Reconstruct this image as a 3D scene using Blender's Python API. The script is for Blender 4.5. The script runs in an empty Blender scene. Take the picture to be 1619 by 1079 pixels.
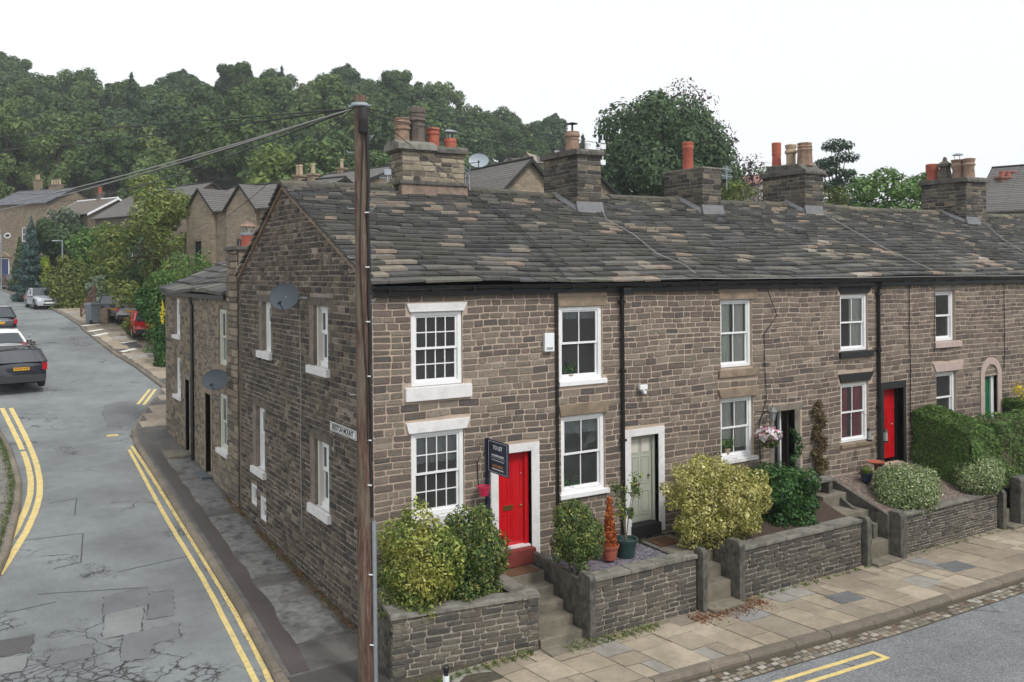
import bpy, bmesh, math, random
import numpy as np
from math import sin, cos, pi, radians, sqrt, atan2, floor
from mathutils import Vector, Matrix
C = bpy.context.scene.collection
RND = random.Random(7)

# ---------------------------------------------------------------- camera, sky, sun, exposure
FPX, CX, CY0 = 1419.0, 809.5, 430.95
YAW, ROLL = radians(58.6), math.atan(26/3192)
CR = np.array([sin(YAW), -cos(YAW), 0]); CF = np.array([cos(YAW), sin(YAW), 0]); CU = np.array([0, 0, 1.])
CAM = np.array([-6.627, -15.977, 5.75])
cd = bpy.data.cameras.new('camera'); co = bpy.data.objects.new('camera', cd); C.objects.link(co)
cd.sensor_width = 36; cd.lens = 36*FPX/1619; cd.clip_start = .1; cd.clip_end = 3000
cd.shift_x = 0; cd.shift_y = -(539.5-CY0)/1619
cr, sr = cos(ROLL), sin(ROLL)
camR = CR*cr + CU*(-sr) ; camU = CU*cr + CR*sr
m = Matrix(((camR[0], camU[0], -CF[0], CAM[0]), (camR[1], camU[1], -CF[1], CAM[1]), (camR[2], camU[2], -CF[2], CAM[2]), (0, 0, 0, 1)))
co.matrix_world = m
bpy.context.scene.camera = co
SUN_EL, SUN_AZ = 50, 172      # sun azimuth measured clockwise from +Y
w = bpy.data.worlds.new('World'); bpy.context.scene.world = w; w.use_nodes = True
nt = w.node_tree; nt.nodes.clear()
sky = nt.nodes.new('ShaderNodeTexSky'); sky.sky_type = 'NISHITA'; sky.sun_disc = False
sky.sun_elevation = radians(SUN_EL); sky.sun_rotation = radians(SUN_AZ); sky.air_density = 1.0; sky.dust_density = 4.0
hs = nt.nodes.new('ShaderNodeHueSaturation'); hs.inputs['Saturation'].default_value = .22
mx = nt.nodes.new('ShaderNodeMix'); mx.data_type = 'RGBA'; mx.inputs[0].default_value = .6; mx.inputs[7].default_value = (10.9, 11.2, 11.5, 1)
bg = nt.nodes.new('ShaderNodeBackground'); bg.inputs[1].default_value = .097
ow = nt.nodes.new('ShaderNodeOutputWorld')
nt.links.new(sky.outputs[0], hs.inputs['Color']); nt.links.new(hs.outputs[0], mx.inputs[6]); nt.links.new(mx.outputs[2], bg.inputs[0]); nt.links.new(bg.outputs[0], ow.inputs[0])
sl = bpy.data.lights.new('sun', 'SUN'); sl.energy = 1.5; sl.angle = radians(11); sl.color = (1, .97, .93)
so = bpy.data.objects.new('sun', sl); C.objects.link(so)
az = radians(SUN_AZ); sd = Vector((sin(az)*cos(radians(SUN_EL)), cos(az)*cos(radians(SUN_EL)), sin(radians(SUN_EL))))
so.rotation_euler = sd.to_track_quat('Z', 'Y').to_euler()
vs = bpy.context.scene.view_settings; vs.view_transform = 'Standard'; vs.look = 'None'; vs.gamma = 1; vs.exposure = 0.45

# ---------------------------------------------------------------- survey helpers (real points in the place)
def ray(u, v):
    dx = u-CX; dy = -(v-CY0)
    a = dx*cr + dy*sr; b = -dx*sr + dy*cr
    return CR*a/FPX + CU*b/FPX + CF
def onY(u, v, y=0.):
    d = ray(u, v); return Vector(CAM + d*((y-CAM[1])/d[1]))
def onX(u, v, x=0.):
    d = ray(u, v); return Vector(CAM + d*((x-CAM[0])/d[0]))
def onZ(u, v, z=0.):
    d = ray(u, v); return Vector(CAM + d*((z-CAM[2])/d[2]))
def onD(u, v, D): return Vector(CAM + ray(u, v)*D)
_sy = [-60, 0, 20, 33, 47, 64, 96, 140, 400]; _sz = [-1.42, -1.42, -.28, 1.1, 2.7, 3.3, 4.2, 6, 20]
def S(y): return float(np.interp(y, _sy, _sz))
def sm(t): t = max(0., min(1., t)); return t*t*(3-2*t)
def RZ(x, y):      # road surface
    return S(y) - .11 + (.11*sm((x+2)/4) if y < 3 else 0)
def PZ(x, y): return RZ(x, y) + .12
def onG(u, v, off=0.):
    d = ray(u, v); t = 8.
    while t < 300:
        p = CAM + d*t
        if p[2] <= RZ(p[0], p[1])+off: break
        t += .04
    return Vector(p)

# ---------------------------------------------------------------- object helpers
def tag(o, label=None, cat=None, group=None, kind=None):
    if label: o['label'] = label
    if cat: o['category'] = cat
    if group: o['group'] = group
    if kind: o['kind'] = kind
    return o
def thing(name, label, cat, loc=(0, 0, 0), rz=0., group=None):
    o = bpy.data.objects.new(name, None); C.objects.link(o); o.empty_display_size = .3
    o.location = loc; o.rotation_euler = (0, 0, rz)
    return tag(o, label, cat, group)
class MB:
    def __init__(s): s.v = []; s.f = []; s.m = []
    def add(s, vs, fs, mi=0):
        n = len(s.v); s.v += [tuple(p) for p in vs]
        for f in fs: s.f.append(tuple(i+n for i in f)); s.m.append(mi)
    def box(s, x0, x1, y0, y1, z0, z1, mi=0):
        s.hexa([(x0,y0,z0),(x1,y0,z0),(x1,y1,z0),(x0,y1,z0),(x0,y0,z1),(x1,y0,z1),(x1,y1,z1),(x0,y1,z1)], mi)
    def hexa(s, p, mi=0):
        s.add(p, [(0,3,2,1),(4,5,6,7),(0,1,5,4),(1,2,6,5),(2,3,7,6),(3,0,4,7)], mi)
    def quad(s, a, b, c, d, mi=0): s.add([a,b,c,d], [(0,1,2,3)], mi)
    def prism(s, poly, ax, a0, a1, mi=0):   # poly: list of 2D points, extruded along axis ax
        def P(q, a): return (a,q[0],q[1]) if ax == 'x' else (q[0],a,q[1]) if ax == 'y' else (q[0],q[1],a)
        n = len(poly); vs = [P(q,a0) for q in poly]+[P(q,a1) for q in poly]
        fs = [tuple(range(n))[::-1], tuple(range(n,2*n))]+[(i,(i+1)%n,(i+1)%n+n,i+n) for i in range(n)]
        s.add(vs, fs, mi)
    def tube(s, pts, r, n=8, mi=0, cap=True):
        pts = [Vector(p) for p in pts]; rs = r if isinstance(r, (list, tuple)) else [r]*len(pts)
        vs = []; fs = []
        up = None
        for i, p in enumerate(pts):
            d = (pts[min(i+1,len(pts)-1)]-pts[max(i-1,0)]).normalized()
            if up is None:
                up = d.orthogonal().normalized()
            a = (up - d*up.dot(d));  a = a.normalized() if a.length > 1e-6 else d.orthogonal().normalized(); up = a; b = d.cross(a)
            for k in range(n):
                t = 2*pi*k/n; vs.append(p+(a*cos(t)+b*sin(t))*rs[i])
        for i in range(len(pts)-1):
            for k in range(n): fs.append((i*n+k, i*n+(k+1)%n, (i+1)*n+(k+1)%n, (i+1)*n+k))
        if cap: fs.append(tuple(range(n))[::-1]); fs.append(tuple(range((len(pts)-1)*n, len(pts)*n)))
        s.add(vs, fs, mi)
    def lathe(s, c, prof, n=16, mi=0, sq=None):   # prof: list of (r,z)
        vs = []; fs = []
        for r, z in prof:
            for k in range(n):
                t = 2*pi*(k+.5)/n; vs.append((c[0]+r*cos(t), c[1]+r*sin(t), c[2]+z))
        for i in range(len(prof)-1):
            for k in range(n): fs.append((i*n+k, i*n+(k+1)%n, (i+1)*n+(k+1)%n, (i+1)*n+k))
        fs.append(tuple(range(n))[::-1]); fs.append(tuple(range((len(prof)-1)*n, len(prof)*n)))
        s.add(vs, fs, mi)
    def ball(s, c, r, n=10, mi=0):
        k = n//2; s.lathe(c, [(max(1e-3, r*sin(pi*i/k)), -r*cos(pi*i/k)) for i in range(k+1)], n, mi)
    def build(s, name, mats, parent=None, smooth=False, bevel=0, recalc=True):
        me = bpy.data.meshes.new(name); me.from_pydata(s.v, [], s.f)
        mats = mats if isinstance(mats, (list, tuple)) else [mats]
        for q in mats: me.materials.append(q)
        if len(mats) > 1: me.polygons.foreach_set('material_index', s.m)
        if recalc or bevel:
            b = bmesh.new(); b.from_mesh(me)
            if recalc: bmesh.ops.recalc_face_normals(b, faces=b.faces)
            if bevel: bmesh.ops.bevel(b, geom=[e for e in b.edges if e.is_manifold and e.calc_face_angle(0) > .5], offset=bevel, segments=2, profile=.7, affect='EDGES', clamp_overlap=True)
            b.to_mesh(me); b.free()
        if smooth:
            me.polygons.foreach_set('use_smooth', [True]*len(me.polygons))
            if smooth != 'all': me.set_sharp_from_angle(angle=radians(38))
        me.update()
        o = bpy.data.objects.new(name, me); C.objects.link(o)
        if parent: o.parent = parent
        return o
class FM(MB):     # builder with a face frame: u along the wall, v up, d outwards
    def __init__(s, fr): super().__init__(); s.fr = fr
    def P(s, u, v, d): o, U, N = s.fr; return (o[0]+U[0]*u+N[0]*d, o[1]+U[1]*u+N[1]*d, o[2]+v)
    def bx(s, u0, u1, v0, v1, d0, d1, mi=0):
        s.hexa([s.P(u0,v0,d0), s.P(u1,v0,d0), s.P(u1,v0,d1), s.P(u0,v0,d1), s.P(u0,v1,d0), s.P(u1,v1,d0), s.P(u1,v1,d1), s.P(u0,v1,d1)], mi)
    def tz(s, u0, u1, v0, U0, U1, v1, d0, d1, mi=0):   # trapezoid
        s.hexa([s.P(u0,v0,d0), s.P(u1,v0,d0), s.P(u1,v0,d1), s.P(u0,v0,d1), s.P(U0,v1,d0), s.P(U1,v1,d0), s.P(U1,v1,d1), s.P(U0,v1,d1)], mi)
FR = ((0,0,0), (1,0,0), (0,-1,0))      # front of the terrace
GA = ((0,0,0), (0,1,0), (-1,0,0))      # gable, u = y
def structure(o): o['kind'] = 'structure'; return o

# ---------------------------------------------------------------- materials
def lin(c):
    return tuple(((x/255)/12.92 if x/255 <= .04045 else ((x/255+.055)/1.055)**2.4) for x in c)+(1,)
def base_mat(name):
    mt = bpy.data.materials.new(name); mt.use_nodes = True; n = mt.node_tree
    return mt, n, n.nodes['Principled BSDF'], n.nodes.new('ShaderNodeTexCoord')
def noise(n, tc, scale, detail=4, rough=.55, stretch=None, out='Fac'):
    t = n.nodes.new('ShaderNodeTexNoise'); t.inputs['Scale'].default_value = scale; t.inputs['Detail'].default_value = detail; t.inputs['Roughness'].default_value = rough
    src = tc.outputs['Object']
    if stretch:
        mp = n.nodes.new('ShaderNodeMapping'); mp.inputs['Scale'].default_value = stretch; n.links.new(src, mp.inputs[0]); src = mp.outputs[0]
    n.links.new(src, t.inputs['Vector']); return t.outputs[out]
def ramp(n, fac, stops, interp='LINEAR'):
    r = n.nodes.new('ShaderNodeValToRGB'); r.color_ramp.interpolation = interp
    el = r.color_ramp.elements
    while len(el) < len(stops): el.new(.5)
    for e, (p, c) in zip(el, stops): e.position = p; e.color = c if len(c) == 4 else lin(c)
    n.links.new(fac, r.inputs[0]); return r.outputs[0]
def mixc(n, fac, a, b, mode='MIX'):
    k = n.nodes.new('ShaderNodeMix'); k.data_type = 'RGBA'; k.blend_type = mode; k.clamp_factor = True
    for s, q in ((0, fac), (6, a), (7, b)):
        if isinstance(q, (int, float)): k.inputs[s].default_value = q
        elif isinstance(q, tuple): k.inputs[s].default_value = q
        else: n.links.new(q, k.inputs[s])
    return k.outputs[2]
def bump(n, bs, h, strength=.4, dist=.02):
    b = n.nodes.new('ShaderNodeBump'); b.inputs['Strength'].default_value = strength; b.inputs['Distance'].default_value = dist
    n.links.new(h, b.inputs['Height']); n.links.new(b.outputs[0], bs.inputs['Normal'])
def G3(v): return (v, v, v, 1)
def M(name, col, rough=.7, var=.0, nscale=4., bmp=0., bscale=40., metal=0., spec=.5, bdist=.01, coat=0., stretch=None, dirt=None):
    mt, n, bs, tc = base_mat(name)
    c = lin(col) if len(col) == 3 else col
    if var:
        f = noise(n, tc, nscale, 6, .6, stretch)
        cc = ramp(n, f, [(.3, G3(1-var)), (.7, G3(1+var))])
        out = mixc(n, 1., c, cc, 'MULTIPLY')
        if dirt:
            f2 = noise(n, tc, nscale*.4, 5, .65)
            out = mixc(n, ramp(n, f2, [(.5, G3(0)), (.68, G3(dirt[1]))]), out, lin(dirt[0]))
        n.links.new(out, bs.inputs['Base Color'])
    else: bs.inputs['Base Color'].default_value = c
    bs.inputs['Roughness'].default_value = rough; bs.inputs['Metallic'].default_value = metal
    bs.inputs['Specular IOR Level'].default_value = spec; bs.inputs['Coat Weight'].default_value = coat
    if bmp: bump(n, bs, noise(n, tc, bscale, 5, .65), bmp, bdist)
    return mt
def MI(name, stops, rough=.85, fine=0., nv=.35, nscale=14., bmp=.5, bscale=30., bdist=.02, lichen=None, big=None, island='CONSTANT', spec=.35, stretch=None):
    """each loose piece of the mesh (stone, slate, flag) takes its own tone"""
    mt, n, bs, tc = base_mat(name)
    g = n.nodes.new('ShaderNodeNewGeometry')
    c = ramp(n, g.outputs['Random Per Island'], stops, island)
    f = noise(n, tc, nscale, 8, .7, stretch)
    c = mixc(n, 1., c, ramp(n, f, [(.28, G3(1-nv)), (.72, G3(1+nv))]), 'MULTIPLY')
    if fine: c = mixc(n, 1., c, ramp(n, noise(n, tc, 48, 5, .8), [(.33, G3(1-fine)), (.68, G3(1+fine))]), 'MULTIPLY')
    if big:      # broad weathering of the stone: (scale, colour, amount)
        f3 = noise(n, tc, big[0], 5, .6)
        c = mixc(n, ramp(n, f3, [(.42, G3(0)), (.66, G3(big[2]))]), c, lin(big[1]))
    if lichen:   # (scale, colour, threshold)
        f2 = noise(n, tc, lichen[0], 6, .75)
        c = mixc(n, ramp(n, f2, [(lichen[2], G3(0)), (lichen[2]+.06, G3(.85))]), c, lin(lichen[1]))
    n.links.new(c, bs.inputs['Base Color']); bs.inputs['Roughness'].default_value = rough; bs.inputs['Specular IOR Level'].default_value = spec
    bump(n, bs, noise(n, tc, bscale, 8, .7), bmp, bdist)
    return mt
def MBRICK(name, c1, c2, mort, w=.4, h=.14, ms=.012, rough=.9, nv=.25, slope=1.):
    mt, n, bs, tc = base_mat(name)
    sp = n.nodes.new('ShaderNodeSeparateXYZ'); n.links.new(tc.outputs['Object'], sp.inputs[0])
    ad = n.nodes.new('ShaderNodeMath'); ad.operation = 'ADD'; n.links.new(sp.outputs[0], ad.inputs[0]); n.links.new(sp.outputs[1], ad.inputs[1])
    ml = n.nodes.new('ShaderNodeMath'); ml.operation = 'MULTIPLY'; ml.inputs[1].default_value = slope; n.links.new(sp.outputs[2], ml.inputs[0])
    cb = n.nodes.new('ShaderNodeCombineXYZ'); n.links.new(ad.outputs[0] if slope == 1. else sp.outputs[0], cb.inputs[0]); n.links.new(ml.outputs[0], cb.inputs[1])
    br = n.nodes.new('ShaderNodeTexBrick'); br.inputs['Scale'].default_value = 1
    for k, q in (('Color1', lin(c1)), ('Color2', lin(c2)), ('Mortar', lin(mort)), ('Mortar Size', ms), ('Brick Width', w), ('Row Height', h), ('Bias', 0.)): br.inputs[k].default_value = q
    nz = noise(n, tc, 6, 3, .5, None, 'Color')
    vm = n.nodes.new('ShaderNodeVectorMath'); vm.operation = 'MULTIPLY_ADD'; vm.inputs[1].default_value = (.03,.03,0); n.links.new(nz, vm.inputs[0]); n.links.new(cb.outputs[0], vm.inputs[2])
    n.links.new(vm.outputs[0], br.inputs['Vector'])
    f = noise(n, tc, 3, 8, .7)
    c = mixc(n, 1., br.outputs['Color'], ramp(n, f, [(.3, G3(1-nv)), (.7, G3(1+nv))]), 'MULTIPLY')
    n.links.new(c, bs.inputs['Base Color']); bs.inputs['Roughness'].default_value = rough
    b = n.nodes.new('ShaderNodeBump'); b.inputs['Strength'].default_value = .5; b.inputs['Distance'].default_value = .02; b.invert = True
    n.links.new(br.outputs['Fac'], b.inputs['Height']); n.links.new(b.outputs[0], bs.inputs['Normal'])
    return mt
def MLEAF(name, stops, rough=.55, trans=.3, spec=.3, nz=None, tint=None):
    mt, n, bs, tc = base_mat(name)
    g = n.nodes.new('ShaderNodeNewGeometry')
    c = ramp(n, g.outputs['Random Per Island'], stops, 'LINEAR')
    if nz: c = mixc(n, ramp(n, noise(n, tc, nz[0], 3, .5), [(.45, G3(0)), (.62, G3(nz[2]))]), c, lin(nz[1]))
    if tint:
        oi = n.nodes.new('ShaderNodeObjectInfo'); c = mixc(n, 1., c, ramp(n, oi.outputs['Random'], tint), 'MULTIPLY')
    n.links.new(c, bs.inputs['Base Color']); bs.inputs['Roughness'].default_value = rough; bs.inputs['Specular IOR Level'].default_value = spec
    tr = n.nodes.new('ShaderNodeBsdfTranslucent'); n.links.new(c, tr.inputs[0])
    ms = n.nodes.new('ShaderNodeMixShader'); ms.inputs[0].default_value = trans
    n.links.new(bs.outputs[0], ms.inputs[1]); n.links.new(tr.outputs[0], ms.inputs[2]); n.links.new(ms.outputs[0], n.nodes['Material Output'].inputs[0])
    return mt
def MGLASS(name, tint=(.88,.92,.93), refl=1.0):
    mt = bpy.data.materials.new(name); mt.use_nodes = True; n = mt.node_tree; n.nodes.clear()
    o = n.nodes.new('ShaderNodeOutputMaterial'); gl = n.nodes.new('ShaderNodeBsdfGlossy'); gl.inputs['Roughness'].default_value = .03; gl.inputs[0].default_value = (.9*refl,.95*refl,1*refl,1)
    tp = n.nodes.new('ShaderNodeBsdfTransparent'); tp.inputs[0].default_value = tint+(1,)
    fr = n.nodes.new('ShaderNodeFresnel'); fr.inputs[0].default_value = 1.62
    mx = n.nodes.new('ShaderNodeMixShader')
    tc = n.nodes.new('ShaderNodeTexCoord'); nz = n.nodes.new('ShaderNodeTexNoise'); nz.inputs['Scale'].default_value = 1.7; n.links.new(tc.outputs['Object'], nz.inputs['Vector'])
    b = n.nodes.new('ShaderNodeBump'); b.inputs['Strength'].default_value = .12; b.inputs['Distance'].default_value = .05; n.links.new(nz.outputs['Fac'], b.inputs['Height']); n.links.new(b.outputs[0], gl.inputs['Normal'])
    n.links.new(fr.outputs[0], mx.inputs[0]); n.links.new(tp.outputs[0], mx.inputs[1]); n.links.new(gl.outputs[0], mx.inputs[2]); df = n.nodes.new('ShaderNodeBsdfDiffuse'); df.inputs[0].default_value = (.6,.62,.62,1); m3 = n.nodes.new('ShaderNodeMixShader'); m3.inputs[0].default_value = .055; n.links.new(mx.outputs[0], m3.inputs[1]); n.links.new(df.outputs[0], m3.inputs[2]); n.links.new(m3.outputs[0], o.inputs[0])
    return mt
MT = {}
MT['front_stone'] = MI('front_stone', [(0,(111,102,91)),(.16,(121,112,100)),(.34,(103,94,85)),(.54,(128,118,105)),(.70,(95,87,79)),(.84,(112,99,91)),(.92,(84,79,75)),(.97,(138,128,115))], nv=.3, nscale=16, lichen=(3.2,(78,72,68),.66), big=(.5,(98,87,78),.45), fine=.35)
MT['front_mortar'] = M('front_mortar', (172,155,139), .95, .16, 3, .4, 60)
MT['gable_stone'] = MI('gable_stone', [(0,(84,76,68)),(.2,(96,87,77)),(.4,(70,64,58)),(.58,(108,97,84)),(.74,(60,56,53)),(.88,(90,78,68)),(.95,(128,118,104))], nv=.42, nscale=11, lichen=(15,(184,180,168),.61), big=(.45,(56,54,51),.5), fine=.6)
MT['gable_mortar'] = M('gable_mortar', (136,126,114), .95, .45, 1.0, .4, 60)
MT['wall_stone'] = MI('wall_stone', [(0,(88,84,76)),(.25,(102,97,87)),(.5,(76,74,69)),(.7,(94,88,78)),(.9,(64,63,60)),(.96,(112,106,94))], nv=.35, nscale=12, lichen=(5,(150,149,138),.68), big=(.6,(60,59,57),.55), fine=.4)
MT['wall_mortar'] = M('wall_mortar', (156,149,136), .95, .3, 3, .4, 60)
MT['chimney_stone'] = MI('chimney_stone', [(0,(132,123,105)),(.3,(112,104,90)),(.5,(148,139,120)),(.74,(96,89,79)),(.93,(70,66,61))], nv=.35, nscale=9, lichen=(4,(78,73,64),.63), fine=.4)
MT['chimney_stone_dark'] = MI('chimney_stone_dark', [(0,(84,80,74)),(.3,(70,67,63)),(.5,(100,93,82)),(.72,(58,56,54)),(.9,(120,110,95))], nv=.4, nscale=9, lichen=(4,(150,148,138),.68), fine=.4)
MT['slate'] = MI('slate', [(0,(62,61,60)),(.2,(73,72,71)),(.38,(51,51,52)),(.53,(81,79,77)),(.66,(65,64,63)),(.84,(98,95,90)),(.93,(76,77,80))], rough=.75, nv=.3, nscale=7, lichen=(10,(136,134,120),.66), big=(.5,(74,76,58),.35), bmp=.5, spec=.4, fine=.3)
MT['slate_tan'] = MI('slate_weathered', [(0,(124,117,105)),(.3,(110,104,95)),(.55,(136,122,107)),(.78,(130,116,104)),(.92,(152,145,133))], rough=.8, nv=.3, nscale=7, lichen=(9,(90,88,80),.6), bmp=.45, fine=.3)
MT['ridge'] = MI('ridge', [(0,(92,88,76)),(.4,(76,74,66)),(.7,(106,100,84))], nv=.4, nscale=8, lichen=(3,(112,110,62),.58))
MT['dressed'] = M('dressed_stone', (134,119,100), .9, .28, 5, .4, 40, dirt=((90,80,68), .6))
MT['dressed_grey'] = M('dressed_grey', (118,112,101), .9, .3, 4, .45, 40, dirt=((70,68,63), .75))
MT['old_stone'] = M('old_stone', (92,89,82), .92, .45, 9, .7, 30, dirt=((50,50,48), .9))
MT['coping'] = M('coping_stone', (120,117,108), .92, .3, 6, .6, 35, dirt=((70,70,64), .8))
MT['step'] = M('step_stone', (118,112,98), .9, .25, 5, .4, 40, dirt=((82,78,68), .7))
MT['white'] = M('white_paint', (225,226,226), .45, .05, 6)
MT['white_dull'] = M('white_masonry_paint', (214,213,212), .6, .08, 7, .15, 30, dirt=((170,165,160), .4))
MT['cream'] = M('pale_green_frame', (196,200,186), .5, .06, 8)
MT['pink_stone'] = M('pinkish_paint', (178,160,152), .7, .12, 6, .2, 40)
MT['black'] = M('black_paint', (24,25,27), .35, .15, 8)
MT['black_matt'] = M('black_matt', (30,30,31), .7, .2, 12, .2)
MT['red_door'] = M('red_gloss', (188,20,30), .22, .04, 3, coat=.3)
MT['red_step'] = M('red_step_paint', (120,52,46), .6, .2, 8, .3)
MT['sage'] = M('sage_green_paint', (164,168,154), .35, .04, 3)
MT['green_door'] = M('green_paint', (24,104,66), .3, .05, 3)
MT['blue_door'] = M('blue_paint', (40,52,100), .35, .05, 3)
MT['glass'] = MGLASS('window_glass')
MT['room'] = M('room_plaster', (196,192,182), .9)
MT['curtain'] = M('net_curtain', (222,220,208), .9, .12, 9, stretch=(6,6,.3))
MT['curtain_red'] = M('red_curtain', (196,72,88), .9, .25, 9, stretch=(8,8,.3))
MT['net_dark'] = M('net_dark', (104,110,114), .9, .15, 9)
MT['curtain_grey'] = M('grey_blind', (142,146,146), .8, .1, 9)
MT['brass'] = M('brass', (170,130,70), .35, metal=.9)
MT['chrome'] = M('chrome', (200,200,200), .15, metal=1)
MT['lead'] = M('lead_flashing', (104,105,106), .55, .2, 5, .2)
MT['terracotta'] = M('terracotta', (158,84,66), .8, .18, 9, .2, 40)
MT['buff'] = M('buff_clay', (140,116,98), .85, .25, 8, .3, 40, dirt=((90,76,64), .7))
MT['grey_pot'] = M('sooty_clay', (92,84,76), .85, .3, 8, .3, 40, dirt=((48,46,44), .8))
MT['cream_pot'] = M('cream_clay', (168,150,126), .8, .2, 8, .2, 40, dirt=((110,96,78), .5))
MT['dish'] = M('dish_grey', (66,74,82), .5, .06, 6)
MT['dish_pale'] = M('dish_pale', (150,160,168), .5, .06, 6)
MT['galv'] = M('galvanised', (160,168,174), .45, .1, 12, metal=.6)
MT['rust'] = M('rusty_iron', (84,60,48), .85, .3, 20, .3)
MT['plastic_white'] = M('white_plastic', (226,228,230), .35)
MT['cable'] = M('black_cable', (30,30,32), .6)
MT['cable_pale'] = M('pale_cable', (140,139,136), .6)
MT['navy'] = M('navy_board', (22,34,62), .4)
MT['pink'] = M('pink_plastic', (190,36,78), .4)
MT['soil'] = M('soil', (66,54,44), .95, .35, 12, .6, 30)
MT['doormat'] = M('coir_mat', (96,68,44), .98, .3, 30, .6, 120)
MT['green_pot'] = M('green_glazed_pot', (40,64,62), .4)
MT['yellow'] = M('yellow_line', (208,186,122), .8, .15, 9, .3, 60, dirt=((160,150,118), .6))
MT['white_line'] = M('white_line', (214,214,206), .8, .15, 9)
MT['flag'] = MI('flagstone', [(0,(158,146,128)),(.2,(148,137,121)),(.4,(168,156,138)),(.6,(140,131,117)),(.76,(156,144,127)),(.9,(150,147,140)),(.96,(136,136,134))], nv=.2, nscale=5, bmp=.35, big=(.9,(110,101,87),.5), lichen=(8,(100,94,82),.66), fine=.2)
MT['sett'] = MI('sett', [(0,(128,120,106)),(.3,(112,106,96)),(.55,(146,140,128)),(.8,(108,92,78)),(.93,(160,155,146))], nv=.25, nscale=12)
MT['kerb'] = MI('kerbstone', [(0,(124,115,102)),(.4,(112,104,93)),(.7,(130,120,106))], nv=.28, nscale=9, big=(1.2,(92,86,76),.55), fine=.25)
MT['grit'] = M('joint_grit', (74,68,56), .95, .35, 14, .5, 60)
MT['slate_chips'] = MI('slate_chips', [(0,(104,100,108)),(.35,(124,118,128)),(.65,(86,84,94)),(.85,(140,136,142))], nv=.2)
MT['pea_gravel'] = MI('pea_gravel', [(0,(138,122,112)),(.35,(158,142,130)),(.65,(116,104,98)),(.85,(176,164,154))], nv=.2)
MT['grass'] = MLEAF('grass_blades', [(0,(62,84,36)),(.5,(84,104,48)),(1,(120,124,66))])
MT['far_stone'] = MBRICK('far_sandstone', (136,124,104), (110,99,84), (122,108,90), .38, .14)
MT['far_stone_dark'] = MBRICK('far_gritstone', (122,112,98), (96,88,78), (104,94,80), .4, .15)
MT['modern_stone'] = MBRICK('modern_stone', (146,134,115), (124,113,98), (136,124,107), .4, .12)
MT['tile'] = MBRICK('concrete_tile', (108,105,101), (94,92,89), (52,50,48), 3., .13, .018, nv=.15, slope=1.01)
MT['tile_slate'] = MBRICK('blue_slate', (104,106,112), (86,88,94), (56,56,60), .35, .11, .01, slope=1.01)
MT['tile_stone'] = MI('far_stone_slate', [(0,(118,110,98)),(.3,(98,92,84)),(.6,(136,126,112)),(.85,(84,80,74))], nv=.3, nscale=6)
MT['render_grey'] = M('pebbledash', (140,136,130), .95, .12, 2, .8, 26, bdist=.05)
MT['render_pink'] = M('pink_render', (196,150,146), .9, .1, 2)
MT['brick_red'] = MBRICK('red_brick', (140,72,58), (112,60,50), (140,126,112), .22, .075)
def asphalt(name, c, wet=False, cracks=True, patchy=.2, spk=.35, near=False, sps=55):
    mt, n, bs, tc = base_mat(name)
    a = noise(n, tc, .35, 5, .6); b_ = noise(n, tc, sps, 3, .8); d_ = noise(n, tc, 2.3, 6, .65)
    col = mixc(n, 1., lin(c), ramp(n, a, [(.3, G3(1-patchy)), (.7, G3(1+patchy))]), 'MULTIPLY')
    col = mixc(n, 1., col, ramp(n, b_, [(.3, G3(1-spk)), (.72, G3(1+spk))]), 'MULTIPLY')
    col = mixc(n, 1., col, ramp(n, d_, [(.3, G3(.9)), (.7, G3(1.1))]), 'MULTIPLY')
    hgt = b_
    if cracks:
        nz = noise(n, tc, 2.2, 4, .6, None, 'Color')
        vm = n.nodes.new('ShaderNodeVectorMath'); vm.operation = 'MULTIPLY_ADD'; vm.inputs[1].default_value = (.55,.55,0); n.links.new(nz, vm.inputs[0]); n.links.new(tc.outputs['Object'], vm.inputs[2])
        outs = []
        for sc, th, msc, mth in ((1.05, .034, .33, cracks[0]), (4.6, .13, .42, cracks[1])):
            vo = n.nodes.new('ShaderNodeTexVoronoi'); vo.feature = 'DISTANCE_TO_EDGE'; vo.inputs['Scale'].default_value = sc; n.links.new(vm.outputs[0], vo.inputs['Vector'])
            cr_ = ramp(n, vo.outputs['Distance'], [(0, G3(1)), (th, G3(0))])
            mf = noise(n, tc, msc, 3, .6)
            if near:
                sp = n.nodes.new('ShaderNodeSeparateXYZ'); n.links.new(tc.outputs['Object'], sp.inputs[0]); g = []
                for o_, a_, b2 in ((1, 7., 0.), (0, -2.6, -4.)):
                    mr = n.nodes.new('ShaderNodeMapRange'); mr.inputs[1].default_value = a_; mr.inputs[2].default_value = b2; n.links.new(sp.outputs[o_], mr.inputs[0]); g.append(mr.outputs[0])
                m1 = n.nodes.new('ShaderNodeMath'); m1.operation = 'MULTIPLY'; n.links.new(g[0], m1.inputs[0]); n.links.new(g[1], m1.inputs[1])
                m2 = n.nodes.new('ShaderNodeMath'); m2.operation = 'MULTIPLY_ADD'; m2.inputs[1].default_value = .33; n.links.new(m1.outputs[0], m2.inputs[0]); n.links.new(mf, m2.inputs[2]); mf = m2.outputs[0]
            msk = ramp(n, mf, [(mth, G3(0)), (mth+.05, G3(1))])
            outs.append(mixc(n, 1., cr_, msk, 'MULTIPLY'))
        cr_ = mixc(n, 1., outs[0], outs[1], 'ADD')
        col = mixc(n, cr_, col, lin((44,44,44)))
    n.links.new(col, bs.inputs['Base Color']); bs.inputs['Roughness'].default_value = .5 if wet else .85
    bs.inputs['Specular IOR Level'].default_value = .4
    bump(n, bs, hgt, .35, .008); return mt
MT['asphalt'] = asphalt('asphalt_worn', (117,121,121), cracks=(.60, .61), near=True, patchy=.26)
MT['asphalt_front'] = asphalt('asphalt_coarse', (118,120,122), cracks=(.56, .75), spk=.65, sps=30)
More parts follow.
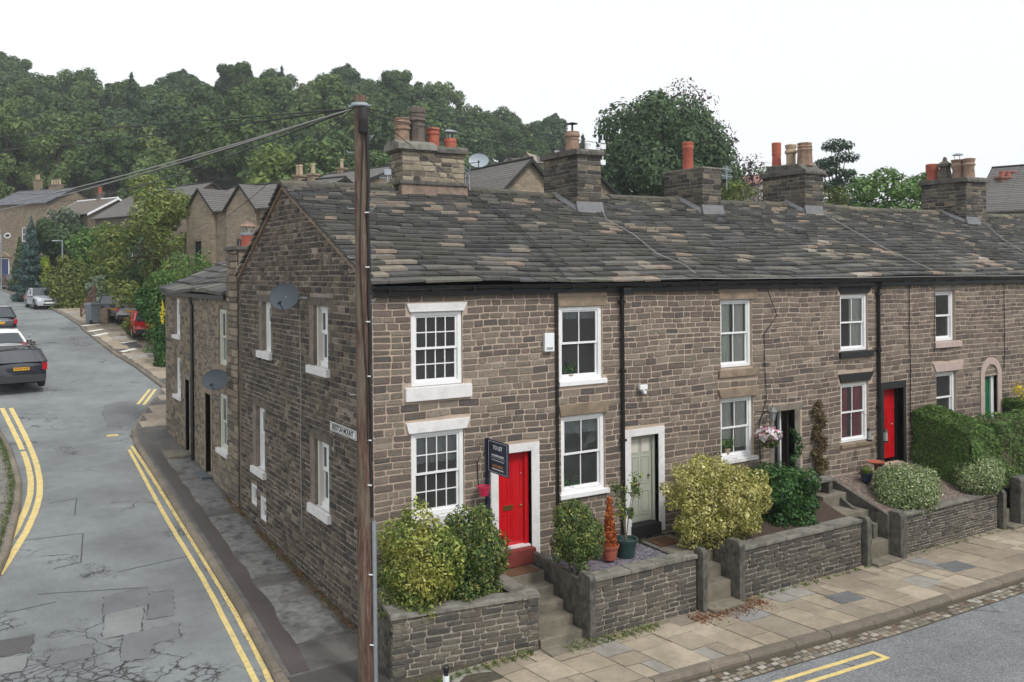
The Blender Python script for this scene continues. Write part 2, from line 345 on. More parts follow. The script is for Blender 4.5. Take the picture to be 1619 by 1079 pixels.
MT['asphalt_dark'] = asphalt('asphalt_patch_dark', (78,76,76), wet=True, cracks=False)
MT['asphalt_patch'] = asphalt('asphalt_patch', (108,110,113), cracks=False, spk=.25)
MT['asphalt_patch2'] = asphalt('asphalt_patch_grey', (124,127,126), cracks=False, spk=.2)
MT['concrete_wet'] = M('weathered_concrete', (108,108,106), .75, .35, 5.5, .3, 40, dirt=((56,54,52), .95))
# ---------------------------------------------------------------- masonry, roofs, windows
def setp(o, parent):
    o.parent = parent
    if parent.type == 'EMPTY': o.matrix_parent_inverse = (Matrix.Translation(parent.location) @ parent.rotation_euler.to_matrix().to_4x4()).inverted()
    return o
def bw(mb, name, mats, parent, **k):     # mesh written in world coordinates, hung under its thing
    return setp(mb.build(name, mats, None, **k), parent)
def segs(u0, u1, holes):
    out = [(u0, u1)]
    for a, b in holes:
        nx = []
        for p, q in out:
            if b <= p or a >= q: nx.append((p, q)); continue
            if a > p: nx.append((p, a))
            if b < q: nx.append((b, q))
        out = nx
    return [s for s in out if s[1]-s[0] > .03]
def stones(fm, u0, u1, v0, v1, holes=(), ch=(.11, .16), cw=(.2, .42), joint=.024, proud=(.002, .018), top=None, seed=1, wob=.012, pick=None, jit=.008, bev=.014, bot=None):
    r = random.Random(seed); v = v0; k = 0
    def wb(u, v): return wob*(sin(u*1.7+v*2.1+seed)+.6*sin(u*4.3+v*1.3+seed*2))
    while v < v1-.04:
        h = r.uniform(*ch)
        if v1-(v+h) < ch[0]*.7: h = v1-v
        hs = []
        for (a, b, c, d) in holes:
            ov = min(v+h, d)-max(v, c)
            if ov > .35*h: hs.append((a, b))
        for (p, q) in segs(u0, u1, hs):
            u = p
            while u < q-.02:
                w_ = r.uniform(*cw)*(1.25 if h > ch[1]*.93 else 1)
                if q-(u+w_) < cw[0]*.7: w_ = q-u
                j = joint*.5; pr = r.uniform(*proud)
                c4 = []; k1, k2 = min(.3*w_, .035), min(.3*h, .035)
                for (cu, cv) in ((u+j+k1*r.random(), v+j), (u+w_-j-k1*r.random(), v+j), (u+w_-j, v+j+k2*r.random()), (u+w_-j, v+h-j-k2*r.random()), (u+w_-j-k1*r.random(), v+h-j), (u+j+k1*r.random(), v+h-j), (u+j, v+h-j-k2*r.random()), (u+j, v+j+k2*r.random())):
                    cu += r.uniform(-jit, jit)*.8; cv += r.uniform(-jit, jit)*.8
                    cu = max(p+j*.3, min(q-j*.3, cu))
                    if top is not None: cv = min(cv, top(cu)-.005)
                    c4.append([cu, cv+wb(cu, cv)*(0 if top else 1)])
                if bot is not None and v+h < bot((u+u+w_)/2): u += w_; continue
                if not (top is not None and v+.06 > top(u+w_/2)):
                    tgt = pick(u+w_/2) if pick else fm
                    cx_ = sum(c[0] for c in c4)/8; cy_ = sum(c[1] for c in c4)/8; fx = max(.3, 1-2*bev/w_); fy = max(.3, 1-2*bev/h)
                    inn = [(cx_+(c[0]-cx_)*fx, cy_+(c[1]-cy_)*fy) for c in c4]
                    vs = [tgt.P(c[0], c[1], 0) for c in c4]+[tgt.P(c[0], c[1], pr*.55) for c in c4]+[tgt.P(c[0], c[1], pr+r.uniform(-.003, .003)) for c in inn]
                    tgt.add(vs, [(i, (i+1)%8, (i+1)%8+8, i+8) for i in range(8)]+[(i+8, (i+1)%8+8, (i+1)%8+16, i+16) for i in range(8)]+[tuple(range(16, 24))])
                u += w_
        v += h; k += 1
def panel(fm, u0, u1, v0, v1, holes=(), d=0., rev=.2, mi=0):
    us = sorted({u0, u1, *[h[0] for h in holes], *[h[1] for h in holes]}); vs_ = sorted({v0, v1, *[h[2] for h in holes], *[h[3] for h in holes]})
    us = [u for u in us if u0 <= u <= u1]; vs_ = [v for v in vs_ if v0 <= v <= v1]
    for i in range(len(us)-1):
        for j in range(len(vs_)-1):
            cu, cv = (us[i]+us[i+1])/2, (vs_[j]+vs_[j+1])/2
            if any(a < cu < b and c < cv < e for a, b, c, e in holes): continue
            fm.quad(fm.P(us[i],vs_[j],d), fm.P(us[i+1],vs_[j],d), fm.P(us[i+1],vs_[j+1],d), fm.P(us[i],vs_[j+1],d), mi)
    for a, b, c, e in holes:
        if a < u0-.01 or b > u1+.01: continue
        for q in (((a,c),(a,e)), ((b,c),(b,e)), ((a,e),(b,e)), ((a,c),(b,c))):
            fm.quad(fm.P(*q[0],d), fm.P(*q[1],d), fm.P(*q[1],d-rev), fm.P(*q[0],d-rev), mi)
def window(fr, root, u0, u1, v0, v1, inset=.06, cols=2, rt=1, rb=1, fmat='white', fw=.075, curtain=None, lintel=None, sill=None, label=None, split=.5, bar=.022, sash=.042, side=.0):
    f = FM(fr); i = inset
    for a, b, c, d_ in ((u0,u0+fw,v0,v1), (u1-fw,u1,v0,v1), (u0+fw,u1-fw,v1-fw*.8,v1), (u0+fw,u1-fw,v0,v0+fw*.9)): f.bx(a, b, c, d_, -i-.08, -i)
    a, b, c, d_ = u0+fw, u1-fw, v0+fw*.9, v1-fw*.8; mid = c+(d_-c)*split
    for (lo, hi, dep, rows) in ((mid-.02, d_, -i-.03, rt), (c, mid+.02, -i-.06, rb)):
        o = dep; th = .035
        f.bx(a, a+sash, lo, hi, o-th, o+.002); f.bx(b-sash, b, lo, hi, o-th, o+.002)
        f.bx(a+sash, b-sash, hi-sash, hi, o-th, o+.001); f.bx(a+sash, b-sash, lo, lo+sash*1.1, o-th, o+.001)
        for k in range(1, cols):
            x = a+sash+(b-a-2*sash)*k/cols; f.bx(x-bar/2, x+bar/2, lo+sash, hi-sash, o-th*.8, o-.004)
        for k in range(1, rows):
            z = lo+sash+(hi-lo-2*sash)*k/rows; f.bx(a+sash, b-sash, z-bar/2, z+bar/2, o-th*.78, o-.006)
    fo = bw(f, 'window', MT[fmat], root, bevel=0)
    g = FM(fr); g.quad(g.P(a,mid,-i-.047), g.P(b,mid,-i-.047), g.P(b,d_,-i-.047), g.P(a,d_,-i-.047)); g.quad(g.P(a,c,-i-.077), g.P(b,c,-i-.077), g.P(b,mid,-i-.077), g.P(a,mid,-i-.077))
    g.f = [q[::-1] for q in g.f] if fr is GA else g.f; bw(g, 'pane', MT['glass'], fo, recalc=False)
    if curtain:
        for (cm, x0, x1, z0, z1) in curtain:
            q = FM(fr); n = max(4, int((x1-x0)*(b-a)/.035)); X0, X1 = a+(b-a)*x0, a+(b-a)*x1; Z0, Z1 = c+(d_-c)*z0, c+(d_-c)*z1
            for k in range(n):
                p0, p1 = X0+(X1-X0)*k/n, X0+(X1-X0)*(k+1)/n; da, db = -i-.12-.02*sin(k*1.3), -i-.12-.02*sin((k+1)*1.3)
                q.quad(q.P(p0,Z0,da), q.P(p1,Z0,db), q.P(p1,Z1,db), q.P(p0,Z1,da))
            bw(q, 'curtain', MT[cm], fo)
    if lintel:
        (a0, a1, b0, b1, z0, z1, pr, mt) = lintel; q = FM(fr); q.tz(a0, a1, z0, b0, b1, z1, -.18, pr); bw(q, 'lintel', MT[mt], fo, bevel=.008)
    if sill:
        (a0, a1, z0, z1, pr, mt) = sill; q = FM(fr)
        q.hexa([q.P(a0,z0,-.15), q.P(a1,z0,-.15), q.P(a1,z0,pr), q.P(a0,z0,pr), q.P(a0,z1+.012,-.15), q.P(a1,z1+.012,-.15), q.P(a1,z1-.01,pr), q.P(a0,z1-.01,pr)])
        bw(q, 'sill', MT[mt], fo, bevel=.01)
    return fo
def roof_z(x, y):
    s = 5.51+.427*(y+.2) if y <= 5.45 else 7.92-.53*(y-5.45)
    return s + .028*sin(x*.9+y*.7) + .02*sin(x*.37+1) - .03*sin(max(0, min(1, (y+.2)/5.6))*pi) + .03*(sin(x*.11)-.2)
def slates(pick, x0, x1, ya, yb, seed=3, zf=roof_z, e0=.31, e1=.165, w0=(.34, .78), w1=(.24, .52), th=(.038, .058)):
    """courses from the eaves ya up to the ridge yb"""
    r = random.Random(seed); sgn = 1 if yb > ya else -1
    L = abs(yb-ya); n = int(L/((e0+e1)/2*.91)); es = [e0+(e1-e0)*(k/(n-1))**.9 for k in range(n)]; sc = L/sum(es); y = ya
    for k in range(n):
        e = es[k]*sc; t = k/(n-1); x = x0-r.uniform(0, .5)
        yl = y
        while x < x1:
            wd = r.uniform(w0[0]+(w1[0]-w0[0])*t, w0[1]+(w1[1]-w0[1])*t)
            a, b = max(x, x0), min(x+wd, x1)
            if b-a > .06:
                h = r.uniform(*th); g = .006; dy = r.uniform(-.012, .012)
                A, B = a+g, b-g; yt = yl-sgn*.0+dy; yh = yl+sgn*(e+.10)
                if (yh-yb)*sgn > .03: yh = yb+sgn*.03
                sk = r.uniform(-.008, .008)
                def Z(x_, y_, o): return (x_, y_, zf(x_, y_)+o)
                P = [Z(A,yt+sk,h*.8+.012), Z(B,yt-sk,h*.8+.012), Z(B,yh,-.03), Z(A,yh,-.03), Z(A,yt+sk,h*1.85+.012+r.uniform(-.008,.008)), Z(B,yt-sk,h*1.85+.012+r.uniform(-.01,.01)), Z(B,yh,h*.35), Z(A,yh,h*.35)]
                # chipped tail corners
                pr_ = .05+.38*max(0, sin((a+b)*.31+yl*.55+.6)*sin(yl*1.15-(a+b)*.12+.4))**1.5; pick((a+b)/2).hexa(P, 1 if r.random() < pr_ else 0)
            x += wd
        y += sgn*e
def chimney(root_roof, x0, x1, y0, y1, z0, z1, mat='chimney_stone', cap='old_stone', seed=1, caph=.16, over=.09, flash=None, ch=(.09,.16)):
    """stack as a part of its house; faces built of separate stones"""
    mb = MB(); mb.box(x0+.012, x1-.012, y0+.012, y1-.012, z0, z1)
    core = bw(mb, 'chimney', MT['wall_mortar'], root_roof)
    s = FM(((x0,y0,0),(1,0,0),(0,-1,0))); stones(s, 0, x1-x0, z0, z1, ch=ch, cw=(.18,.5), seed=seed, joint=.02, proud=(.0,.022), wob=.006)
    for fr, W in ((((x0,y0,0),(0,1,0),(-1,0,0)), y1-y0), (((x1,y0,0),(0,1,0),(1,0,0)), y1-y0), (((x0,y1,0),(1,0,0),(0,1,0)), x1-x0)):
        t = FM(fr); stones(t, 0, W, z0, z1, ch=ch, cw=(.18,.5), seed=seed+5, joint=.02, proud=(.0,.022), wob=.006); s.add(t.v, t.f)
    bw(s, 'masonry', MT[mat], core)
    c = MB(); r = random.Random(seed)
    n = max(2, int(round((x1-x0)/.8))); 
    for i in range(n):
        a, b = x0-over+(x1-x0+2*over)*i/n, x0-over+(x1-x0+2*over)*(i+1)/n-.012
        dz = r.uniform(-.02, .02)
        c.prism([(y0-over, z1-.01+dz), (y1+over, z1-.01+dz), (y1+over, z1+caph*.55+dz), (y1+over*.2, z1+caph+dz), (y0-over*.2, z1+caph+dz), (y0-over, z1+caph*.55+dz)], 'x', a, b)
    bw(c, 'cap', MT[cap], core, bevel=.02)
    return core
def pot(core, x, y, z, prof, mat, n=16, sq=False):
    m_ = MB(); m_.lathe((x, y, z), prof, 4 if sq else n); o = bw(m_, 'chimney_pot', MT[mat], core, smooth=not sq); return o
def cowl(core, x, y, z, r=.14, h=.2):
    m_ = MB()
    for k in range(3): t = 2*pi*k/3; m_.tube([(x+r*.8*cos(t), y+r*.8*sin(t), z-.04), (x+r*.8*cos(t), y+r*.8*sin(t), z+h)], .012, 6)
    m_.lathe((x, y, z+h), [(r*1.25, 0), (r*1.25, .02), (r*.9, .06), (.01, .09)], 14)
    bw(m_, 'cowl', MT['galv'], core, smooth=True)

# ---------------------------------------------------------------- the terrace
XS = [0, 4.21, 8.45, 12.75, 17.0, 21.6, 26.4, 31.5, 37]
NH = len(XS)-1; DEP = 9.55; EAVE = 5.33; BASE = -1.7
LAB = ['end gritstone cottage with small-paned white sash windows and dark gable on the side street',
       'stone cottage with sage green door, between the red-doored end house and golden shrub',
       'stone cottage with hanging basket by its dark open doorway, behind the golden shrub',
       'stone cottage with black lintels and red door in black surround beside tall hedge',
       'stone cottage behind the clipped hedge with a green door under a pinkish arch',
       'terraced stone cottage at right edge under the cluster of four mixed chimney pots',
       'terraced cottage past the last visible chimney, only its slate roof in view',
       'last terraced cottage of the row, under the grey pebbledash gable at far right']
HOUSE = [thing('terraced_house', LAB[i], 'house', (XS[i], 0, BASE), 0, 'cottages in the stone terrace') for i in range(NH)]
HOL = {  # openings per house (u0,u1,v0,v1)
 0: [(.80,1.94,3.52,4.99), (.79,1.96,.93,2.62), (2.74,3.56,-.30,1.99)],
 1: [(4.30,5.46,3.38,5.0), (4.33,5.51,.94,2.62), (6.24,7.05,-.2,1.99)],
 2: [(9.05,10.12,3.36,5.04), (9.03,10.14,1.13,2.63), (10.85,11.62,.2,2.16)],
 3: [(13.43,14.57,3.53,5.08), (13.43,14.57,1.06,2.68), (15.22,16.1,.3,2.40)],
 4: [(17.65,18.62,3.60,5.10), (17.65,18.66,1.15,2.70), (20.05,20.75,.9,2.45)],
 5: [(22.6,23.6,3.6,5.1), (22.6,23.6,1.2,2.7)], 6: [(27.4,28.4,3.6,5.1)], 7: [(32.4,33.4,3.6,5.1)]}
allh = [h for i in range(NH) for h in HOL[i]]
fms = [FM(FR) for _ in range(NH)]
def pick(u):
    for i in range(NH):
        if u < XS[i+1]: return fms[i]
    return fms[-1]
dress = [(.66,2.1,2.62,2.84),(.62,2.14,3.24,3.52),(.7,2.05,4.99,5.17),(2.57,3.76,-.34,2.16),(4.26,5.6,2.64,2.9),(4.3,5.56,3.26,3.38),(4.3,5.6,.82,.94),(4.26,5.6,5.02,5.24),(6.06,7.23,-.2,2.16),
 (8.95,10.3,3.12,3.34),(8.95,10.25,2.64,2.88),(9.0,10.3,5.05,5.26),(10.7,11.9,.2,2.34),(13.35,14.75,3.33,3.52),(13.35,14.75,2.7,2.95),(13.35,14.75,5.1,5.3),(13.4,14.8,.93,1.06),(15.05,16.25,.2,2.6),
 (17.55,18.8,3.42,3.6),(17.45,19.0,2.72,3.0),(17.55,18.8,5.1,5.26),(19.85,20.95,.9,2.45)]
stones(fms[0], 0, XS[-1], -1.55, EAVE+.1, allh+dress, pick=pick, seed=11, ch=(.105,.165), cw=(.2,.42))
# gable stones belong to house 1
GH = [(2.42,3.36,3.72,5.05), (6.60,7.40,3.76,5.04), (2.42,3.36,.62,2.10), (7.22,8.06,.62,2.26), (7.18,7.74,-.68,-.06), (8.04,8.62,-.46,.1)]
GD = [(2.3,3.75,3.56,3.72),(6.5,7.9,3.6,3.76),(2.3,3.9,.42,.62),(7.1,8.5,.44,.62),(2.1,3.6,5.05,5.24),(6.3,7.9,5.05,5.24),(2.1,3.6,2.08,2.26),(7.0,8.3,2.24,2.42),(3.36,3.66,3.72,5.05),(7.40,7.68,3.76,5.04),(3.36,3.66,.62,2.10),(8.06,8.34,.62,2.26)]
def gtop(u): return (5.51+.427*(u+.2) if u <= 5.45 else 7.92-.53*(u-5.45)) - .06
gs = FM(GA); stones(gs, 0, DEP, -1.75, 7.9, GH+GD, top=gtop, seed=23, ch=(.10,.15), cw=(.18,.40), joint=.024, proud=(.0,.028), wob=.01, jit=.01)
fms_g = gs
WIN = {}
for i in range(NH):
    h = HOUSE[i]; x0, x1 = XS[i], XS[i+1]
    w_ = FM(FR); panel(w_, x0, x1, BASE, EAVE+.15, [q for q in HOL[i]])
    if i == 0:
        g2 = FM(GA); panel(g2, 0, DEP, BASE, EAVE, GH, rev=.24); pts = [(0,EAVE),(DEP,EAVE),(DEP,gtop(DEP)),(5.45,gtop(5.45)),(0,gtop(0))]
        g2.add([g2.P(u,v,0) for u,v in pts], [tuple(range(5))]); w_.add(g2.v, g2.f, 1)
    w_.quad((x1-.01,0,BASE),(x1-.01,DEP,BASE),(x1-.01,DEP,5.2),(x1-.01,0,5.2)); w_.quad((x0,DEP,BASE),(x1,DEP,BASE),(x1,DEP,5.6),(x0,DEP,5.6))
    if i == 0: w_.quad((x0+.24,0.2,BASE),(x0+.24,.21,BASE),(x0+.24,.21,BASE+.01),(x0+.24,.2,BASE+.01))
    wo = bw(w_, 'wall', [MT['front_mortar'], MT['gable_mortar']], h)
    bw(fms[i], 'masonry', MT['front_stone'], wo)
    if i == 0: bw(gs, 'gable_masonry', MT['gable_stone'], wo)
    fl = MB(); fl.box(x0+.05, x1-.05, .22, DEP-.1, 2.72, 2.86); fl.box(x0+.05, x1-.05, .22, DEP-.1, -.4, -.28); fl.box(x0+.05, x1-.05, 3.2, 3.3, -.28, 5.2)
    bw(fl, 'floor', MT['room'], h)
# roof
rf = [MB() for _ in range(NH)]; rr = [MB() for _ in range(NH)]
def pk(u):
    for i in range(NH):
        if u < XS[i+1]: return rf[i]
    return rf[-1]
slates(pk, -.11, XS[-1], -.26, 5.47, seed=5); slates(pk, -.14, XS[-1], 9.75, 5.47, seed=9, e0=.34)
r_ = random.Random(4); x = -.12
while x < XS[-1]:
    L = r_.uniform(.55, .95); b = min(x+L, XS[-1]); dz = r_.uniform(-.012, .014); cx_ = (x+b)/2; tgt = rr[0]
    for i in range(NH):
        if cx_ < XS[i+1]: tgt = rr[i]; break
    z = roof_z(cx_, 5.45)+.075+dz
    tgt.prism([(5.22,z-.1),(5.24,z-.03),(5.40,z+.045),(5.50,z+.045),(5.66,z-.04),(5.68,z-.12),(5.45,z-.03)], 'x', x+.006, b-.006); x = b
ROOF = []
for i in range(NH):
    o = bw(rf[i], 'roof', [MT['slate'], MT['slate_tan']], HOUSE[i]); ROOF.append(o)
    bw(rr[i], 'ridge_stone', MT['ridge'], o, bevel=.012)
    # boarding below the slates so no light leaks in
    x0, x1 = XS[i]+(.06 if i == 0 else 0), XS[i+1]; d = MB()
    for k in range(8):
        a, b = x0+(x1-x0)*k/8, x0+(x1-x0)*(k+1)/8
        ys = [-.1, 1.2, 2.6, 4, 5.45, 6.9, 8.3, 9.6]
        for j in range(7): d.quad((a,ys[j],roof_z(a,ys[j])-.05),(b,ys[j],roof_z(b,ys[j])-.05),(b,ys[j+1],roof_z(b,ys[j+1])-.05),(a,ys[j+1],roof_z(a,ys[j+1])-.05))
    bw(d, 'roof_boarding', MT['black_matt'], o)
    f = MB(); f.box(XS[i]+(0 if i else -.02), XS[i+1], -.12, -.035, EAVE-.03, EAVE+.17); bw(f, 'fascia', MT['black'], HOUSE[i])
    f = MB(); xa, xb = XS[i]-(0 if i else .05), XS[i+1]; n = 9
    sag = lambda x_: .012*sin(x_*.8)
    for k in range(12):
        a, b = xa+(xb-xa)*k/12, xa+(xb-xa)*(k+1)/12
        for j in range(n-1):
            t0, t1 = pi+pi*j/(n-1), pi+pi*(j+1)/(n-1)
            for (R_, ) in ((.078,), (.069,)):
                f.quad((a,-.195+R_*cos(t0),EAVE+.16+R_*sin(t0)+sag(a)),(b,-.195+R_*cos(t0),EAVE+.16+R_*sin(t0)+sag(b)),(b,-.195+R_*cos(t1),EAVE+.16+R_*sin(t1)+sag(b)),(a,-.195+R_*cos(t1),EAVE+.16+R_*sin(t1)+sag(a)))
    bk = xa+.3
    while bk < xb: f.box(bk-.012, bk+.012, -.262, -.12, EAVE+.06, EAVE+.075); f.box(bk-.012, bk+.012, -.266, -.258, EAVE+.06, EAVE+.145); bk += .92
    bw(f, 'gutter', MT['black'], HOUSE[i])
# mortar fillet under the verge of the gable
f = FM(GA)
for (a, b) in ((-.05, 5.45), (5.45, 9.6)):
    n = 14
    for k in range(n):
        u0_, u1_ = a+(b-a)*k/n, a+(b-a)*(k+1)/n; z0_, z1_ = gtop(u0_), gtop(u1_); q = .018
        f.hexa([f.P(u0_,z0_-.05,0),f.P(u1_,z1_-.05,0),f.P(u1_,z1_-.04,.05+q),f.P(u0_,z0_-.04,.05+q),f.P(u0_,z0_+.05,0),f.P(u1_,z1_+.05,0),f.P(u1_,z1_+.05,.06),f.P(u0_,z0_+.05,.06)])
bw(f, 'verge_mortar', M('verge_mortar', (138,118,100), .95, .25, 6, .5, 30), ROOF[0])

H = HOUSE
window(FR, H[0], .82, 1.93, 3.53, 4.98, .03, 4, 2, 2, fw=.085, lintel=(.77,1.96,.70,2.04,4.99,5.16,.045,'white_dull'), sill=(.66,2.12,3.25,3.52,.075,'white_dull'))
window(FR, H[0], .80, 1.95, .96, 2.61, .03, 4, 2, 2, fw=.085, lintel=(.73,2.0,.67,2.09,2.62,2.83,.045,'white_dull'), sill=(.66,2.12,.72,.95,.075,'white_dull'), curtain=[('curtain_grey',0,1,.62,1)])
window(FR, H[1], 4.30, 5.46, 3.39, 4.99, .04, 2, fw=.09, lintel=(4.28,5.58,4.28,5.58,5.0,5.22,.02,'dressed'), sill=(4.28,5.56,3.28,3.39,.05,'white'), curtain=[('curtain_grey',0,1,.86,1)])
window(FR, H[1], 4.33, 5.50, .95, 2.61, .04, 2, fw=.09, lintel=(4.30,5.58,4.26,5.62,2.64,2.88,.05,'dressed'), sill=(4.28,5.60,.84,.95,.06,'white'), curtain=[('curtain_grey',0,1,.78,1)])
window(FR, H[2], 9.05, 10.12, 3.38, 5.03, .07, 2, fw=.08, lintel=(9.0,10.3,9.0,10.3,5.04,5.24,.02,'dressed'), sill=(8.95,10.30,3.15,3.33,.07,'dressed'), curtain=[('curtain',0,.46,0,1),('curtain',.56,1,0,1)])
window(FR, H[2], 9.03, 10.13, 1.15, 2.62, .06, 2, fw=.08, lintel=(9.0,10.26,8.92,10.28,2.65,2.87,.06,'dressed'), sill=(8.98,10.25,1.04,1.14,.07,'white_dull'), curtain=[('curtain',0,.46,.1,1),('curtain',.6,1,.1,1)])
window(FR, H[3], 13.44, 14.56, 3.55, 5.07, .05, 2, fw=.08, lintel=(13.45,14.6,13.3,14.76,5.1,5.31,.03,'black_matt'), sill=(13.36,14.74,3.36,3.54,.08,'black_matt'), curtain=[('curtain',.5,1,0,1),('curtain',0,.12,0,1)])
window(FR, H[3], 13.44, 14.56, 1.08, 2.67, .05, 2, fw=.08, lintel=(13.42,14.62,13.33,14.78,2.71,2.94,.04,'black_matt'), sill=(13.38,14.78,.95,1.06,.08,'dressed'), curtain=[('curtain_red',0,.4,0,1),('curtain_red',.6,1,0,1)])
window(FR, H[4], 17.65, 18.61, 3.62, 5.09, .09, 1, fw=.09, sash=.05, lintel=(17.5,18.9,17.5,18.9,5.11,5.27,.02,'dressed_grey'), sill=(17.55,18.85,3.43,3.6,.07,'pink_stone'))
window(FR, H[4], 17.65, 18.65, 1.17, 2.69, .09, 1, fw=.09, sash=.05, lintel=(17.62,18.8,17.46,18.98,2.73,2.99,.04,'pink_stone'), sill=(17.55,18.85,1.0,1.15,.07,'pink_stone'))
for hi, (a, c) in ((5, (22.6, 3.6)), (5, (22.6, 1.2)), (6, (27.4, 3.6)), (7, (32.4, 3.6))):
    window(FR, H[hi], a, a+1, c, c+1.5, .09, 2, sill=(a-.1,a+1.1,c-.14,c,.06,'dressed'), lintel=(a-.1,a+1.1,a-.1,a+1.1,c+1.5,c+1.7,.03,'dressed'))
# gable windows: narrow white casements deep in stone jambs
MT['jamb'] = M('jamb_stone', (122,112,101), .9, .3, 5, .4, 40, dirt=((84,78,72), .7))
def gwin(y0, y1, v0, v1, sl, split=.56):
    w1 = window(GA, H[0], y0+.01, y1-.01, v0, v1, .10, 2, fw=.12, sash=.07, bar=.16, split=split, sill=(y0-.08, y1+.32, sl, v0, .09, 'white_dull'), curtain=[('net_dark',0,1,0,1)])
    for (ja, jb) in ((y1-.004, y1+.30), (y0-.14, y0+.004)): q = FM(GA); q.bx(ja, jb, v0, v1, -.3, .012); bw(q, 'jamb', MT['jamb'], w1)
    q = FM(GA); q.bx(y0-.25, y1+.45, v1, v1+.19, -.15, .018); bw(q, 'lintel', MT['gable_dress'], w1, bevel=.008)
MT['gable_dress'] = M('dark_dressed_stone', (96,88,78), .92, .3, 5, .5, 40, dirt=((62,58,54), .8))
gwin(2.42, 3.36, 3.72, 5.05, 3.54); gwin(6.60, 7.40, 3.76, 5.04, 3.58); gwin(2.42, 3.36, .62, 2.10, .42); gwin(7.22, 8.06, .62, 2.26, .44)
for (a, b, c, d) in ((7.18,7.74,-.68,-.06), (8.04,8.62,-.46,.1)): window(GA, H[0], a+.01, b-.01, c, d, .02, 1, fw=.07, sash=.03, split=.9, sill=(a-.05,b+.05,c-.09,c,.03,'gable_dress'))
# doors -------------------------------------------------------------
def door(fr, root, u0, u1, v0, v1, d, mat, panels, rails=None, label=None):
    q = FM(fr); q.bx(u0, u1, v0, v1, d-.045, d)
    W = u1-u0; Hh = v1-v0
    for (a, b, c, e) in panels:
        A, B, C_, E = u0+W*a, u0+W*b, v0+Hh*c, v0+Hh*e
        for (p0, p1, p2, p3) in ((A,B,C_,C_+.018),(A,B,E-.018,E),(A,A+.018,C_+.018,E-.018),(B-.018,B,C_+.018,E-.018)): q.bx(p0, p1, p2, p3, d, d+.012)
        q.tz(A+.05, B-.05, C_+.05, A+.05, B-.05, E-.05, d, d+.008)
    o = bw(q, 'door', MT[mat], root); return o
def surround(fr, root, u0, u1, v0, v1, jl, jr, th, mat, pr=.02, rev=.24, top=None, name='door_surround'):
    q = FM(fr); q.bx(u0, jl, v0, v1-th, -rev, pr); q.bx(jr, u1, v0, v1-th, -rev, pr); q.bx(u0, u1, v1-th, v1, -rev, pr+.004)
    return bw(q, name, MT[mat], root, bevel=.006)
surround(FR, H[0], 2.57, 3.76, -.34, 2.16, 2.75, 3.56, .17, 'white_dull')
d1 = door(FR, H[0], 2.76, 3.46, .0, 1.97, -.17, 'red_door', [(.1,.46,.06,.34),(.54,.9,.06,.34),(.1,.46,.48,.92),(.54,.9,.48,.92)])
q = FM(FR); q.bx(3.46, 3.55, 0, 1.98, -.22, -.10); bw(q, 'door_frame', MT['red_door'], H[0])
q = FM(FR); q.bx(2.96, 3.20, .76, .86, -.17, -.155); bw(q, 'letter_plate', MT['brass'], d1)
q = FM(FR); q.add(*(lambda b_: (b_.v, b_.f))((lambda b_: (b_.ball((3.38,.14,.83), .03, 10), b_)[1])(MB()))); bw(q, 'door_knob', MT['brass'], d1, smooth=True)
q = MB(); q.ball((3.4,.165,1.5), .02, 8); bw(q, 'lock', MT['chrome'], d1, smooth=True)
q = FM(FR); q.bx(2.74, 3.57, -.34, -.02, -.2, .16); st = bw(q, 'doorstep', MT['red_step'], H[0], bevel=.012)
q = FM(FR); q.bx(2.76, 3.55, -.02, .012, -.2, -.02); bw(q, 'threshold', MT['white_dull'], H[0])
surround(FR, H[1], 6.06, 7.23, -.25, 2.16, 6.24, 7.05, .16, 'white_dull')
d2 = door(FR, H[1], 6.3, 6.98, -.02, 1.96, -.18, 'sage', [(.1,.46,.08,.36),(.54,.9,.08,.36),(.1,.46,.44,.76),(.54,.9,.44,.76)])
q = FM(FR); q.bx(6.37, 6.59, 1.58, 1.88, -.178, -.170); q.bx(6.69, 6.91, 1.58, 1.88, -.178, -.170); bw(q, 'door_light', MT['room'], d2)
q = FM(FR); q.bx(6.24, 6.30, -.2, 1.99, -.22, -.12); q.bx(6.98, 7.05, -.2, 1.99, -.22, -.12); q.bx(6.3, 6.98, 1.96, 1.99, -.22, -.12); bw(q, 'door_frame', MT['sage'], H[1])
q = FM(FR); q.bx(6.45, 6.63, .82, .87, -.175, -.16); bw(q, 'letter_plate', MT['brass'], d2); q = FM(FR); q.bx(6.86, 6.9, 1.0, 1.05, -.175, -.13); bw(q, 'door_handle', MT['brass'], d2)
q = FM(FR); q.bx(6.22, 7.07, -.3, -.03, -.2, .08); bw(q, 'doorstep', MT['black_matt'], H[1], bevel=.01)
q = FM(FR); q.bx(10.70, 10.86, .1, 2.16, -.24, .02); q.bx(11.62, 11.82, .1, 2.16, -.24, .02); q.bx(10.62, 11.92, 2.16, 2.33, -.24, .024); bw(q, 'door_surround', MT['dressed_grey'], H[2], bevel=.01)
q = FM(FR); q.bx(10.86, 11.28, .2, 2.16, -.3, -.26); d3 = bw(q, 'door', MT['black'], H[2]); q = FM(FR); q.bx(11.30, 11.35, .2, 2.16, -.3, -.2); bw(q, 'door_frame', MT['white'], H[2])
q = FM(FR); q.quad(q.P(10.8,.2,-.6), q.P(11.7,.2,-.6), q.P(11.7,2.3,-.6), q.P(10.8,2.3,-.6)); bw(q, 'hall_shade', MT['black_matt'], H[2])  # flat black sheet, its colour standing in for the shade inside the open doorway
surround(FR, H[3], 15.06, 16.22, .25, 2.6, 15.22, 16.1, .2, 'black_matt', rev=.3)
d4 = door(FR, H[3], 15.24, 16.02, .4, 2.36, -.24, 'red_door', [(.1,.46,.06,.34),(.54,.9,.06,.34),(.1,.46,.42,.72),(.54,.9,.42,.72),(.12,.88,.78,.93)])
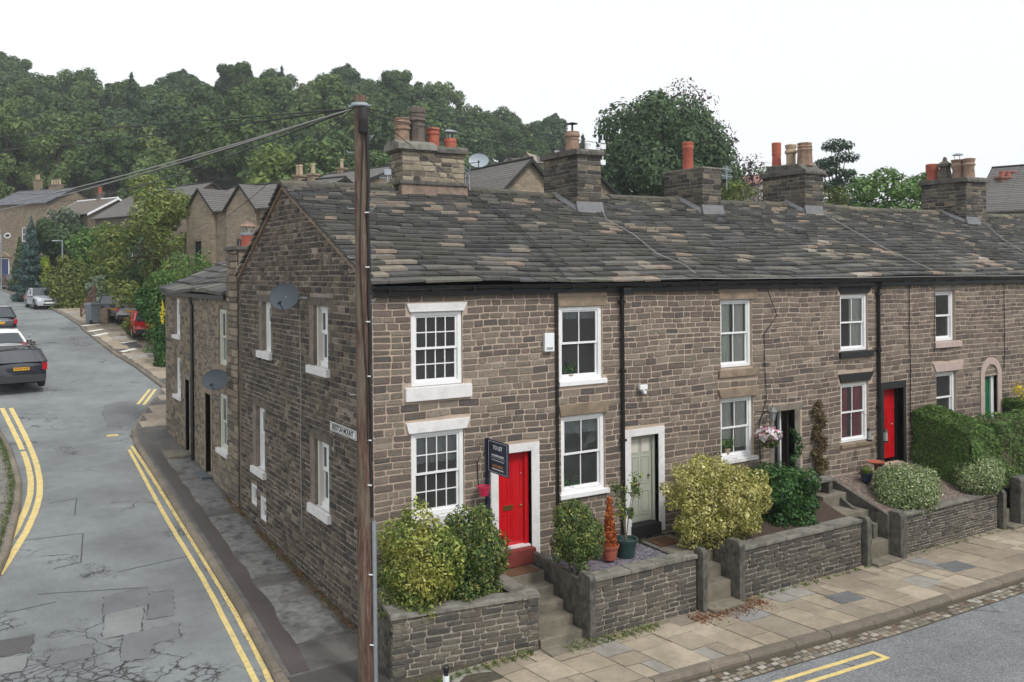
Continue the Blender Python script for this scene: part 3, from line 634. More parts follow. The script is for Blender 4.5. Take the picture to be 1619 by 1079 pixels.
q = MB(); q.ball((15.9,.22,1.35), .03, 8); bw(q, 'door_knob', MT['chrome'], d4)
# arched green door
q = FM(FR); arc = [(20.40+.56*cos(t), 2.45+.56*sin(t)) for t in [pi*k/16 for k in range(17)]]; inn = [(20.40+.35*cos(t), 2.45+.35*sin(t)) for t in [pi*k/16 for k in range(17)]]
for k in range(16):
    a, b, c, d = arc[k], arc[k+1], inn[k+1], inn[k]; q.hexa([q.P(*a,-.2), q.P(*b,-.2), q.P(*c,-.2), q.P(*d,-.2), q.P(*a,.04), q.P(*b,.04), q.P(*c,.04), q.P(*d,.04)])
q.bx(19.84, 20.05, .6, 2.45, -.2, .04); q.bx(20.75, 20.96, .6, 2.45, -.2, .04); sd5 = bw(q, 'door_surround', MT['pink_stone'], H[4])
q = FM(FR); q.add([q.P(*p,-.1) for p in inn], [tuple(range(17))]); fl5 = bw(q, 'fanlight', MT['curtain_grey'], sd5)
q = FM(FR); q.bx(20.03, 20.77, 2.42, 2.50, -.14, -.04)
for t in (pi*.27, pi*.5, pi*.73): q.tube([q.P(20.4,2.5,-.09), q.P(20.4+.33*cos(t), 2.47+.33*sin(t),-.09)], .016, 5)
for k in range(16): q.tube([q.P(inn[k][0],inn[k][1],-.08), q.P(inn[k+1][0],inn[k+1][1],-.08)], .03, 5)
bw(q, 'fanlight_bars', MT['white'], sd5)
door(FR, H[4], 20.08, 20.6, .75, 2.42, -.15, 'green_door', [(.1,.9,.06,.34),(.1,.9,.4,.66),(.1,.9,.72,.94)])
q = FM(FR); q.bx(20.6, 20.75, .75, 2.42, -.2, -.1); bw(q, 'door_frame', MT['white'], H[4])
# rainwater pipes and wall cables -----------------------------------
def pipe(root, x, z0, r=.038, y=-.07, swan=True, mat='black', name='downpipe', z1=EAVE+.06):
    q = MB(); pts = [(x,-.19,z1),(x,-.19,z1-.07),(x,y,z1-.2),(x,y,z0)] if swan else [(x,y,z1),(x,y,z0)]
    q.tube(pts, r, 10)
    z = z1-.35
    while z > z0 and r > .02: q.box(x-r*1.5, x+r*1.5, y-r*1.15, y+.07, z, z+.05); z -= 1.55
    return bw(q, name, MT[mat], root, smooth=True)
pipe(H[1], 5.97, -.3, .045); pipe(H[3], 14.95, .3, .05); pipe(H[0], 4.19, -.3, .017, -.045, False, name='soil_cable'); pipe(H[1], 4.235, -.3, .014, -.04, False, name='service_cable')
q = MB(); q.box(5.86, 6.08, -.28, -.1, EAVE-.08, EAVE+.05); bw(q, 'hopper', MT['black'], H[1], bevel=.01)
def wallcable(root, pts, r=.009, mat='cable'): q = MB(); q.tube(pts, r, 5); return bw(q, 'wall_cable', MT[mat], root)
wallcable(H[2], [(10.55,-.12,5.25),(10.95,-.05,4.6),(10.5,-.045,4.15),(10.52,-.04,3.3),(10.56,-.04,2.5),(10.3,-.04,1.9),(10.35,-.04,.4)], .011)
wallcable(H[3], [(16.36,-.045,5.3),(16.34,-.045,4.2),(16.38,-.045,3),(16.35,-.045,1.4)], .014)
wallcable(H[4], [(21.1,-.045,5.3),(21.12,-.045,3.6),(21.08,-.045,2.6)], .012); wallcable(H[4], [(17.55,-.045,5.25),(17.5,-.045,3.3)], .009)
q = MB(); q.tube([(-.05,4.17,5.0),(-.045,4.14,3.2),(-.05,4.2,1.6),(-.045,4.15,-.15)], .011, 5); bw(q, 'wall_cable', MT['cable_pale'], H[0])

# chimneys ------------------------------------------------------------
c1 = chimney(ROOF[0], 2.90, 4.70, 4.95, 5.62, 7.45, 8.88, 'chimney_stone', 'old_stone', 3, .17, .09)
q = MB(); q.box(2.80, 4.80, 4.86, 5.72, 8.02, 8.12); bw(q, 'string_course', MT['old_stone'], c1, bevel=.03)
q = MB(); q.prism([(4.80,8.9),(5.80,8.9),(5.76,9.05),(5.55,9.15),(5.05,9.15),(4.84,9.05)], 'x', 2.74, 3.85); bw(q, 'flaunching', MT['coping'], c1, bevel=.05, smooth=True)
q = MB(); q.prism([(4.80,7.40),(5.0,7.40),(5.0,8.03),(4.91,8.03)], 'x', 2.86, 4.75); bw(q, 'flashing', M('pink_mortar', (126,108,96), .95, .35, 5, .6, 30, dirt=((80,72,66),.7)), c1)
px_ = lambda u: onY(u, 225, 5.28).x
pot(c1, px_(636), 5.28, 9.12, [(.19,0),(.18,.32),(.215,.34),(.215,.40),(.19,.42),(.235,.50),(.24,.53),(.19,.56),(.21,.62),(.17,.64),(.15,.62)], 'buff')
pot(c1, px_(660), 5.28, 9.12, [(.23,0),(.2,.10),(.185,.56),(.225,.60),(.225,.63),(.21,.65),(.21,.78),(.23,.80),(.23,.85),(.2,.95),(.16,.96)], 'grey_pot', 8)
pot(c1, px_(685), 5.28, 9.02, [(.16,0),(.165,.04),(.15,.36),(.172,.38),(.172,.42),(.155,.44),(.155,.47),(.18,.50),(.165,.54),(.14,.55)], 'terracotta')
pot(c1, px_(712), 5.28, 9.0, [(.165,0),(.16,.22),(.17,.23),(.155,.30),(.15,.33)], 'terracotta'); cowl(c1, px_(712), 5.28, 9.32, .14, .17)
c2 = chimney(ROOF[1], 7.87, 8.67, 4.24, 5.95, 7.2, 9.0, 'chimney_stone_dark', 'old_stone', 5, .16, .09)
pot(c2, 8.27, 5.05, 9.14, [(.2,0),(.19,.45),(.22,.48),(.22,.54),(.2,.56),(.2,.62)], 'buff'); q = MB(); q.tube([(8.27,5.05,9.7),(8.27,5.05,9.98)], .03, 8); q.lathe((8.27,5.05,9.98), [(.16,0),(.16,.02),(.05,.05)], 12); bw(q, 'cowl', MT['black_matt'], c2)
pot(c2, 8.45, 4.55, 9.14, [(.085,0),(.08,.2),(.09,.21),(.09,.25)], 'plastic_white'); pot(c2, 8.15, 5.65, 9.14, [(.07,0),(.07,.12),(.08,.15)], 'plastic_white')
c3 = chimney(ROOF[2], 12.56, 13.32, 4.27, 6.05, 7.2, 8.88, 'chimney_stone_dark', 'dressed_grey', 7, .05, .03)
pot(c3, 12.95, 5.35, 8.9, [(.17,0),(.165,.7),(.18,.72),(.18,.78),(.165,.8),(.18,.86),(.185,.9),(.15,.92)], 'terracotta')
c4 = chimney(ROOF[4], 17.51, 18.40, 4.6, 6.5, 7.3, 9.0, 'chimney_stone_dark', 'old_stone', 9, .16, .08)
q = MB(); q.prism([(4.6,9.1),(6.5,9.1),(6.2,9.4),(4.9,9.36)], 'x', 17.5, 18.4); bw(q, 'flaunching', MT['old_stone'], c4, bevel=.05)
pot(c4, 17.95, 6.25, 9.3, [(.17,0),(.15,.5),(.165,.52),(.16,.58),(.165,.95),(.13,.96)], 'terracotta')
pot(c4, 17.95, 5.6, 9.32, [(.16,0),(.16,.45),(.21,.5),(.21,.56),(.17,.62),(.2,.72),(.2,.78),(.15,.8)], 'cream_pot'); pot(c4, 17.95, 5.0, 9.3, [(.28,0),(.25,.5),(.28,.55),(.24,.6),(.27,.66),(.24,.7),(.26,.78),(.2,.8)], 'buff', 8)
c5 = chimney(ROOF[5], 26.2, 27.5, 4.3, 6.2, 7.2, 9.1, 'chimney_stone_dark', 'old_stone', 12, .18, .1)
c5n = c5
pot(c5n, 26.85, 6.15, 9.25, [(.24,0),(.2,.35),(.25,.45),(.25,.72),(.2,.74)], 'terracotta')
pot(c5n, 26.85, 5.6, 9.25, [(.26,0),(.26,.2),(.2,.55),(.3,.58),(.3,.68),(.1,.8),(.06,.95),(.02,.97)], 'grey_pot', 4, True)
pot(c5n, 26.85, 5.05, 9.25, [(.24,0),(.2,.4),(.26,.5),(.26,.6),(.22,.66),(.27,.78),(.2,.8)], 'buff'); cowl(c5n, 26.85, 5.05, 10.0, .16, .22)
pot(c5n, 26.85, 4.6, 9.25, [(.22,0),(.19,.45),(.24,.55),(.2,.62),(.24,.78),(.18,.8)], 'buff')
def flash(core, x, y0, y1, w=.12):     # lead stepped down the slope beside and in front of a stack
    q = MB(); n = 8
    for k in range(n):
        a, b = y0+(y1-y0)*k/n, y0+(y1-y0)*(k+1)/n
        q.hexa([(x-.09,a,roof_z(x,a)+.04),(x+.0,a,roof_z(x,a)+.05),(x+.0,b,roof_z(x,b)+.05),(x-.09,b,roof_z(x,b)+.04),(x-.09,a,roof_z(x,a)+.10),(x-.0,a,roof_z(x,a)+.2),(x-.0,b,roof_z(x,b)+.2),(x-.09,b,roof_z(x,b)+.10)])
    q.prism([(y0-w,roof_z(x,y0-w)+.06),(y0+.01,roof_z(x,y0)+.02),(y0+.01,roof_z(x,y0)+.32),(y0-.02,roof_z(x,y0)+.32)], 'x', x-.06, x+w+.72)
    return bw(q, 'flashing', MT['lead'], core)
flash(c2, 7.86, 4.24, 5.5); flash(c3, 12.55, 4.27, 5.5, .1); flash(c4, 17.5, 4.6, 5.5, .1); flash(c5, 26.19, 4.3, 5.5, .1)
# ---------------------------------------------------------------- ground, roads, pavements
RKx = [-3,-.3,3.2,8.45,13.7,19.1,21.2,24.06,28.15,33.1,37.2,45.2,55.9,64.7,88,130]; RKv = [-1.9,-1.96,-1.77,-1.64,-1.51,-1.39,-1.18,-.25,1.21,.82,.26,-.42,-.57,-.96,-2.44,-5]
def rk(y): return float(np.interp(y, RKx, RKv))
LKy = [-4,-1,1,3,5,7.6,9,12.8,15.5,20,24,30,45,90,130]; LKv = [-19,-12,-9.2,-7.7,-6.7,-5.98,-5.73,-5.31,-5.15,-5.22,-5.6,-6.2,-7,-9.5,-13]
def lk(y): return float(np.interp(y, LKy, LKv))
def fk(x): return float(np.interp(x, [4,9,14,40], [-4.13,-4.41,-4.47,-4.7]))
def grid(name, xs_fn, ys, nx, zf, mat, uvoff=0):
    vs = []; fs = []
    for y in ys:
        a, b = xs_fn(y)
        for i in range(nx+1): x = a+(b-a)*i/nx; vs.append((x, y, zf(x, y)))
    for j in range(len(ys)-1):
        for i in range(nx): k = j*(nx+1)+i; fs.append((k, k+1, k+nx+2, k+nx+1))
    m_ = MB(); m_.v = vs; m_.f = fs; m_.m = [0]*len(fs); return structure(m_.build(name, mat, smooth='all'))
def fr_(a, b, s): return [a+(b-a)*i/int((b-a)/s) for i in range(int((b-a)/s)+1)]
UU = [-400,0,60,150,200,260,340,440,520,600,640,700,780,830,880,920,1000,1200,1700,2400]; VV = [120,118,122,130,136,128,124,118,124,136,140,150,166,184,206,240,372,400,405,410]
def T(x, y):
    q = np.array([x, y, 0])-CAM; F_ = q@CF; R_ = q@CR
    b = S(y)-.45 + (1.6*sm((x-4.2)/1.5)*sm((y-50)/5)*(1-sm((y-80)/10)) if x < 9 else 0) + (0 if x < 6 else min(4., (x-6)*.05) if y > 9 else 0)
    if F_ < 60: return b
    u = CX+FPX*R_/F_; zc = 5.75+(434-float(np.interp(u, UU, VV)))/1419*205-13
    t = max(0, min(1, (F_-108)/97)); return b+(max(zc, b+1)-b)*t - (max(0, F_-215)*.12)
grid('ground', lambda y: (-260, 330), fr_(-60, 380, 2), 295, T, M('rough_grass', (62,70,44), .95, .35, .4, .4, 20, dirt=((50,44,34), .8)))
ROADM = MT['asphalt_front']
ys_ = fr_(-60, -2.2, .9)
structure(grid('road', lambda y: (-60, 90), ys_, 150, RZ, MT['asphalt_front']))
grid('side_road', lambda y: (-60 if y < 1 else lk(y)-.05, rk(y)+.05 if y > -1.2 else -.2), [-2.2,-1.7,-1.2,-.8,-.4,0,.5,1]+fr_(1.5, 130, 1.0), 16, lambda x, y: RZ(x, y), MT['asphalt'])
# the near part of the side road is worn asphalt over the junction too
m_ = MB()
def sheet(m_, poly, off, zf=RZ): m_.add([(p[0], p[1], zf(p[0], p[1])+off) for p in poly], [tuple(range(len(poly)))])
xsj = fr_(-30, 1.6, .8); 
vs=[]; fs=[]
yj = fr_(-14, -2.2, .6)
for y in yj:
    xe = 1.3 + .25*sin(y*2)
    for i in range(30): x = -30+(xe+30)*i/29; vs.append((x,y,RZ(x,y)+.004))
for j in range(len(yj)-1):
    for i in range(29): k=j*30+i; fs.append((k,k+1,k+31,k+30))
m_.v=vs; m_.f=fs; m_.m=[0]*len(fs); structure(m_.build('junction_surface', MT['asphalt']))
# pavements (base sheets)
grid('side_pavement', lambda y: (rk(y)+.10, .03 if y < 20.7 else 4.2 if y < 60 else 3.0), [-.9,-.5,0]+fr_(.5, 130, 1.), 6, lambda x, y: PZ(x, y), M('tarmac_footway', (84,82,80), .7, .3, 2.5, .5, 60, dirt=((108,104,98), .7)))
CK = [(-1.96,-.3),(-1.93,-1.0),(-1.72,-1.9),(-1.25,-2.75),(-.5,-3.4),(.6,-3.82),(2.2,-4.03),(4,-4.13)]
m_ = MB(); n = len(CK)
vs = [(p[0]+.05,p[1]+.08,PZ(p[0],p[1])) for p in CK]+[(-.35,-.85,PZ(-.3,-.85)),(-.35,-1.5,PZ(-.3,-1.5)),(1.4,-1.8,PZ(1.4,-1.8)),(4,-1.9,-1.3)]
m_.add(vs, [tuple(range(n))+tuple(range(n, n+4))[::-1]]); m_.add([(.0,-.9,PZ(0,-.9)),(.0,-1.6,PZ(0,-1.6)),(-.36,-1.6,PZ(-.3,-1.6)),(-.36,-.9,PZ(-.3,-.9))], [(0,1,2,3)])
m_.add([(rk(-.3)+.1,-.3,PZ(-1.9,-.3)+.001),(-.3,-.3,PZ(-.3,-.3)+.001),(-.3,-1.,PZ(-.3,-1)+.001),(rk(-1)+.1,-1.,PZ(-1.9,-1)+.001)], [(0,1,2,3)])
structure(m_.build('corner_pavement', asphalt('footway_asphalt', (72,70,68), wet=True, cracks=False)))
m_ = MB(); xs = fr_(3.9, 60, .8)
for a, b in zip(xs, xs[1:]): m_.quad((a,fk(a)+.05,-1.325),(b,fk(b)+.05,-1.325),(b,-1.2,-1.325),(a,-1.2,-1.325))
for a, b in zip(fr_(-.2,3.9,.5), fr_(-.2,3.9,.5)[1:]):
    ka = float(np.interp(a, [c[0] for c in CK], [c[1] for c in CK])); kb = float(np.interp(b, [c[0] for c in CK], [c[1] for c in CK]))
    m_.quad((a,ka+.1,PZ(a,-3)+.004),(b,kb+.1,PZ(b,-3)+.004),(b,-1.4,PZ(b,-1.4)+.004),(a,-1.4,PZ(a,-1.4)+.004))
structure(m_.build('pavement', MT['grit']))
def fky(x): return fk(x) if x > 4 else float(np.interp(x, [c[0] for c in CK], [c[1] for c in CK]))
# flagstones
r = random.Random(21); m_ = MB(); x = .0
while x < 34:
    w_ = r.uniform(.42, .92) if x < 20 else r.uniform(.7, 1.1); y = -1.75+r.uniform(-.1, .1)
    while True:
        L = r.uniform(.45, 1.0); k0 = fky(x+w_/2)+.21
        last = y-L-.3 < k0
        y1 = k0 if last else y-L
        parts = [(x, x+w_)] if r.random() > .22 or w_ < .6 else [(x, x+w_*.5), (x+w_*.5, x+w_)]
        for (a, b) in parts:
            g = .009; j = lambda: r.uniform(-.008, .008); h = r.uniform(-.006, .008); sk = .10*(a-x)
            pts = [(a+g+j(), y1+g+j()+(fky(a)-fky(x+w_/2) if last else 0)), (b-g+j(), y1+g+j()+(fky(b)-fky(x+w_/2) if last else 0)), (b-g+j(), y-g+j()), (a+g+j(), y-g+j())]
            tl = [h+r.uniform(-.004,.004) for _ in range(4)]
            sx = lambda p: p[0]+(p[1]+2)*-.10
            zz = [PZ(sx(p), p[1]) for p in pts]
            m_.hexa([(sx(p), p[1], z-.03) for p, z in zip(pts, zz)]+[(sx(p), p[1], z+.008+t) for p, z, t in zip(pts, zz, tl)])
        if last: break
        y = y1
    x += w_
structure(m_.build('flagstones', MT['flag'], bevel=0))
# side-street flags beyond the cottage and concrete bays beside the gable
m_ = MB(); y = 21.2
while y < 62:
    L = r.uniform(.6, 1.3); x = rk(y+L/2)+.25; xe = 3.6
    while x < xe:
        w_ = min(r.uniform(.6, 1.1), xe-x+.01)
        if r.random() < .9: pts = [(x+.01,y+.01),(x+w_-.01,y+.01),(x+w_-.01,y+L-.01),(x+.01,y+L-.01)]; h = r.uniform(.004,.016); m_.hexa([(a,b,PZ(a,b)-.02) for a,b in pts]+[(a,b,PZ(a,b)+h) for a,b in pts])
        x += w_
    y += L
structure(m_.build('flagstones', MT['flag']))
m_ = MB()
for (y0, y1, a, b) in ((.9,3.9,-1.25,-.25),(4.5,9.3,-1.22,-.18),(9.9,13.2,-1.05,-.1),(13.5,16.9,-.95,-.1)):
    n = 8
    for k in range(n):
        p, q = y0+(y1-y0)*k/n, y0+(y1-y0)*(k+1)/n; ja, jb = .05*sin(p*3), .05*sin(q*3)
        m_.quad((a+ja,p,PZ(a,p)+.005),(b,p,PZ(b,p)+.005),(b,q,PZ(b,q)+.005),(a+jb,q,PZ(a,q)+.005))
structure(m_.build('concrete_bays', MT['concrete_wet']))
m_ = MB()
for k in range(46):
    p, q = -.2+k*.42, -.2+(k+1)*.42; a = lambda y: rk(y)+.26; b = lambda y: rk(y)+.62+.025*sin(y*2.7)+.03*(int(y*1.1)%2)
    m_.quad((a(p),p,PZ(a(p),p)+.009),(b(p),p,PZ(b(p),p)+.009),(b(q),q,PZ(b(q),q)+.009),(a(q),q,PZ(a(q),q)+.009))
structure(m_.build('trench_strip', asphalt('trench_asphalt', (74,68,66), wet=True, cracks=False, patchy=.3)))
def kerb(name, path, wdt, L, seed, side=1, mat='kerb', zf=PZ, off=.0):
    r = random.Random(seed); pts = [Vector((p[0], p[1], 0)) for p in path]; acc = [0]
    for a, b in zip(pts, pts[1:]): acc.append(acc[-1]+(b-a).length)
    def at(s):
        s = max(0, min(acc[-1]-1e-4, s)); i = max(k for k in range(len(acc)) if acc[k] <= s); i = min(i, len(pts)-2); t = (s-acc[i])/(acc[i+1]-acc[i]); d = (pts[i+1]-pts[i]).normalized(); return pts[i].lerp(pts[i+1], t), Vector((-d.y, d.x, 0))*side
    m_ = MB(); s = 0
    while s < acc[-1]:
        l = r.uniform(L*.75, L*1.25); e = min(s+l, acc[-1]); g = .008; dz = r.uniform(-.006, .006)+off
        nseg = 3; prof = [(0,-.16),(-.004,-.05),(.03,.0),(.05,.012),(wdt,.012),(wdt,-.16)]
        ring = []
        for k in range(nseg+1):
            p, nn = at(s+g+(e-s-2*g)*k/nseg); z = zf(p.x+nn.x*.2, p.y+nn.y*.2)
            ring.append([(p.x+nn.x*a, p.y+nn.y*a, z+b+dz) for a, b in prof])
        n = len(prof); vs = [q for R_ in ring for q in R_]; fs = [tuple(range(n)), tuple(range(nseg*n, nseg*n+n))[::-1]]
        for k in range(nseg):
            for i in range(n): fs.append((k*n+i, k*n+(i+1)%n, (k+1)*n+(i+1)%n, (k+1)*n+i))
        m_.add(vs, fs); s = e
    return structure(m_.build(name, MT[mat]))
kerb('kerb', [(rk(y), y) for y in [130,110,88,64.7,55.9,45.2,37.2,33.1,28.15,24.06,21.2,19.1,13.7,8.45,3.2]]+CK[:4], .15, .95, 5, 1)
kerb('kerb', CK[3:]+[(x, fk(x)) for x in (9, 14, 25, 40, 60)], .20, 1.05, 15, 1)
kerb('kerb', [(lk(y), y) for y in [-1,1,3,5,7.6,9,12.8,15.5,20,24,30,45,90]], .16, .9, 6, 1)
grid('left_pavement', lambda y: (-60, lk(y)-.1), fr_(-1, 130, 1.), 8, lambda x, y: PZ(x, y)-.0, M('old_paving', (112,108,102), .9, .35, 3, .4, 40, dirt=((70,68,62), .8)))
# setts in the channel of the front road
m_ = MB(); r = random.Random(8)
for row in range(4):
    x = 1.0
    while x < 34:
        w_ = r.uniform(.12, .2); y0 = fky(x)-.07-row*.125; 
        if row < 3 or r.random() < .0:
            pts = [(x+.008,y0-.115),(x+w_-.008,y0-.115),(x+w_-.008,y0-.005),(x+.008,y0-.005)]; pts = [(a+r.uniform(-.006,.006), b+r.uniform(-.006,.006)) for a, b in pts]
            z = RZ(x, y0); h = r.uniform(.004, .018); inn = .016
            c = [(pts[0][0]+inn,pts[0][1]+inn),(pts[1][0]-inn,pts[1][1]+inn),(pts[2][0]-inn,pts[2][1]-inn),(pts[3][0]+inn,pts[3][1]-inn)]
            m_.hexa([(a,b,z-.02) for a,b in pts]+[(a,b,z+h*.4) for a,b in pts]); m_.hexa([(a,b,z+h*.4) for a,b in pts]+[(a,b,z+h) for a,b in c])
        x += w_
structure(m_.build('setts', MT['sett']))
m_ = MB(); xs = fr_(1, 34, .5)
for a, b in zip(xs, xs[1:]): m_.quad((a,fky(a)-.47,RZ(a,-4.5)+.006),(b,fky(b)-.47,RZ(b,-4.5)+.006),(b,fky(b)+.0,RZ(b,-4.5)+.006),(a,fky(a)+.0,RZ(a,-4.5)+.006))
structure(m_.build('channel_bed', MT['grit']))
# road markings
def ribbon(m_, pts, w_, off=.008, zf=RZ, step=.4):
    P = [Vector((p[0], p[1], 0)) for p in pts]; Q = []
    for a, b in zip(P, P[1:]):
        n = max(1, int((b-a).length/step)); Q += [a.lerp(b, k/n) for k in range(n)]
    Q.append(P[-1]); vs = []
    for i, q in enumerate(Q):
        d = (Q[min(i+1, len(Q)-1)]-Q[max(i-1, 0)]).normalized(); nn = Vector((-d.y, d.x, 0)); j = .004*sin(i*2.3)
        for s in (-.5, .5): e = q+nn*(w_*s+j); vs.append((e.x, e.y, zf(e.x, e.y)+off))
    m_.add(vs, [(2*i, 2*i+1, 2*i+3, 2*i+2) for i in range(len(Q)-1)])
def smooth_pts(pts, n=4):
    P = [Vector(p) for p in pts]; out = []
    for i in range(len(P)-1):
        p0, p1, p2, p3 = P[max(i-1,0)], P[i], P[i+1], P[min(i+2,len(P)-1)]
        for k in range(n):
            t = k/n; out.append(.5*((2*p1)+(-p0+p2)*t+(2*p0-5*p1+4*p2-p3)*t*t+(-p0+3*p1-3*p2+p3)*t**3))
    out.append(P[-1]); return out
def gp(u, v): p = onG(u, v); return (p.x, p.y)
m_ = MB()
ribbon(m_, smooth_pts([gp(*p)+(0,) for p in ((204,712),(222,745),(262,818),(320,915),(362,995),(396,1062),(410,1090))]), .11)
ribbon(m_, smooth_pts([gp(*p)+(0,) for p in ((208,706),(232,742),(276,812),(338,912),(380,985),(412,1046),(432,1090))]), .11)
ribbon(m_, [gp(218,640), gp(237,616)], .13); ribbon(m_, [gp(227,641), gp(246,616)], .13)
structure(m_.build('yellow_lines', MT['yellow']))
m_ = MB()
ribbon(m_, smooth_pts([gp(*p)+(0,) for p in ((3,646),(20,680),(38,718),(48,755),(46,790),(30,830),(8,868),(-8,892))]), .17)
ribbon(m_, smooth_pts([gp(*p)+(0,) for p in ((17,646),(35,680),(52,718),(62,755),(61,792),(45,834),(24,870),(-2,910))]), .17)
structure(m_.build('yellow_lines', MT['yellow']))
m_ = MB()
ribbon(m_, [(1.2,-4.62),(4.75,-4.98),(7.80,-5.14)], .10, .008); ribbon(m_, [(1.2,-4.97),(5.2,-5.29),(7.80,-5.42)], .10, .008); ribbon(m_, [(7.83,-5.09),(7.83,-5.47)], .12, .0095)
structure(m_.build('yellow_lines', MT['yellow']))
MT['seam'] = M('road_seam', (70,71,72), .9, .3, 20)
def patch(pix, mat, off=.004, name='road_patch', c='asphalt'):
    m_ = MB(); P0 = [Vector(gp(*p)) for p in pix]; P = []; rj = random.Random(int(pix[0][0]+pix[0][1]))
    for a_, b_ in zip(P0, P0[1:]+P0[:1]):
        k_ = max(2, int((b_-a_).length/.12)); P += [a_.lerp(b_, q/k_)+Vector((rj.uniform(-.022,.022), rj.uniform(-.022,.022))) for q in range(k_)]
    cn = sum(P, Vector((0,0)))/len(P); e_ = MB(); sheet(e_, [cn+(p-cn)*(1+.02/max(.3,(p-cn).length))+Vector((rj.uniform(-.03,.03), rj.uniform(-.03,.03))) for p in P], off-.0015); structure(e_.build('patch_edge', MT['seam']))
    sheet(m_, P, off); return structure(m_.build(name, MT[mat]))
patch([(165,945),(235,928),(238,955),(162,975)], 'asphalt_patch'); patch([(166,973),(228,958),(222,1000),(162,1012)], 'asphalt_patch2'); patch([(238,938),(272,934),(276,975),(232,980)], 'asphalt_patch', .005)
patch([(196,1005),(282,985),(284,1010),(240,1020),(236,1042),(190,1046)], 'asphalt_patch'); patch([(82,1030),(148,1020),(146,1040),(72,1055)], 'asphalt_patch'); patch([(-5,1015),(54,1005),(48,1032),(-5,1040)], 'asphalt_dark'); patch([(-5,1042),(46,1035),(36,1062),(-5,1070)], 'asphalt_patch2')
patch([(166,640),(200,635),(225,655),(205,672),(172,676),(163,655)], 'asphalt_patch', .004)
# cut lines in the asphalt (old trenches)
m_ = MB()
for pl in (((78,797),(121,789)),((121,789),(118,815)),((30,856),(131,844)),((131,844),(128,890)),((60,682),(105,679)),((110,606),(125,601)),((185,905),(300,880)),((95,530),(150,526)),((128,890),(85,900)),((60,940),(232,930)),((165,1012),(196,1005)),((0,972),(90,952))):
    ribbon(m_, [gp(*p) for p in pl], .03, .005)
structure(m_.build('road_seams', MT['seam']))
m_ = MB()     # white parking bay marks on the forecourt
for a, b in (((130,516),(158,513)),((140,525),(163,521)),((148,532),(170,527)),((192,543),(217,539)),((192,557),(214,552)),((98,488),(108,487))):
    A, B = onG(*a, .13), onG(*b, .13); ribbon(m_, [(A.x,A.y),(B.x,B.y)], .34, .024, PZ)
structure(m_.build('parking_marks', MT['white_line']))

# ---------------------------------------------------------------- front gardens
def wallrun(root, a, b, z0, z1, th=.24, seed=1, mat='wall_stone', ch=(.09,.13), both=True, name='masonry', ends=True, cw=(.2,.4)):
    """coursed stone garden wall between two ground points; outer face to the right of a->b"""
    A, B = Vector((a[0],a[1],0)), Vector((b[0],b[1],0)); L = (B-A).length; U = (B-A)/L; N = Vector((U.y,-U.x,0))
    core = MB(); i = .012
    ps = [A+U*i-N*i, B-U*i-N*i, B-U*i-N*(th-i), A+U*i-N*(th-i)]; core.hexa([(p.x,p.y,z0) for p in ps]+[(p.x,p.y,z1) for p in ps])
    bw(core, 'wall_core', MT['wall_mortar'], root)
    s = FM(((A.x-N.x*i,A.y-N.y*i,0), tuple(U), tuple(N))); stones(s, 0, L, z0, z1, ch=ch, cw=cw, seed=seed, joint=.024, proud=(.012,.034), wob=.006)
    E_ = [(A, U*-1)]+[(B, U*1)]
    for P_, n_ in E_:
        t = FM(((P_.x-n_.x*i-N.x*th, P_.y-n_.y*i-N.y*th, 0), tuple(N), tuple(n_))); stones(t, 0, th, z0, z1, ch=ch, cw=(.24,.3), seed=seed+3, joint=.022, proud=(.012,.026), wob=.004); s.add(t.v, t.f)
    if both:
        t = FM(((A.x-N.x*(th-i), A.y-N.y*(th-i), 0), tuple(U), tuple(-N))); stones(t, 0, L, max(z0, z1-.5), z1, ch=ch, cw=cw, seed=seed+4, joint=.022, proud=(.012,.026), wob=.004); s.add(t.v, t.f)
    return bw(s, name, MT[mat], root)
def copingrun(root, a, b, z, th=.3, h=.08, seed=1, L0=.9, mat='coping', rnd=.02):
    r = random.Random(seed); A, B = Vector((a[0],a[1],0)), Vector((b[0],b[1],0)); L = (B-A).length; U = (B-A)/L; N = Vector((U.y,-U.x,0)); s = 0; m_ = MB(); za, zb = z if isinstance(z, tuple) else (z, z)
    while s < L:
        e = min(s+r.uniform(L0*.8, L0*1.25), L); 
        if L-e < .2: e = L
        j = r.uniform(-.012, .012); ps = []
        for (t, n_) in ((s+.005,.035+j),(e-.005,.035+j),(e-.005,-th),(s+.005,-th)): p = A+U*t+N*n_; ps.append((p.x, p.y, za+(zb-za)*t/L))
        dz = r.uniform(-.008, .008)
        m_.hexa([(p[0],p[1],p[2]) for p in ps]+[(p[0],p[1],p[2]+h+dz) for p in ps]); s = e
    return bw(m_, 'coping', MT[mat], root, bevel=rnd)
def slabpost(root, x0, x1, y0, y1, z0, z1, seed=1, mat='old_stone'):
    r = random.Random(seed); m_ = MB(); t = .06
    m_.prism([(y0,z0),(y1,z0),(y1,z1-t),(y1-t*.8,z1),(y0+t*1.2,z1+r.uniform(-.02,.02)),(y0,z1-t*1.3)], 'x', x0, x1)
    return bw(m_, 'gatepost', MT[mat], root, bevel=.018)
gw1 = thing('garden_wall', 'low gritstone retaining wall with cement top holding the glossy shrubs at the street corner', 'garden wall', (1.1,-1.7,-1.4), 0, 'front garden walls')
wallrun(gw1, (-.30,-1.5), (2.46,-1.94), -1.62, -.30, .26, 31, cw=(.22,.4)); wallrun(gw1, (-.02,-.1), (-.30,-1.5), -1.62, -.30, .24, 32); wallrun(gw1, (2.46,-1.94), (2.46,-.75), -1.5, -.30, .22, 33)
m_ = MB()
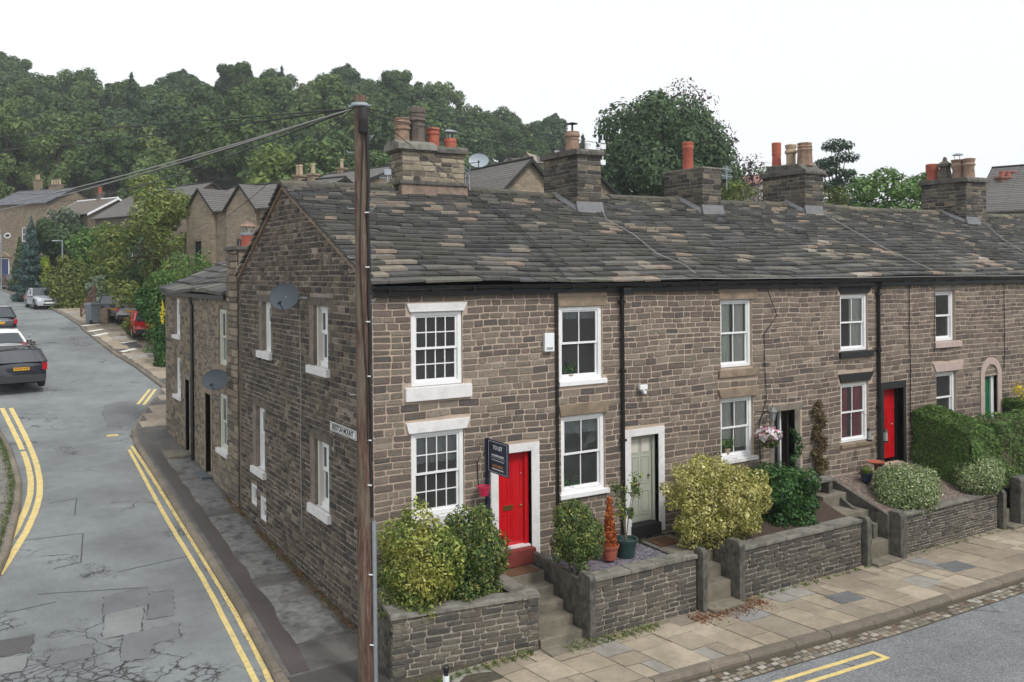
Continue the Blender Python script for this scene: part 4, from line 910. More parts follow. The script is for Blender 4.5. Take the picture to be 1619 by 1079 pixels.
def cem(p, q, th, z=-.30, h=.07):
    A, B = Vector((*p,0)), Vector((*q,0)); U = (B-A).normalized(); N = Vector((U.y,-U.x,0)); L = (B-A).length; n = int(L/.12); prev = None
    for k in range(n+1):
        c = A+U*(L*k/n); wv = .02*sin(k*1.3)+.015*sin(k*.6+1); hh = h+.018*sin(k*.9)
        ring = [c+N*(.03), c+N*(.025)+Vector((0,0,hh*.7)), c+N*(-.04)+Vector((0,0,hh)), c+N*(-th+.05+wv)+Vector((0,0,hh)), c+N*(-th+wv)+Vector((0,0,hh*.5)), c+N*(-th+wv)]
        ring = [(v.x,v.y,v.z+z) for v in ring]
        if prev: 
            for i in range(6): m_.add([prev[i],prev[(i+1)%6],ring[(i+1)%6],ring[i]], [(0,1,2,3)])
        else: m_.add(ring, [tuple(range(6))])
        prev = ring
    m_.add(prev, [tuple(range(6))])
cem((-.32,-1.5),(2.48,-1.94),.34); cem((-.02,-.1),(-.31,-1.52),.3,-.301,.075); cem((2.47,-1.95),(2.47,-.7),.36,-.299,.072)
bw(m_, 'coping', MT['coping'], gw1, smooth=True)
def soil(name, poly, z, mat, kind='structure'):
    m_ = MB(); m_.add([(p[0],p[1],zz) for p, zz in zip(poly, z)], [tuple(range(len(poly)))]); o = m_.build(name, MT[mat]); o['kind'] = kind; return o
soil('garden_soil', [(-.2,-1.4),(2.3,-1.8),(2.3,-.02),(-.02,-.02)], [-.42]*4, 'soil')
gw2 = thing('garden_wall', 'gritstone garden wall between two upright slab gateposts below the purple slate chippings', 'garden wall', (4.9,-2.05,-1.4), 0, 'front garden walls')
wallrun(gw2, (3.62,-2.08), (6.27,-2.08), -1.5, -.20, .26, 41, ch=(.09,.125)); copingrun(gw2, (3.60,-2.08), (6.29,-2.08), -.20, .30, .09, 2, .75)
slabpost(gw2, 3.46, 3.60, -2.20, -1.82, -1.5, -.02, 1); slabpost(gw2, 6.31, 6.43, -2.24, -1.96, -1.5, -.0, 2)
def sideslab(root, x, y0, y1, zt0, zt1, zb0, zb1, th=.09, n=3, seed=1, mat='old_stone'):
    r = random.Random(seed); m_ = MB()
    for k in range(n):
        a, b = y0+(y1-y0)*k/n, y0+(y1-y0)*(k+1)/n; f = lambda t, p, q: p+(q-p)*t
        ta, tb = k/n, (k+1)/n; dz = r.uniform(-.015,.015)
        m_.prism([(a-.006,f(ta,zb0,zb1)),(b+.006,f(tb,zb0,zb1)),(b+.006,f(tb,zt0,zt1)+dz),(a-.006,f(ta,zt0,zt1)+dz)], 'x', x, x+th)
    return bw(m_, 'side_slab', MT[mat], root, bevel=.012)
sideslab(gw2, 3.50, -.1, -1.8, -.10, -.22, -1.1, -1.5, .10, 2, 3)
sideslab(gw2, 6.12, -.5, -1.85, -.22, -.25, -.7, -1.3, .12, 3, 4)
soil('slate_bed', [(3.6,-1.85),(6.13,-1.85),(6.13,-.02),(3.6,-.02)], [-.30]*4, 'soil')
gw3 = thing('garden_wall', 'dark coursed garden wall holding the golden shrub and the ivy-green one', 'garden wall', (9.5,-2.05,-1.4), 0, 'front garden walls')
wallrun(gw3, (7.52,-2.10), (11.52,-2.08), -1.5, -.26, .26, 51, ch=(.085,.115)); copingrun(gw3, (7.50,-2.10), (11.54,-2.08), -.26, .36, .07, 5, 1.3)
slabpost(gw3, 7.34, 7.50, -2.25, -1.85, -1.5, .0, 5); slabpost(gw3, 11.56, 11.72, -2.22, -1.9, -1.5, -.14, 6)
sideslab(gw3, 7.36, -.3, -1.85, -.02, -.20, -.9, -1.5, .10, 4, 7)
soil('garden_soil', [(7.46,-1.85),(11.5,-1.85),(11.9,-.02),(7.46,-.02)], [-.28,-.28,.1,-.2], 'soil')
gw4 = thing('garden_wall', 'thin-coursed garden wall under the two clipped round shrubs', 'garden wall', (15,-2.05,-1.4), 0, 'front garden walls')
wallrun(gw4, (12.98,-2.10), (17.2,-2.06), -1.5, -.36, .26, 61, ch=(.05,.08), cw=(.15,.4)); copingrun(gw4, (12.96,-2.10), (17.22,-2.06), -.36, .42, .07, 7, 1.5)
slabpost(gw4, 12.70, 12.95, -2.3, -1.95, -1.5, -.16, 8); slabpost(gw4, 17.24, 17.40, -2.2, -1.9, -1.5, -.24, 9)
sideslab(gw4, 12.62, -.15, -2.0, .36, -.25, -.4, -1.3, .09, 3, 9); sideslab(gw4, 12.35, -.4, -1.8, .15, -.5, -.4, -1.3, .09, 3, 10); sideslab(gw4, 16.6, -.1, -2.0, .55, -.20, -.4, -1.3, .1, 3, 11, 'dressed')
soil('garden_gravel', [(12.7,-1.9),(16.6,-1.9),(16.6,-.02),(12.7,-.02)], [-.34,-.34,.25,.25], 'pea_gravel')
gw5 = thing('garden_wall', 'garden wall at the right edge beyond the last steps, below the hedge', 'garden wall', (22,-2.05,-1.4), 0, 'front garden walls')
wallrun(gw5, (18.45,-2.10), (30,-2.1), -1.5, -.3, .26, 71, ch=(.09,.12)); copingrun(gw5, (18.43,-2.10), (30,-2.1), -.3, .34, .08, 8, 1.4); slabpost(gw5, 17.9, 18.4, -2.3, -2.0, -1.5, .02, 12)
soil('garden_soil', [(16.7,-1.9),(17.4,-1.9),(17.4,-.02),(16.7,-.02)], [-.3,-.3,.5,.5], 'soil'); soil('garden_soil', [(17.95,-1.85),(37,-1.85),(37,-.02),(18.6,-.02)], [-.35,-.35,.5,.5], 'soil')
def steps(label, x0, x1, ts, root_path=None):
    t = thing('stone_steps', label, 'steps', ((x0+x1)/2, -1.4, -1.4), 0, 'steps up from the pavement'); r = random.Random(int(x0*10))
    for (ya, yb, z) in ts:     # tread from yb (back) to ya (front)
        m_ = MB(); m_.box(x0+r.uniform(-.01,.01), x1+r.uniform(-.01,.01), ya, yb+.06, z-.36, z+r.uniform(-.006,.006)); bw(m_, 'step', MT['step'], t, bevel=.02)
    return t
st1 = steps('flight of worn stone steps up to the red front door beside the To Let board', 2.50, 3.46, [(-.62,-.16,-.36),(-.96,-.62,-.55),(-1.30,-.96,-.74),(-1.64,-1.30,-.93),(-1.96,-1.64,-1.12),(-2.34,-1.96,-1.26)])
st2 = steps('short stone steps between slab posts leading to the sage green door', 6.45, 7.34, [(-1.45,-.1,-.36),(-1.72,-1.45,-.60),(-2.0,-1.72,-.86),(-2.42,-2.0,-1.22)])
st3 = steps('stone steps to the right of the ivy-green shrub, before the round clipped shrubs', 11.74, 12.64, [(-.8,-.1,.05),(-1.45,-.8,-.25),(-1.72,-1.45,-.52),(-2.0,-1.72,-.86),(-2.38,-2.0,-1.22)])
st4 = steps('stone steps at the far right between the hedge and the end pillar', 17.42, 17.9, [(-.8,-.1,.3),(-1.4,-.8,-.1),(-1.72,-1.4,-.5),(-2.0,-1.72,-.86),(-2.38,-2.0,-1.22)])
def tagd(o, label, cat, group=None): return tag(o, label, cat, group)
m_ = MB(); m_.box(2.62, 3.36, -.60, -.20, -.352, -.335); tagd(m_.build('doormat', MT['doormat'], bevel=.006), 'brown doormat on the top step below the red door', 'doormat')
m_ = MB(); m_.box(6.50, 7.10, -.72, -.18, -.352, -.335); tagd(m_.build('doormat', MT['doormat']), 'ginger coir doormat before the sage green door', 'doormat')
# loose slate and gravel chips
def chips(name, mat, fn, n, s, label_kind='stuff', seed=1):
    r = random.Random(seed); m_ = MB()
    for _ in range(n):
        x, y, z = fn(r); a = r.uniform(0, pi); c = s*r.uniform(.6, 1.3); d = c*r.uniform(.5, .9); ca, sa = cos(a), sin(a); t = [r.uniform(-.4,.4)*c for _ in range(4)]
        P = [(x+ca*p-sa*q, y+sa*p+ca*q, z+.006+abs(t[i])) for i, (p, q) in enumerate(((-c,-d),(c,-d),(c,d),(-c,d)))]
        m_.add(P, [(0,1,2,3)])
    o = m_.build(name, MT[mat], recalc=False); o['kind'] = 'stuff'; return o
o = chips('slate_chippings', 'slate_chips', lambda r: (r.uniform(3.6,6.1), r.uniform(-1.83,-.05), -.30), 9000, .024)
o = chips('pink_gravel', 'pea_gravel', lambda r: (lambda x, y: (x, y, .25+(.59/1.88)*(y+.02)))(r.uniform(12.72,16.55), r.uniform(-1.88,-.05)), 12000, .02, seed=2)
# ---------------------------------------------------------------- foliage
def quads_mesh(name, Vv, nq, mats, parent=None, per=4):
    me = bpy.data.meshes.new(name); me.vertices.add(len(Vv)); me.vertices.foreach_set('co', Vv.astype(np.float32).ravel())
    me.loops.add(nq*per); me.polygons.add(nq); me.loops.foreach_set('vertex_index', np.arange(nq*per, dtype=np.int32))
    me.polygons.foreach_set('loop_start', np.arange(0, nq*per, per, dtype=np.int32)); me.polygons.foreach_set('loop_total', np.full(nq, per, dtype=np.int32))
    me.update(calc_edges=True); me.materials.append(mats); o = bpy.data.objects.new(name, me); C.objects.link(o)
    if parent: setp(o, parent)
    return o
def unit(a): return a/np.maximum(1e-6, np.linalg.norm(a, axis=1, keepdims=True))
def leaves(P, Nn, size, rng, asp=.55, droop=0., sv=.35):
    n = len(P); Nn = unit(Nn+rng.normal(0, .45, (n, 3))); t = unit(np.cross(Nn, rng.normal(0, 1, (n, 3))+np.array([0, 0, droop]))) ; b = np.cross(Nn, t)
    if droop: t = unit(t*(1-droop)+np.array([0, 0, -1.])*droop)
    s = size*np.exp(rng.normal(0, sv, (n, 1))); w_ = s*asp
    k = rng.uniform(-.25, .25, (n, 1))*s
    V = np.stack([P-t*s, P-b*w_+t*k+Nn*w_*.25, P+t*s, P+b*w_+t*k+Nn*w_*.25], 1)
    return V.reshape(-1, 3)
def crown_pts(blobs, n, rng, thick=.16, cull=.72):
    """points on the outer shells of a heap of ellipsoids (cx,cy,cz,rx,ry,rz)"""
    B = np.array(blobs, float); area = (B[:,3]*B[:,4]+B[:,3]*B[:,5]+B[:,4]*B[:,5]); idx = rng.choice(len(B), int(n*1.7), p=area/area.sum())
    d = unit(rng.normal(0, 1, (len(idx), 3))); rr_ = 1-np.abs(rng.normal(0, thick, (len(idx), 1)))+.06*rng.normal(0, 1, (len(idx), 1))
    P = B[idx,:3]+d*B[idx,3:]*rr_
    keep = np.ones(len(P), bool)
    for j in range(len(B)):
        q = ((P-B[j,:3])/B[j,3:]); keep &= ~((q**2).sum(1) < cull**2) | (idx == j)
    P = P[keep][:n]; d = (d/B[idx,3:])[keep][:n]; return P, unit(d)
def clump(c, R_, k, rng, rad=(.28, .42), low=-.35, squash=1.):
    """sub-lobes over the surface of one big ellipsoid"""
    out = []
    for _ in range(k):
        d = unit(rng.normal(0, 1, (1, 3)))[0]
        if d[2] < low: d[2] = -d[2]*.5
        f = rng.uniform(.45, .88); r0 = rng.uniform(*rad); m0 = min(R_)
        out.append((c[0]+d[0]*R_[0]*f, c[1]+d[1]*R_[1]*f, c[2]+d[2]*R_[2]*f, R_[0]*r0*.5+m0*r0*.5, R_[1]*r0*.5+m0*r0*.5, (R_[2]*r0*.5+m0*r0*.5)*squash))
    out.append((c[0], c[1], c[2], R_[0]*.7, R_[1]*.7, R_[2]*.7)); return out
def foliage(name, mat, parent, blobs, n, size, seed=1, asp=.55, thick=.16, cull=.72, inner=.2, droop=0., clipz=None, up=.25):
    rng = np.random.default_rng(seed); P, N_ = crown_pts(blobs, n, rng, thick, cull)
    if inner: P2, N2 = crown_pts([(b[0],b[1],b[2],b[3]*.7,b[4]*.7,b[5]*.7) for b in blobs], int(n*inner), rng, .2, .3); P = np.vstack([P, P2]); N_ = np.vstack([N_, N2])
    if clipz is not None: k = P[:,2] > clipz; P = P[k]; N_ = N_[k]
    N_ = N_+np.array([0, 0, up]); V = leaves(P, N_, size, rng, asp, droop); return quads_mesh(name, V, len(P), MT[mat], parent)
def limbs(name, root, base, top, r0, tips, seed=1, mat='bark'):
    r = random.Random(seed); m_ = MB(); b, t = Vector(base), Vector(top); pts = [b.lerp(t, k/5)+Vector((r.uniform(-1,1), r.uniform(-1,1), 0))*r0*.5*(k > 0) for k in range(6)]
    m_.tube(pts, [r0*1.25, r0, r0*.85, r0*.7, r0*.55, r0*.3], 7)
    for tp in tips:
        tp = Vector(tp); s = pts[r.choice([2, 3, 4])]; mid = s.lerp(tp, .5)+Vector((0, 0, -.08*(tp-s).length)); m_.tube([s, mid, tp], [r0*.4, r0*.25, r0*.08], 5)
    return bw(m_, name, MT[mat], root, smooth=True)
MT['bark'] = M('bark', (84,74,62), .95, .35, 6, .6, 20, stretch=(3,3,.6)); MT['bark_pale'] = M('bark_pale', (116,108,94), .95, .35, 6, .6, 20, stretch=(3,3,.6))
LF = dict(
 forest=[(0,(60,80,46)),(.5,(78,100,56)),(1,(100,122,70))], forest2=[(0,(74,94,54)),(.5,(94,114,64)),(1,(116,134,80))], forest3=[(0,(58,78,52)),(.5,(76,98,62)),(1,(96,116,78))], forest4=[(0,(88,104,58)),(.5,(110,124,70)),(1,(132,142,88))],
 copper=[(0,(58,40,46)),(.5,(76,54,58)),(1,(92,70,70))], birch=[(0,(78,98,48)),(.5,(106,124,62)),(1,(148,150,86))], bluecon=[(0,(44,66,62)),(.5,(62,88,84)),(1,(90,116,112))], pine=[(0,(34,56,40)),(.5,(48,72,48)),(1,(64,88,58))],
 laurel=[(0,(54,84,36)),(.5,(78,112,48)),(1,(110,142,68))], olive=[(0,(66,84,34)),(.5,(92,108,48)),(1,(126,132,70))], greygreen=[(0,(84,98,80)),(.5,(108,122,100)),(1,(136,148,124))], limeh=[(0,(96,128,30)),(.5,(146,166,44)),(1,(188,196,64))],
 glossy=[(0,(58,80,32)),(.4,(96,116,46)),(.75,(132,148,66)),(1,(182,182,98))], glossy2=[(0,(50,74,36)),(.45,(74,98,48)),(.8,(108,126,60)),(1,(180,174,100))], golden=[(0,(104,112,48)),(.3,(156,154,78)),(.6,(196,188,112)),(1,(222,216,160))], ivy=[(0,(30,62,28)),(.5,(48,88,38)),(1,(82,120,56))],
 hedge=[(0,(62,90,42)),(.5,(84,114,56)),(1,(116,142,74))], varieg=[(0,(78,104,56)),(.4,(116,136,82)),(.7,(152,166,118)),(1,(198,204,170))], orange=[(0,(136,64,28)),(.5,(166,84,36)),(1,(190,110,54))], brown=[(0,(74,58,40)),(.5,(104,84,58)),(1,(98,102,58))], weeds=[(0,(66,90,34)),(.6,(96,116,48)),(1,(140,140,76))], deadleaf=[(0,(110,68,42)),(1,(146,100,62))], flower=[(0,(226,214,222)),(.6,(240,236,240)),(.8,(214,120,150)),(1,(206,70,110))], yflower=[(0,(210,190,40)),(1,(236,216,70))])
for k, v in LF.items(): MT[k] = MLEAF('leaf_'+k, v, .5 if k in ('glossy','glossy2','ivy','laurel') else .7, .25, .35)
MT['glossy'] = MLEAF('leaf_glossy', LF['glossy'], .42, .22, .4, nz=(1.9, (204,190,96), .35)); MT['golden'] = MLEAF('leaf_golden', LF['golden'], .5, .25, .35, nz=(2.6, (128,134,54), .6))
for k in ('forest','forest2','forest3','forest4'): MT[k] = MLEAF('leaf_'+k, LF[k], .7, .25, .3, tint=[(0,(.62,.66,.6,1)),(.3,(1.,1.,.9,1)),(.6,(.8,.86,.9,1)),(1,(1.2,1.12,.85,1))])
MT['forest_tint'] = MLEAF('leaf_forest_tint', LF['forest4'], .7, .25, .3)
def dup(root, loc, rz, sc=1., label=None):
    r = root.copy(); C.objects.link(r); r.location = loc; r.rotation_euler = (0, 0, rz); r.scale = (sc, sc, sc*1.0)
    if label: r['label'] = label
    for ch in list(root.children):
        c = ch.copy(); C.objects.link(c); c.parent = r
        for g in ch.children: d = g.copy(); C.objects.link(d); d.parent = c
    return r
def tree0(name, label, cat, mat, h, wd, seed, group=None, n=5000, leaf=.4, trunk=.35, kind='round', bark='bark'):
    """tree at the origin: returns root"""
    t = thing(name, label, cat, (0, 0, 0), 0, group); rng = np.random.default_rng(seed); r = random.Random(seed)
    if kind == 'round':
        ch = h*(1-trunk); c = (0, 0, h-ch/2); bl = clump(c, (wd/2, wd/2, ch/2), 52 if n > 8000 else 34, rng, (.15, .34) if n > 8000 else (.22, .38), -.5)
        tips = [(b[0]*.8, b[1]*.8, b[2]) for b in bl[:9]]
    elif kind == 'cone':
        bl = []; 
        for k in range(26): f = k/25; z = h*(.05+.92*f); R_ = wd/2*(1-f)**.8; a = k*2.4; bl.append((R_*.45*cos(a), R_*.45*sin(a), z, R_*.6+.15, R_*.6+.15, h*.06))
        tips = [(0, 0, h*.95)]
    elif kind == 'airy':
        ch = h*(1-trunk); bl = []
        for k in range(46):
            a = r.uniform(0, 2*pi); f = r.uniform(0, 1); z = h-ch+ch*f; R_ = wd/2*sin(pi*min(1, f*.8+.16))**.7; rr0 = R_*sqrt(r.random()); s = wd*r.uniform(.08, .15); bl.append((rr0*cos(a), rr0*sin(a), z, s, s, s*1.3))
        tips = [(b[0], b[1], b[2]) for b in bl[:16]]
    elif kind == 'pine':
        bl = []
        for k in range(22): f = .35+.62*r.random(); a = r.uniform(0, 2*pi); R_ = wd/2*(1.15-f)*1.5*r.uniform(.3, 1); s = wd*r.uniform(.1, .18); bl.append((R_*cos(a), R_*sin(a), h*f, s*1.3, s*1.3, s*.4))
        bl += [(0,0,h*.96,wd*.2,wd*.2,wd*.08)]; tips = [(b[0], b[1], b[2]-.1) for b in bl]
    foliage('crown', mat, t, bl, n, leaf, seed, inner=.25 if kind == 'round' else .1, thick=.2)
    limbs('trunk', t, (0, 0, -1.), (0, 0, h*(.82 if kind != 'airy' else .9)), h*.022+.06, tips, seed, bark)
    return t
def gxy(u, D): p = onD(u, 430, D); return p.x, p.y
def at_tree(t, u, D, z=None, rz=0., sc=1.): x, y = gxy(u, D); t.location = (x, y, T(x, y) if z is None else z); t.rotation_euler = (0, 0, rz); t.scale = (sc, sc, sc); return t
def crown_thing(name, label, cat, mat, u, v, D, ru, rv, n, leaf, seed, k=26, rad=(.25,.4), asp=.55, gz=None, dr=None, inner=.2, group=None, clipz=None, stem=True, skirt=True, extra=()):
    """shrub whose crown is centred where the photo has it; ru, rv half sizes in photo pixels"""
    s = D/FPX; c = onD(u, v, D); K_ = 1.22; R_ = (ru*s*K_, (dr or ru*s)*1.15, rv*s*K_); rng = np.random.default_rng(seed); t = thing(name, label, cat, (c.x, c.y, (gz if gz is not None else c.z-R_[2])), 0, group)
    bl = clump((c.x, c.y, c.z), R_, k, rng, rad, -.9) if k < 50 else [(c.x, c.y, c.z, R_[0]/1.16, R_[1], R_[2]/1.12)]+[(c.x+R_[0]*.5*sin(j*2.4), c.y+R_[1]*.5*cos(j*2.4), c.z+R_[2]*(.25*sin(j*1.7)), R_[0]*.46, R_[1]*.5, R_[2]*.58) for j in range(7)]; 
    for (du, dv, fu, fv) in extra: e_ = onD(u+du, v+dv, D*(1-.02*fu)); bl += clump((e_.x, e_.y, e_.z), (R_[0]*fu, R_[1]*fu, R_[2]*fv), max(8, int(k*.5)), rng, rad, -.9)
    if gz is not None and c.z-R_[2]*.8 > gz and skirt:
        h_ = c.z-R_[2]*.5-gz; nn = max(2, int(h_/(R_[2]*.7))+1)
        for a_ in range(nn):
            for b_ in range(4): th_ = b_*1.57+a_; bl.append((c.x+R_[0]*.45*cos(th_), c.y+R_[1]*.45*sin(th_), gz+h_*(a_+.3)/nn, R_[0]*.5, R_[1]*.5, h_/nn*.75+.05))
    foliage('foliage', mat, t, bl, n, leaf, seed, asp, inner=inner, clipz=clipz)
    if stem:
        m_ = MB(); r = random.Random(seed); z0 = (gz if gz is not None else c.z-R_[2])-.05
        for j in range(4): tp = bl[j]; m_.tube([(c.x+r.uniform(-.05,.05), c.y+r.uniform(-.05,.05), z0), ((c.x+tp[0])/2, (c.y+tp[1])/2, (z0+tp[2])/2), (tp[0], tp[1], tp[2])], [max(.012, R_[0]*.03), max(.01, R_[0]*.02), .004], 5)
        bw(m_, 'stem', MT['bark'], t)
    return t
def D_at(u, y): p = onY(u, 600, y); return float((np.array(p)-CAM)@CF)
# shrubs in the front gardens
crown_thing('shrub', 'large glossy green and yellow evergreen shrub nearest the telegraph pole', 'shrub', 'glossy', 655, 884, D_at(655,-.95), 52, 66, 21000, .027, 1, 34, dr=.70, gz=-.42, extra=((-14,22,.72,.7),(24,26,.75,.62),(-8,-38,.5,.5),(34,-14,.62,.6),(50,10,.6,.7)))
crown_thing('shrub', 'broad evergreen shrub with yellow-edged leaves left of the red door', 'shrub', 'glossy2', 742, 876, D_at(742,-1.05), 48, 62, 18000, .026, 2, 30, dr=.62, gz=-.42, extra=((-4,-38,.55,.5),(28,4,.6,.7),(-26,18,.7,.7),(-24,-16,.6,.5)))
crown_thing('shrub', 'upright small-leaved evergreen shrub growing in purple slate chippings', 'shrub', 'glossy2', 912, 842, D_at(912,-1.35), 40, 50, 13000, .022, 3, 26, dr=.44, gz=-.3, skirt=False, extra=((-12,-4,.7,.7),(14,6,.7,.6),(2,30,.62,.6),(-4,-34,.5,.45)))
g = crown_thing('shrub', 'large rounded golden variegated shrub beside the sage green door', 'shrub', 'golden', 1128, 786, D_at(1128,-1.1), 62, 54, 28000, .027, 4, 34, rad=(.26,.42), dr=.62, gz=-.3, extra=((42,4,.82,.78),(-38,-14,.66,.68),(22,42,.8,.6),(-20,30,.7,.6),(66,-12,.4,.45)))
crown_thing('shrub', 'dark ivy-green spreading shrub behind the golden one', 'shrub', 'ivy', 1232, 784, D_at(1232,-.95), 50, 58, 13000, .034, 5, 26, dr=.75, gz=-.3)
crown_thing('shrub', 'larger clipped round variegated shrub on the garden wall', 'shrub', 'varieg', 1432, 778, D_at(1432,-1.5), 49, 41, 20000, .024, 6, 60, rad=(.3,.36), dr=.68, gz=-.36, inner=.3)
crown_thing('shrub', 'smaller clipped round variegated shrub nearer the right end of the wall', 'shrub', 'varieg', 1546, 753, D_at(1546,-1.75), 36, 31, 14000, .026, 7, 50, rad=(.3,.36), dr=.55, gz=-.3, inner=.3)
def boxhedge(name, label, mat, x0, x1, y0, y1, z0, z1, n, leaf, seed, slope=0.):
    t = thing(name, label, 'hedge', ((x0+x1)/2, (y0+y1)/2, z0)); rng = np.random.default_rng(seed)
    A = [(y1-y0)*(z1-z0), (y1-y0)*(z1-z0), (x1-x0)*(z1-z0), (x1-x0)*(z1-z0), (x1-x0)*(y1-y0)]; f = rng.choice(5, n, p=np.array(A)/sum(A)); a, b = rng.random(n), rng.random(n)
    P = np.zeros((n, 3)); N_ = np.zeros((n, 3))
    for k, (ax, val, nn) in enumerate(((0,x0,-1),(0,x1,1),(1,y0,-1),(1,y1,1),(2,z1,1))):
        m0 = f == k; o_ = [i for i in range(3) if i != ax]; lo = [x0,y0,z0]; hi = [x1,y1,z1]
        P[m0,ax] = val; P[m0,o_[0]] = lo[o_[0]]+(hi[o_[0]]-lo[o_[0]])*a[m0]; P[m0,o_[1]] = lo[o_[1]]+(hi[o_[1]]-lo[o_[1]])*b[m0]; N_[m0,ax] = nn
    w1 = (np.sin(P[:,0]*2.3+P[:,1]*3.1)+np.sin(P[:,1]*5.3+P[:,2]*4.1)+np.sin(P[:,2]*6.7+P[:,0]*4.9))*.035
    # round the shoulders
    cx_, cy_, cz_ = (x0+x1)/2, (y0+y1)/2, (z0+z1)/2; top = (P[:,2]-z0)/(z1-z0); edge = np.maximum(np.abs(P[:,0]-cx_)/((x1-x0)/2), np.abs(P[:,1]-cy_)/((y1-y0)/2)); P[:,2] -= np.clip(edge-.8, 0, 1)*np.clip(top-.8, 0, 1)*5*.25
    P += N_*w1[:,None]-N_*np.abs(rng.normal(0, .05, n))[:,None]; P[:,2] += slope*(P[:,1]-y1)
    V = leaves(P, N_*1.2+np.array([0,0,.3]), leaf, rng, .55); quads_mesh('foliage', V, n, MT[mat], t)
    core = MB(); i = .12; core.hexa([(x0+i,y0+i,z0+slope*(y0-y1)),(x1-i,y0+i,z0+slope*(y0-y1)),(x1-i,y1-i,z0),(x0+i,y1-i,z0),(x0+i,y0+i,z1-i+slope*(y0-y1)),(x1-i,y0+i,z1-i+slope*(y0-y1)),(x1-i,y1-i,z1-i),(x0+i,y1-i,z1-i)]); bw(core, 'twigs', MT['bark'], t)
    return t
boxhedge('hedge', 'tall clipped hedge running out from the terrace beside the black-framed red door', 'hedge', 16.38, 17.75, -1.80, -.08, -.1, 1.80, 38000, .028, 3, .24)
boxhedge('hedge', 'lower clipped hedge below the green arched door at the right edge', 'hedge', 20.9, 22.1, -1.1, -.08, .1, 1.75, 9000, .035, 4, .1)
boxhedge('hedge', 'long clipped hedge along the last garden wall at the right edge', 'hedge', 17.70, 31, -1.85, -.85, -.3, 1.52, 52000, .032, 6, .0)
crown_thing('shrub', 'yellow flowering shrub at the right edge past the arched door', 'shrub', 'yflower', 1616, 632, D_at(1616,-.5), 13, 26, 700, .04, 8, 12, dr=.4, gz=.3)
# climbing plants, pots, basket -------------------------------------------------
t = thing('climbing_plant', 'withered brown climber on the wall between the dark doorway and the red-curtained window', 'climber', (12.35,-.05,.3))
foliage('foliage', 'brown', t, [(12.45+.16*sin(k*1.7), -.12, .5+.155*k, .17-.004*k, .09, .17) for k in range(12)], 1700, .032, 3, thick=.3, inner=0)
m_ = MB()
for k in range(4): m_.tube([(12.4+.05*k,-.1,.2),(12.35+.08*k,-.06,1.2),(12.5-.05*k,-.05,2.2)], .012, 4)
bw(m_, 'stem', MT['bark'], t)
t = thing('climbing_plant', 'green climber trained up beside the dark doorway by the hanging basket', 'climber', (11.35,-.3,.1))
foliage('foliage', 'ivy', t, [(11.3+.12*sin(k*1.3), -.35, .3+.17*k, .15-.008*k, .12, .14) for k in range(9)], 420, .04, 4, thick=.35, inner=0)
def potted(name, label, cat, u, vb, y, r0, h, mat, dark=False):
    p = onY(u, vb, y); t = thing(name, label, cat, (p.x, p.y, p.z)); m_ = MB(); m_.lathe((p.x,p.y,p.z), [(r0*.7,0),(r0*.95,h*.8),(r0*1.05,h*.82),(r0*1.08,h),(r0*.95,h),(r0*.9,h*.86)], 18); bw(m_, 'pot', MT[mat], t, smooth=True)
    m_ = MB(); m_.lathe((p.x,p.y,p.z+h*.82), [(r0*.9,0),(r0*.9,.012)], 18); bw(m_, 'soil', MT['soil'], t); return t, p
t, p = potted('potted_conifer', 'narrow orange-brown dead conifer in a square terracotta pot', 'potted plant', 964, 884, -1.05, .19, .30, 'terracotta')
foliage('foliage', 'orange', t, [(p.x, p.y, p.z+.32+.09*k, .15*(1-k/12)+.02, .15*(1-k/12)+.02, .09) for k in range(11)], 2200, .022, 5, thick=.2)
t, p = potted('potted_shrub', 'spindly rose in a dark green round pot on slate chippings by the door', 'potted plant', 990, 880, -1.0, .24, .38, 'green_pot')
m_ = MB(); r = random.Random(3); tips = []
for k in range(7):
    a = r.uniform(0, 6.28); e = (p.x+.28*cos(a), p.y+.15*sin(a), p.z+r.uniform(1.0, 1.75)); m_.tube([(p.x,p.y,p.z+.3),(p.x+.08*cos(a),p.y+.06*sin(a),p.z+.9),e], [.012,.009,.004], 5); tips.append((e[0],e[1],e[2],.17,.14,.16)); tips.append((p.x+.14*cos(a),p.y+.1*sin(a),p.z+.9,.09,.09,.14))
bw(m_, 'stem', MT['bark_pale'], t); foliage('foliage', 'glossy2', t, tips, 650, .03, 6, thick=.45, inner=0, cull=.1)
t, p = potted('potted_heather', 'small dark pot of green heather on the gravel below the red curtains', 'potted plant', 1370, 762, -.55, .16, .24, 'navy')
foliage('foliage', 'weeds', t, [(p.x,p.y,p.z+.3,.15,.15,.12)], 500, .02, 7)
t = thing('bird_bath', 'small rusty brown bird bath on a post beside the dark downpipe', 'bird bath', (15.0,-.5,.1)); p = onY(1385, 758, -.5)
t.location = (p.x, p.y, p.z); m_ = MB(); m_.lathe((p.x,p.y,p.z), [(.12,0),(.05,.05),(.04,.36),(.08,.40)], 12); bw(m_, 'pedestal', MT['rust'], t, smooth=True); m_ = MB(); m_.lathe((p.x,p.y,p.z+.4), [(.08,0),(.22,.05),(.23,.08),(.20,.07),(.02,.03)], 16); bw(m_, 'bowl', MT['terracotta'], t, smooth=True)
t = thing('stone_bench', 'low mossy stone bench against the wall under the brown climber', 'bench', (12.7,-.35,.0)); p = onY(1296, 778, -.55); t.location = (p.x, p.y, p.z)
m_ = MB(); m_.box(p.x-.5, p.x+.42, p.y-.16, p.y+.18, p.z+.26, p.z+.34); bw(m_, 'seat', MT['coping'], t, bevel=.02)
for s in (-.36, .28): m_ = MB(); m_.box(p.x+s-.07, p.x+s+.07, p.y-.12, p.y+.14, p.z-.25, p.z+.26); bw(m_, 'leg', MT['old_stone'], t, bevel=.02)
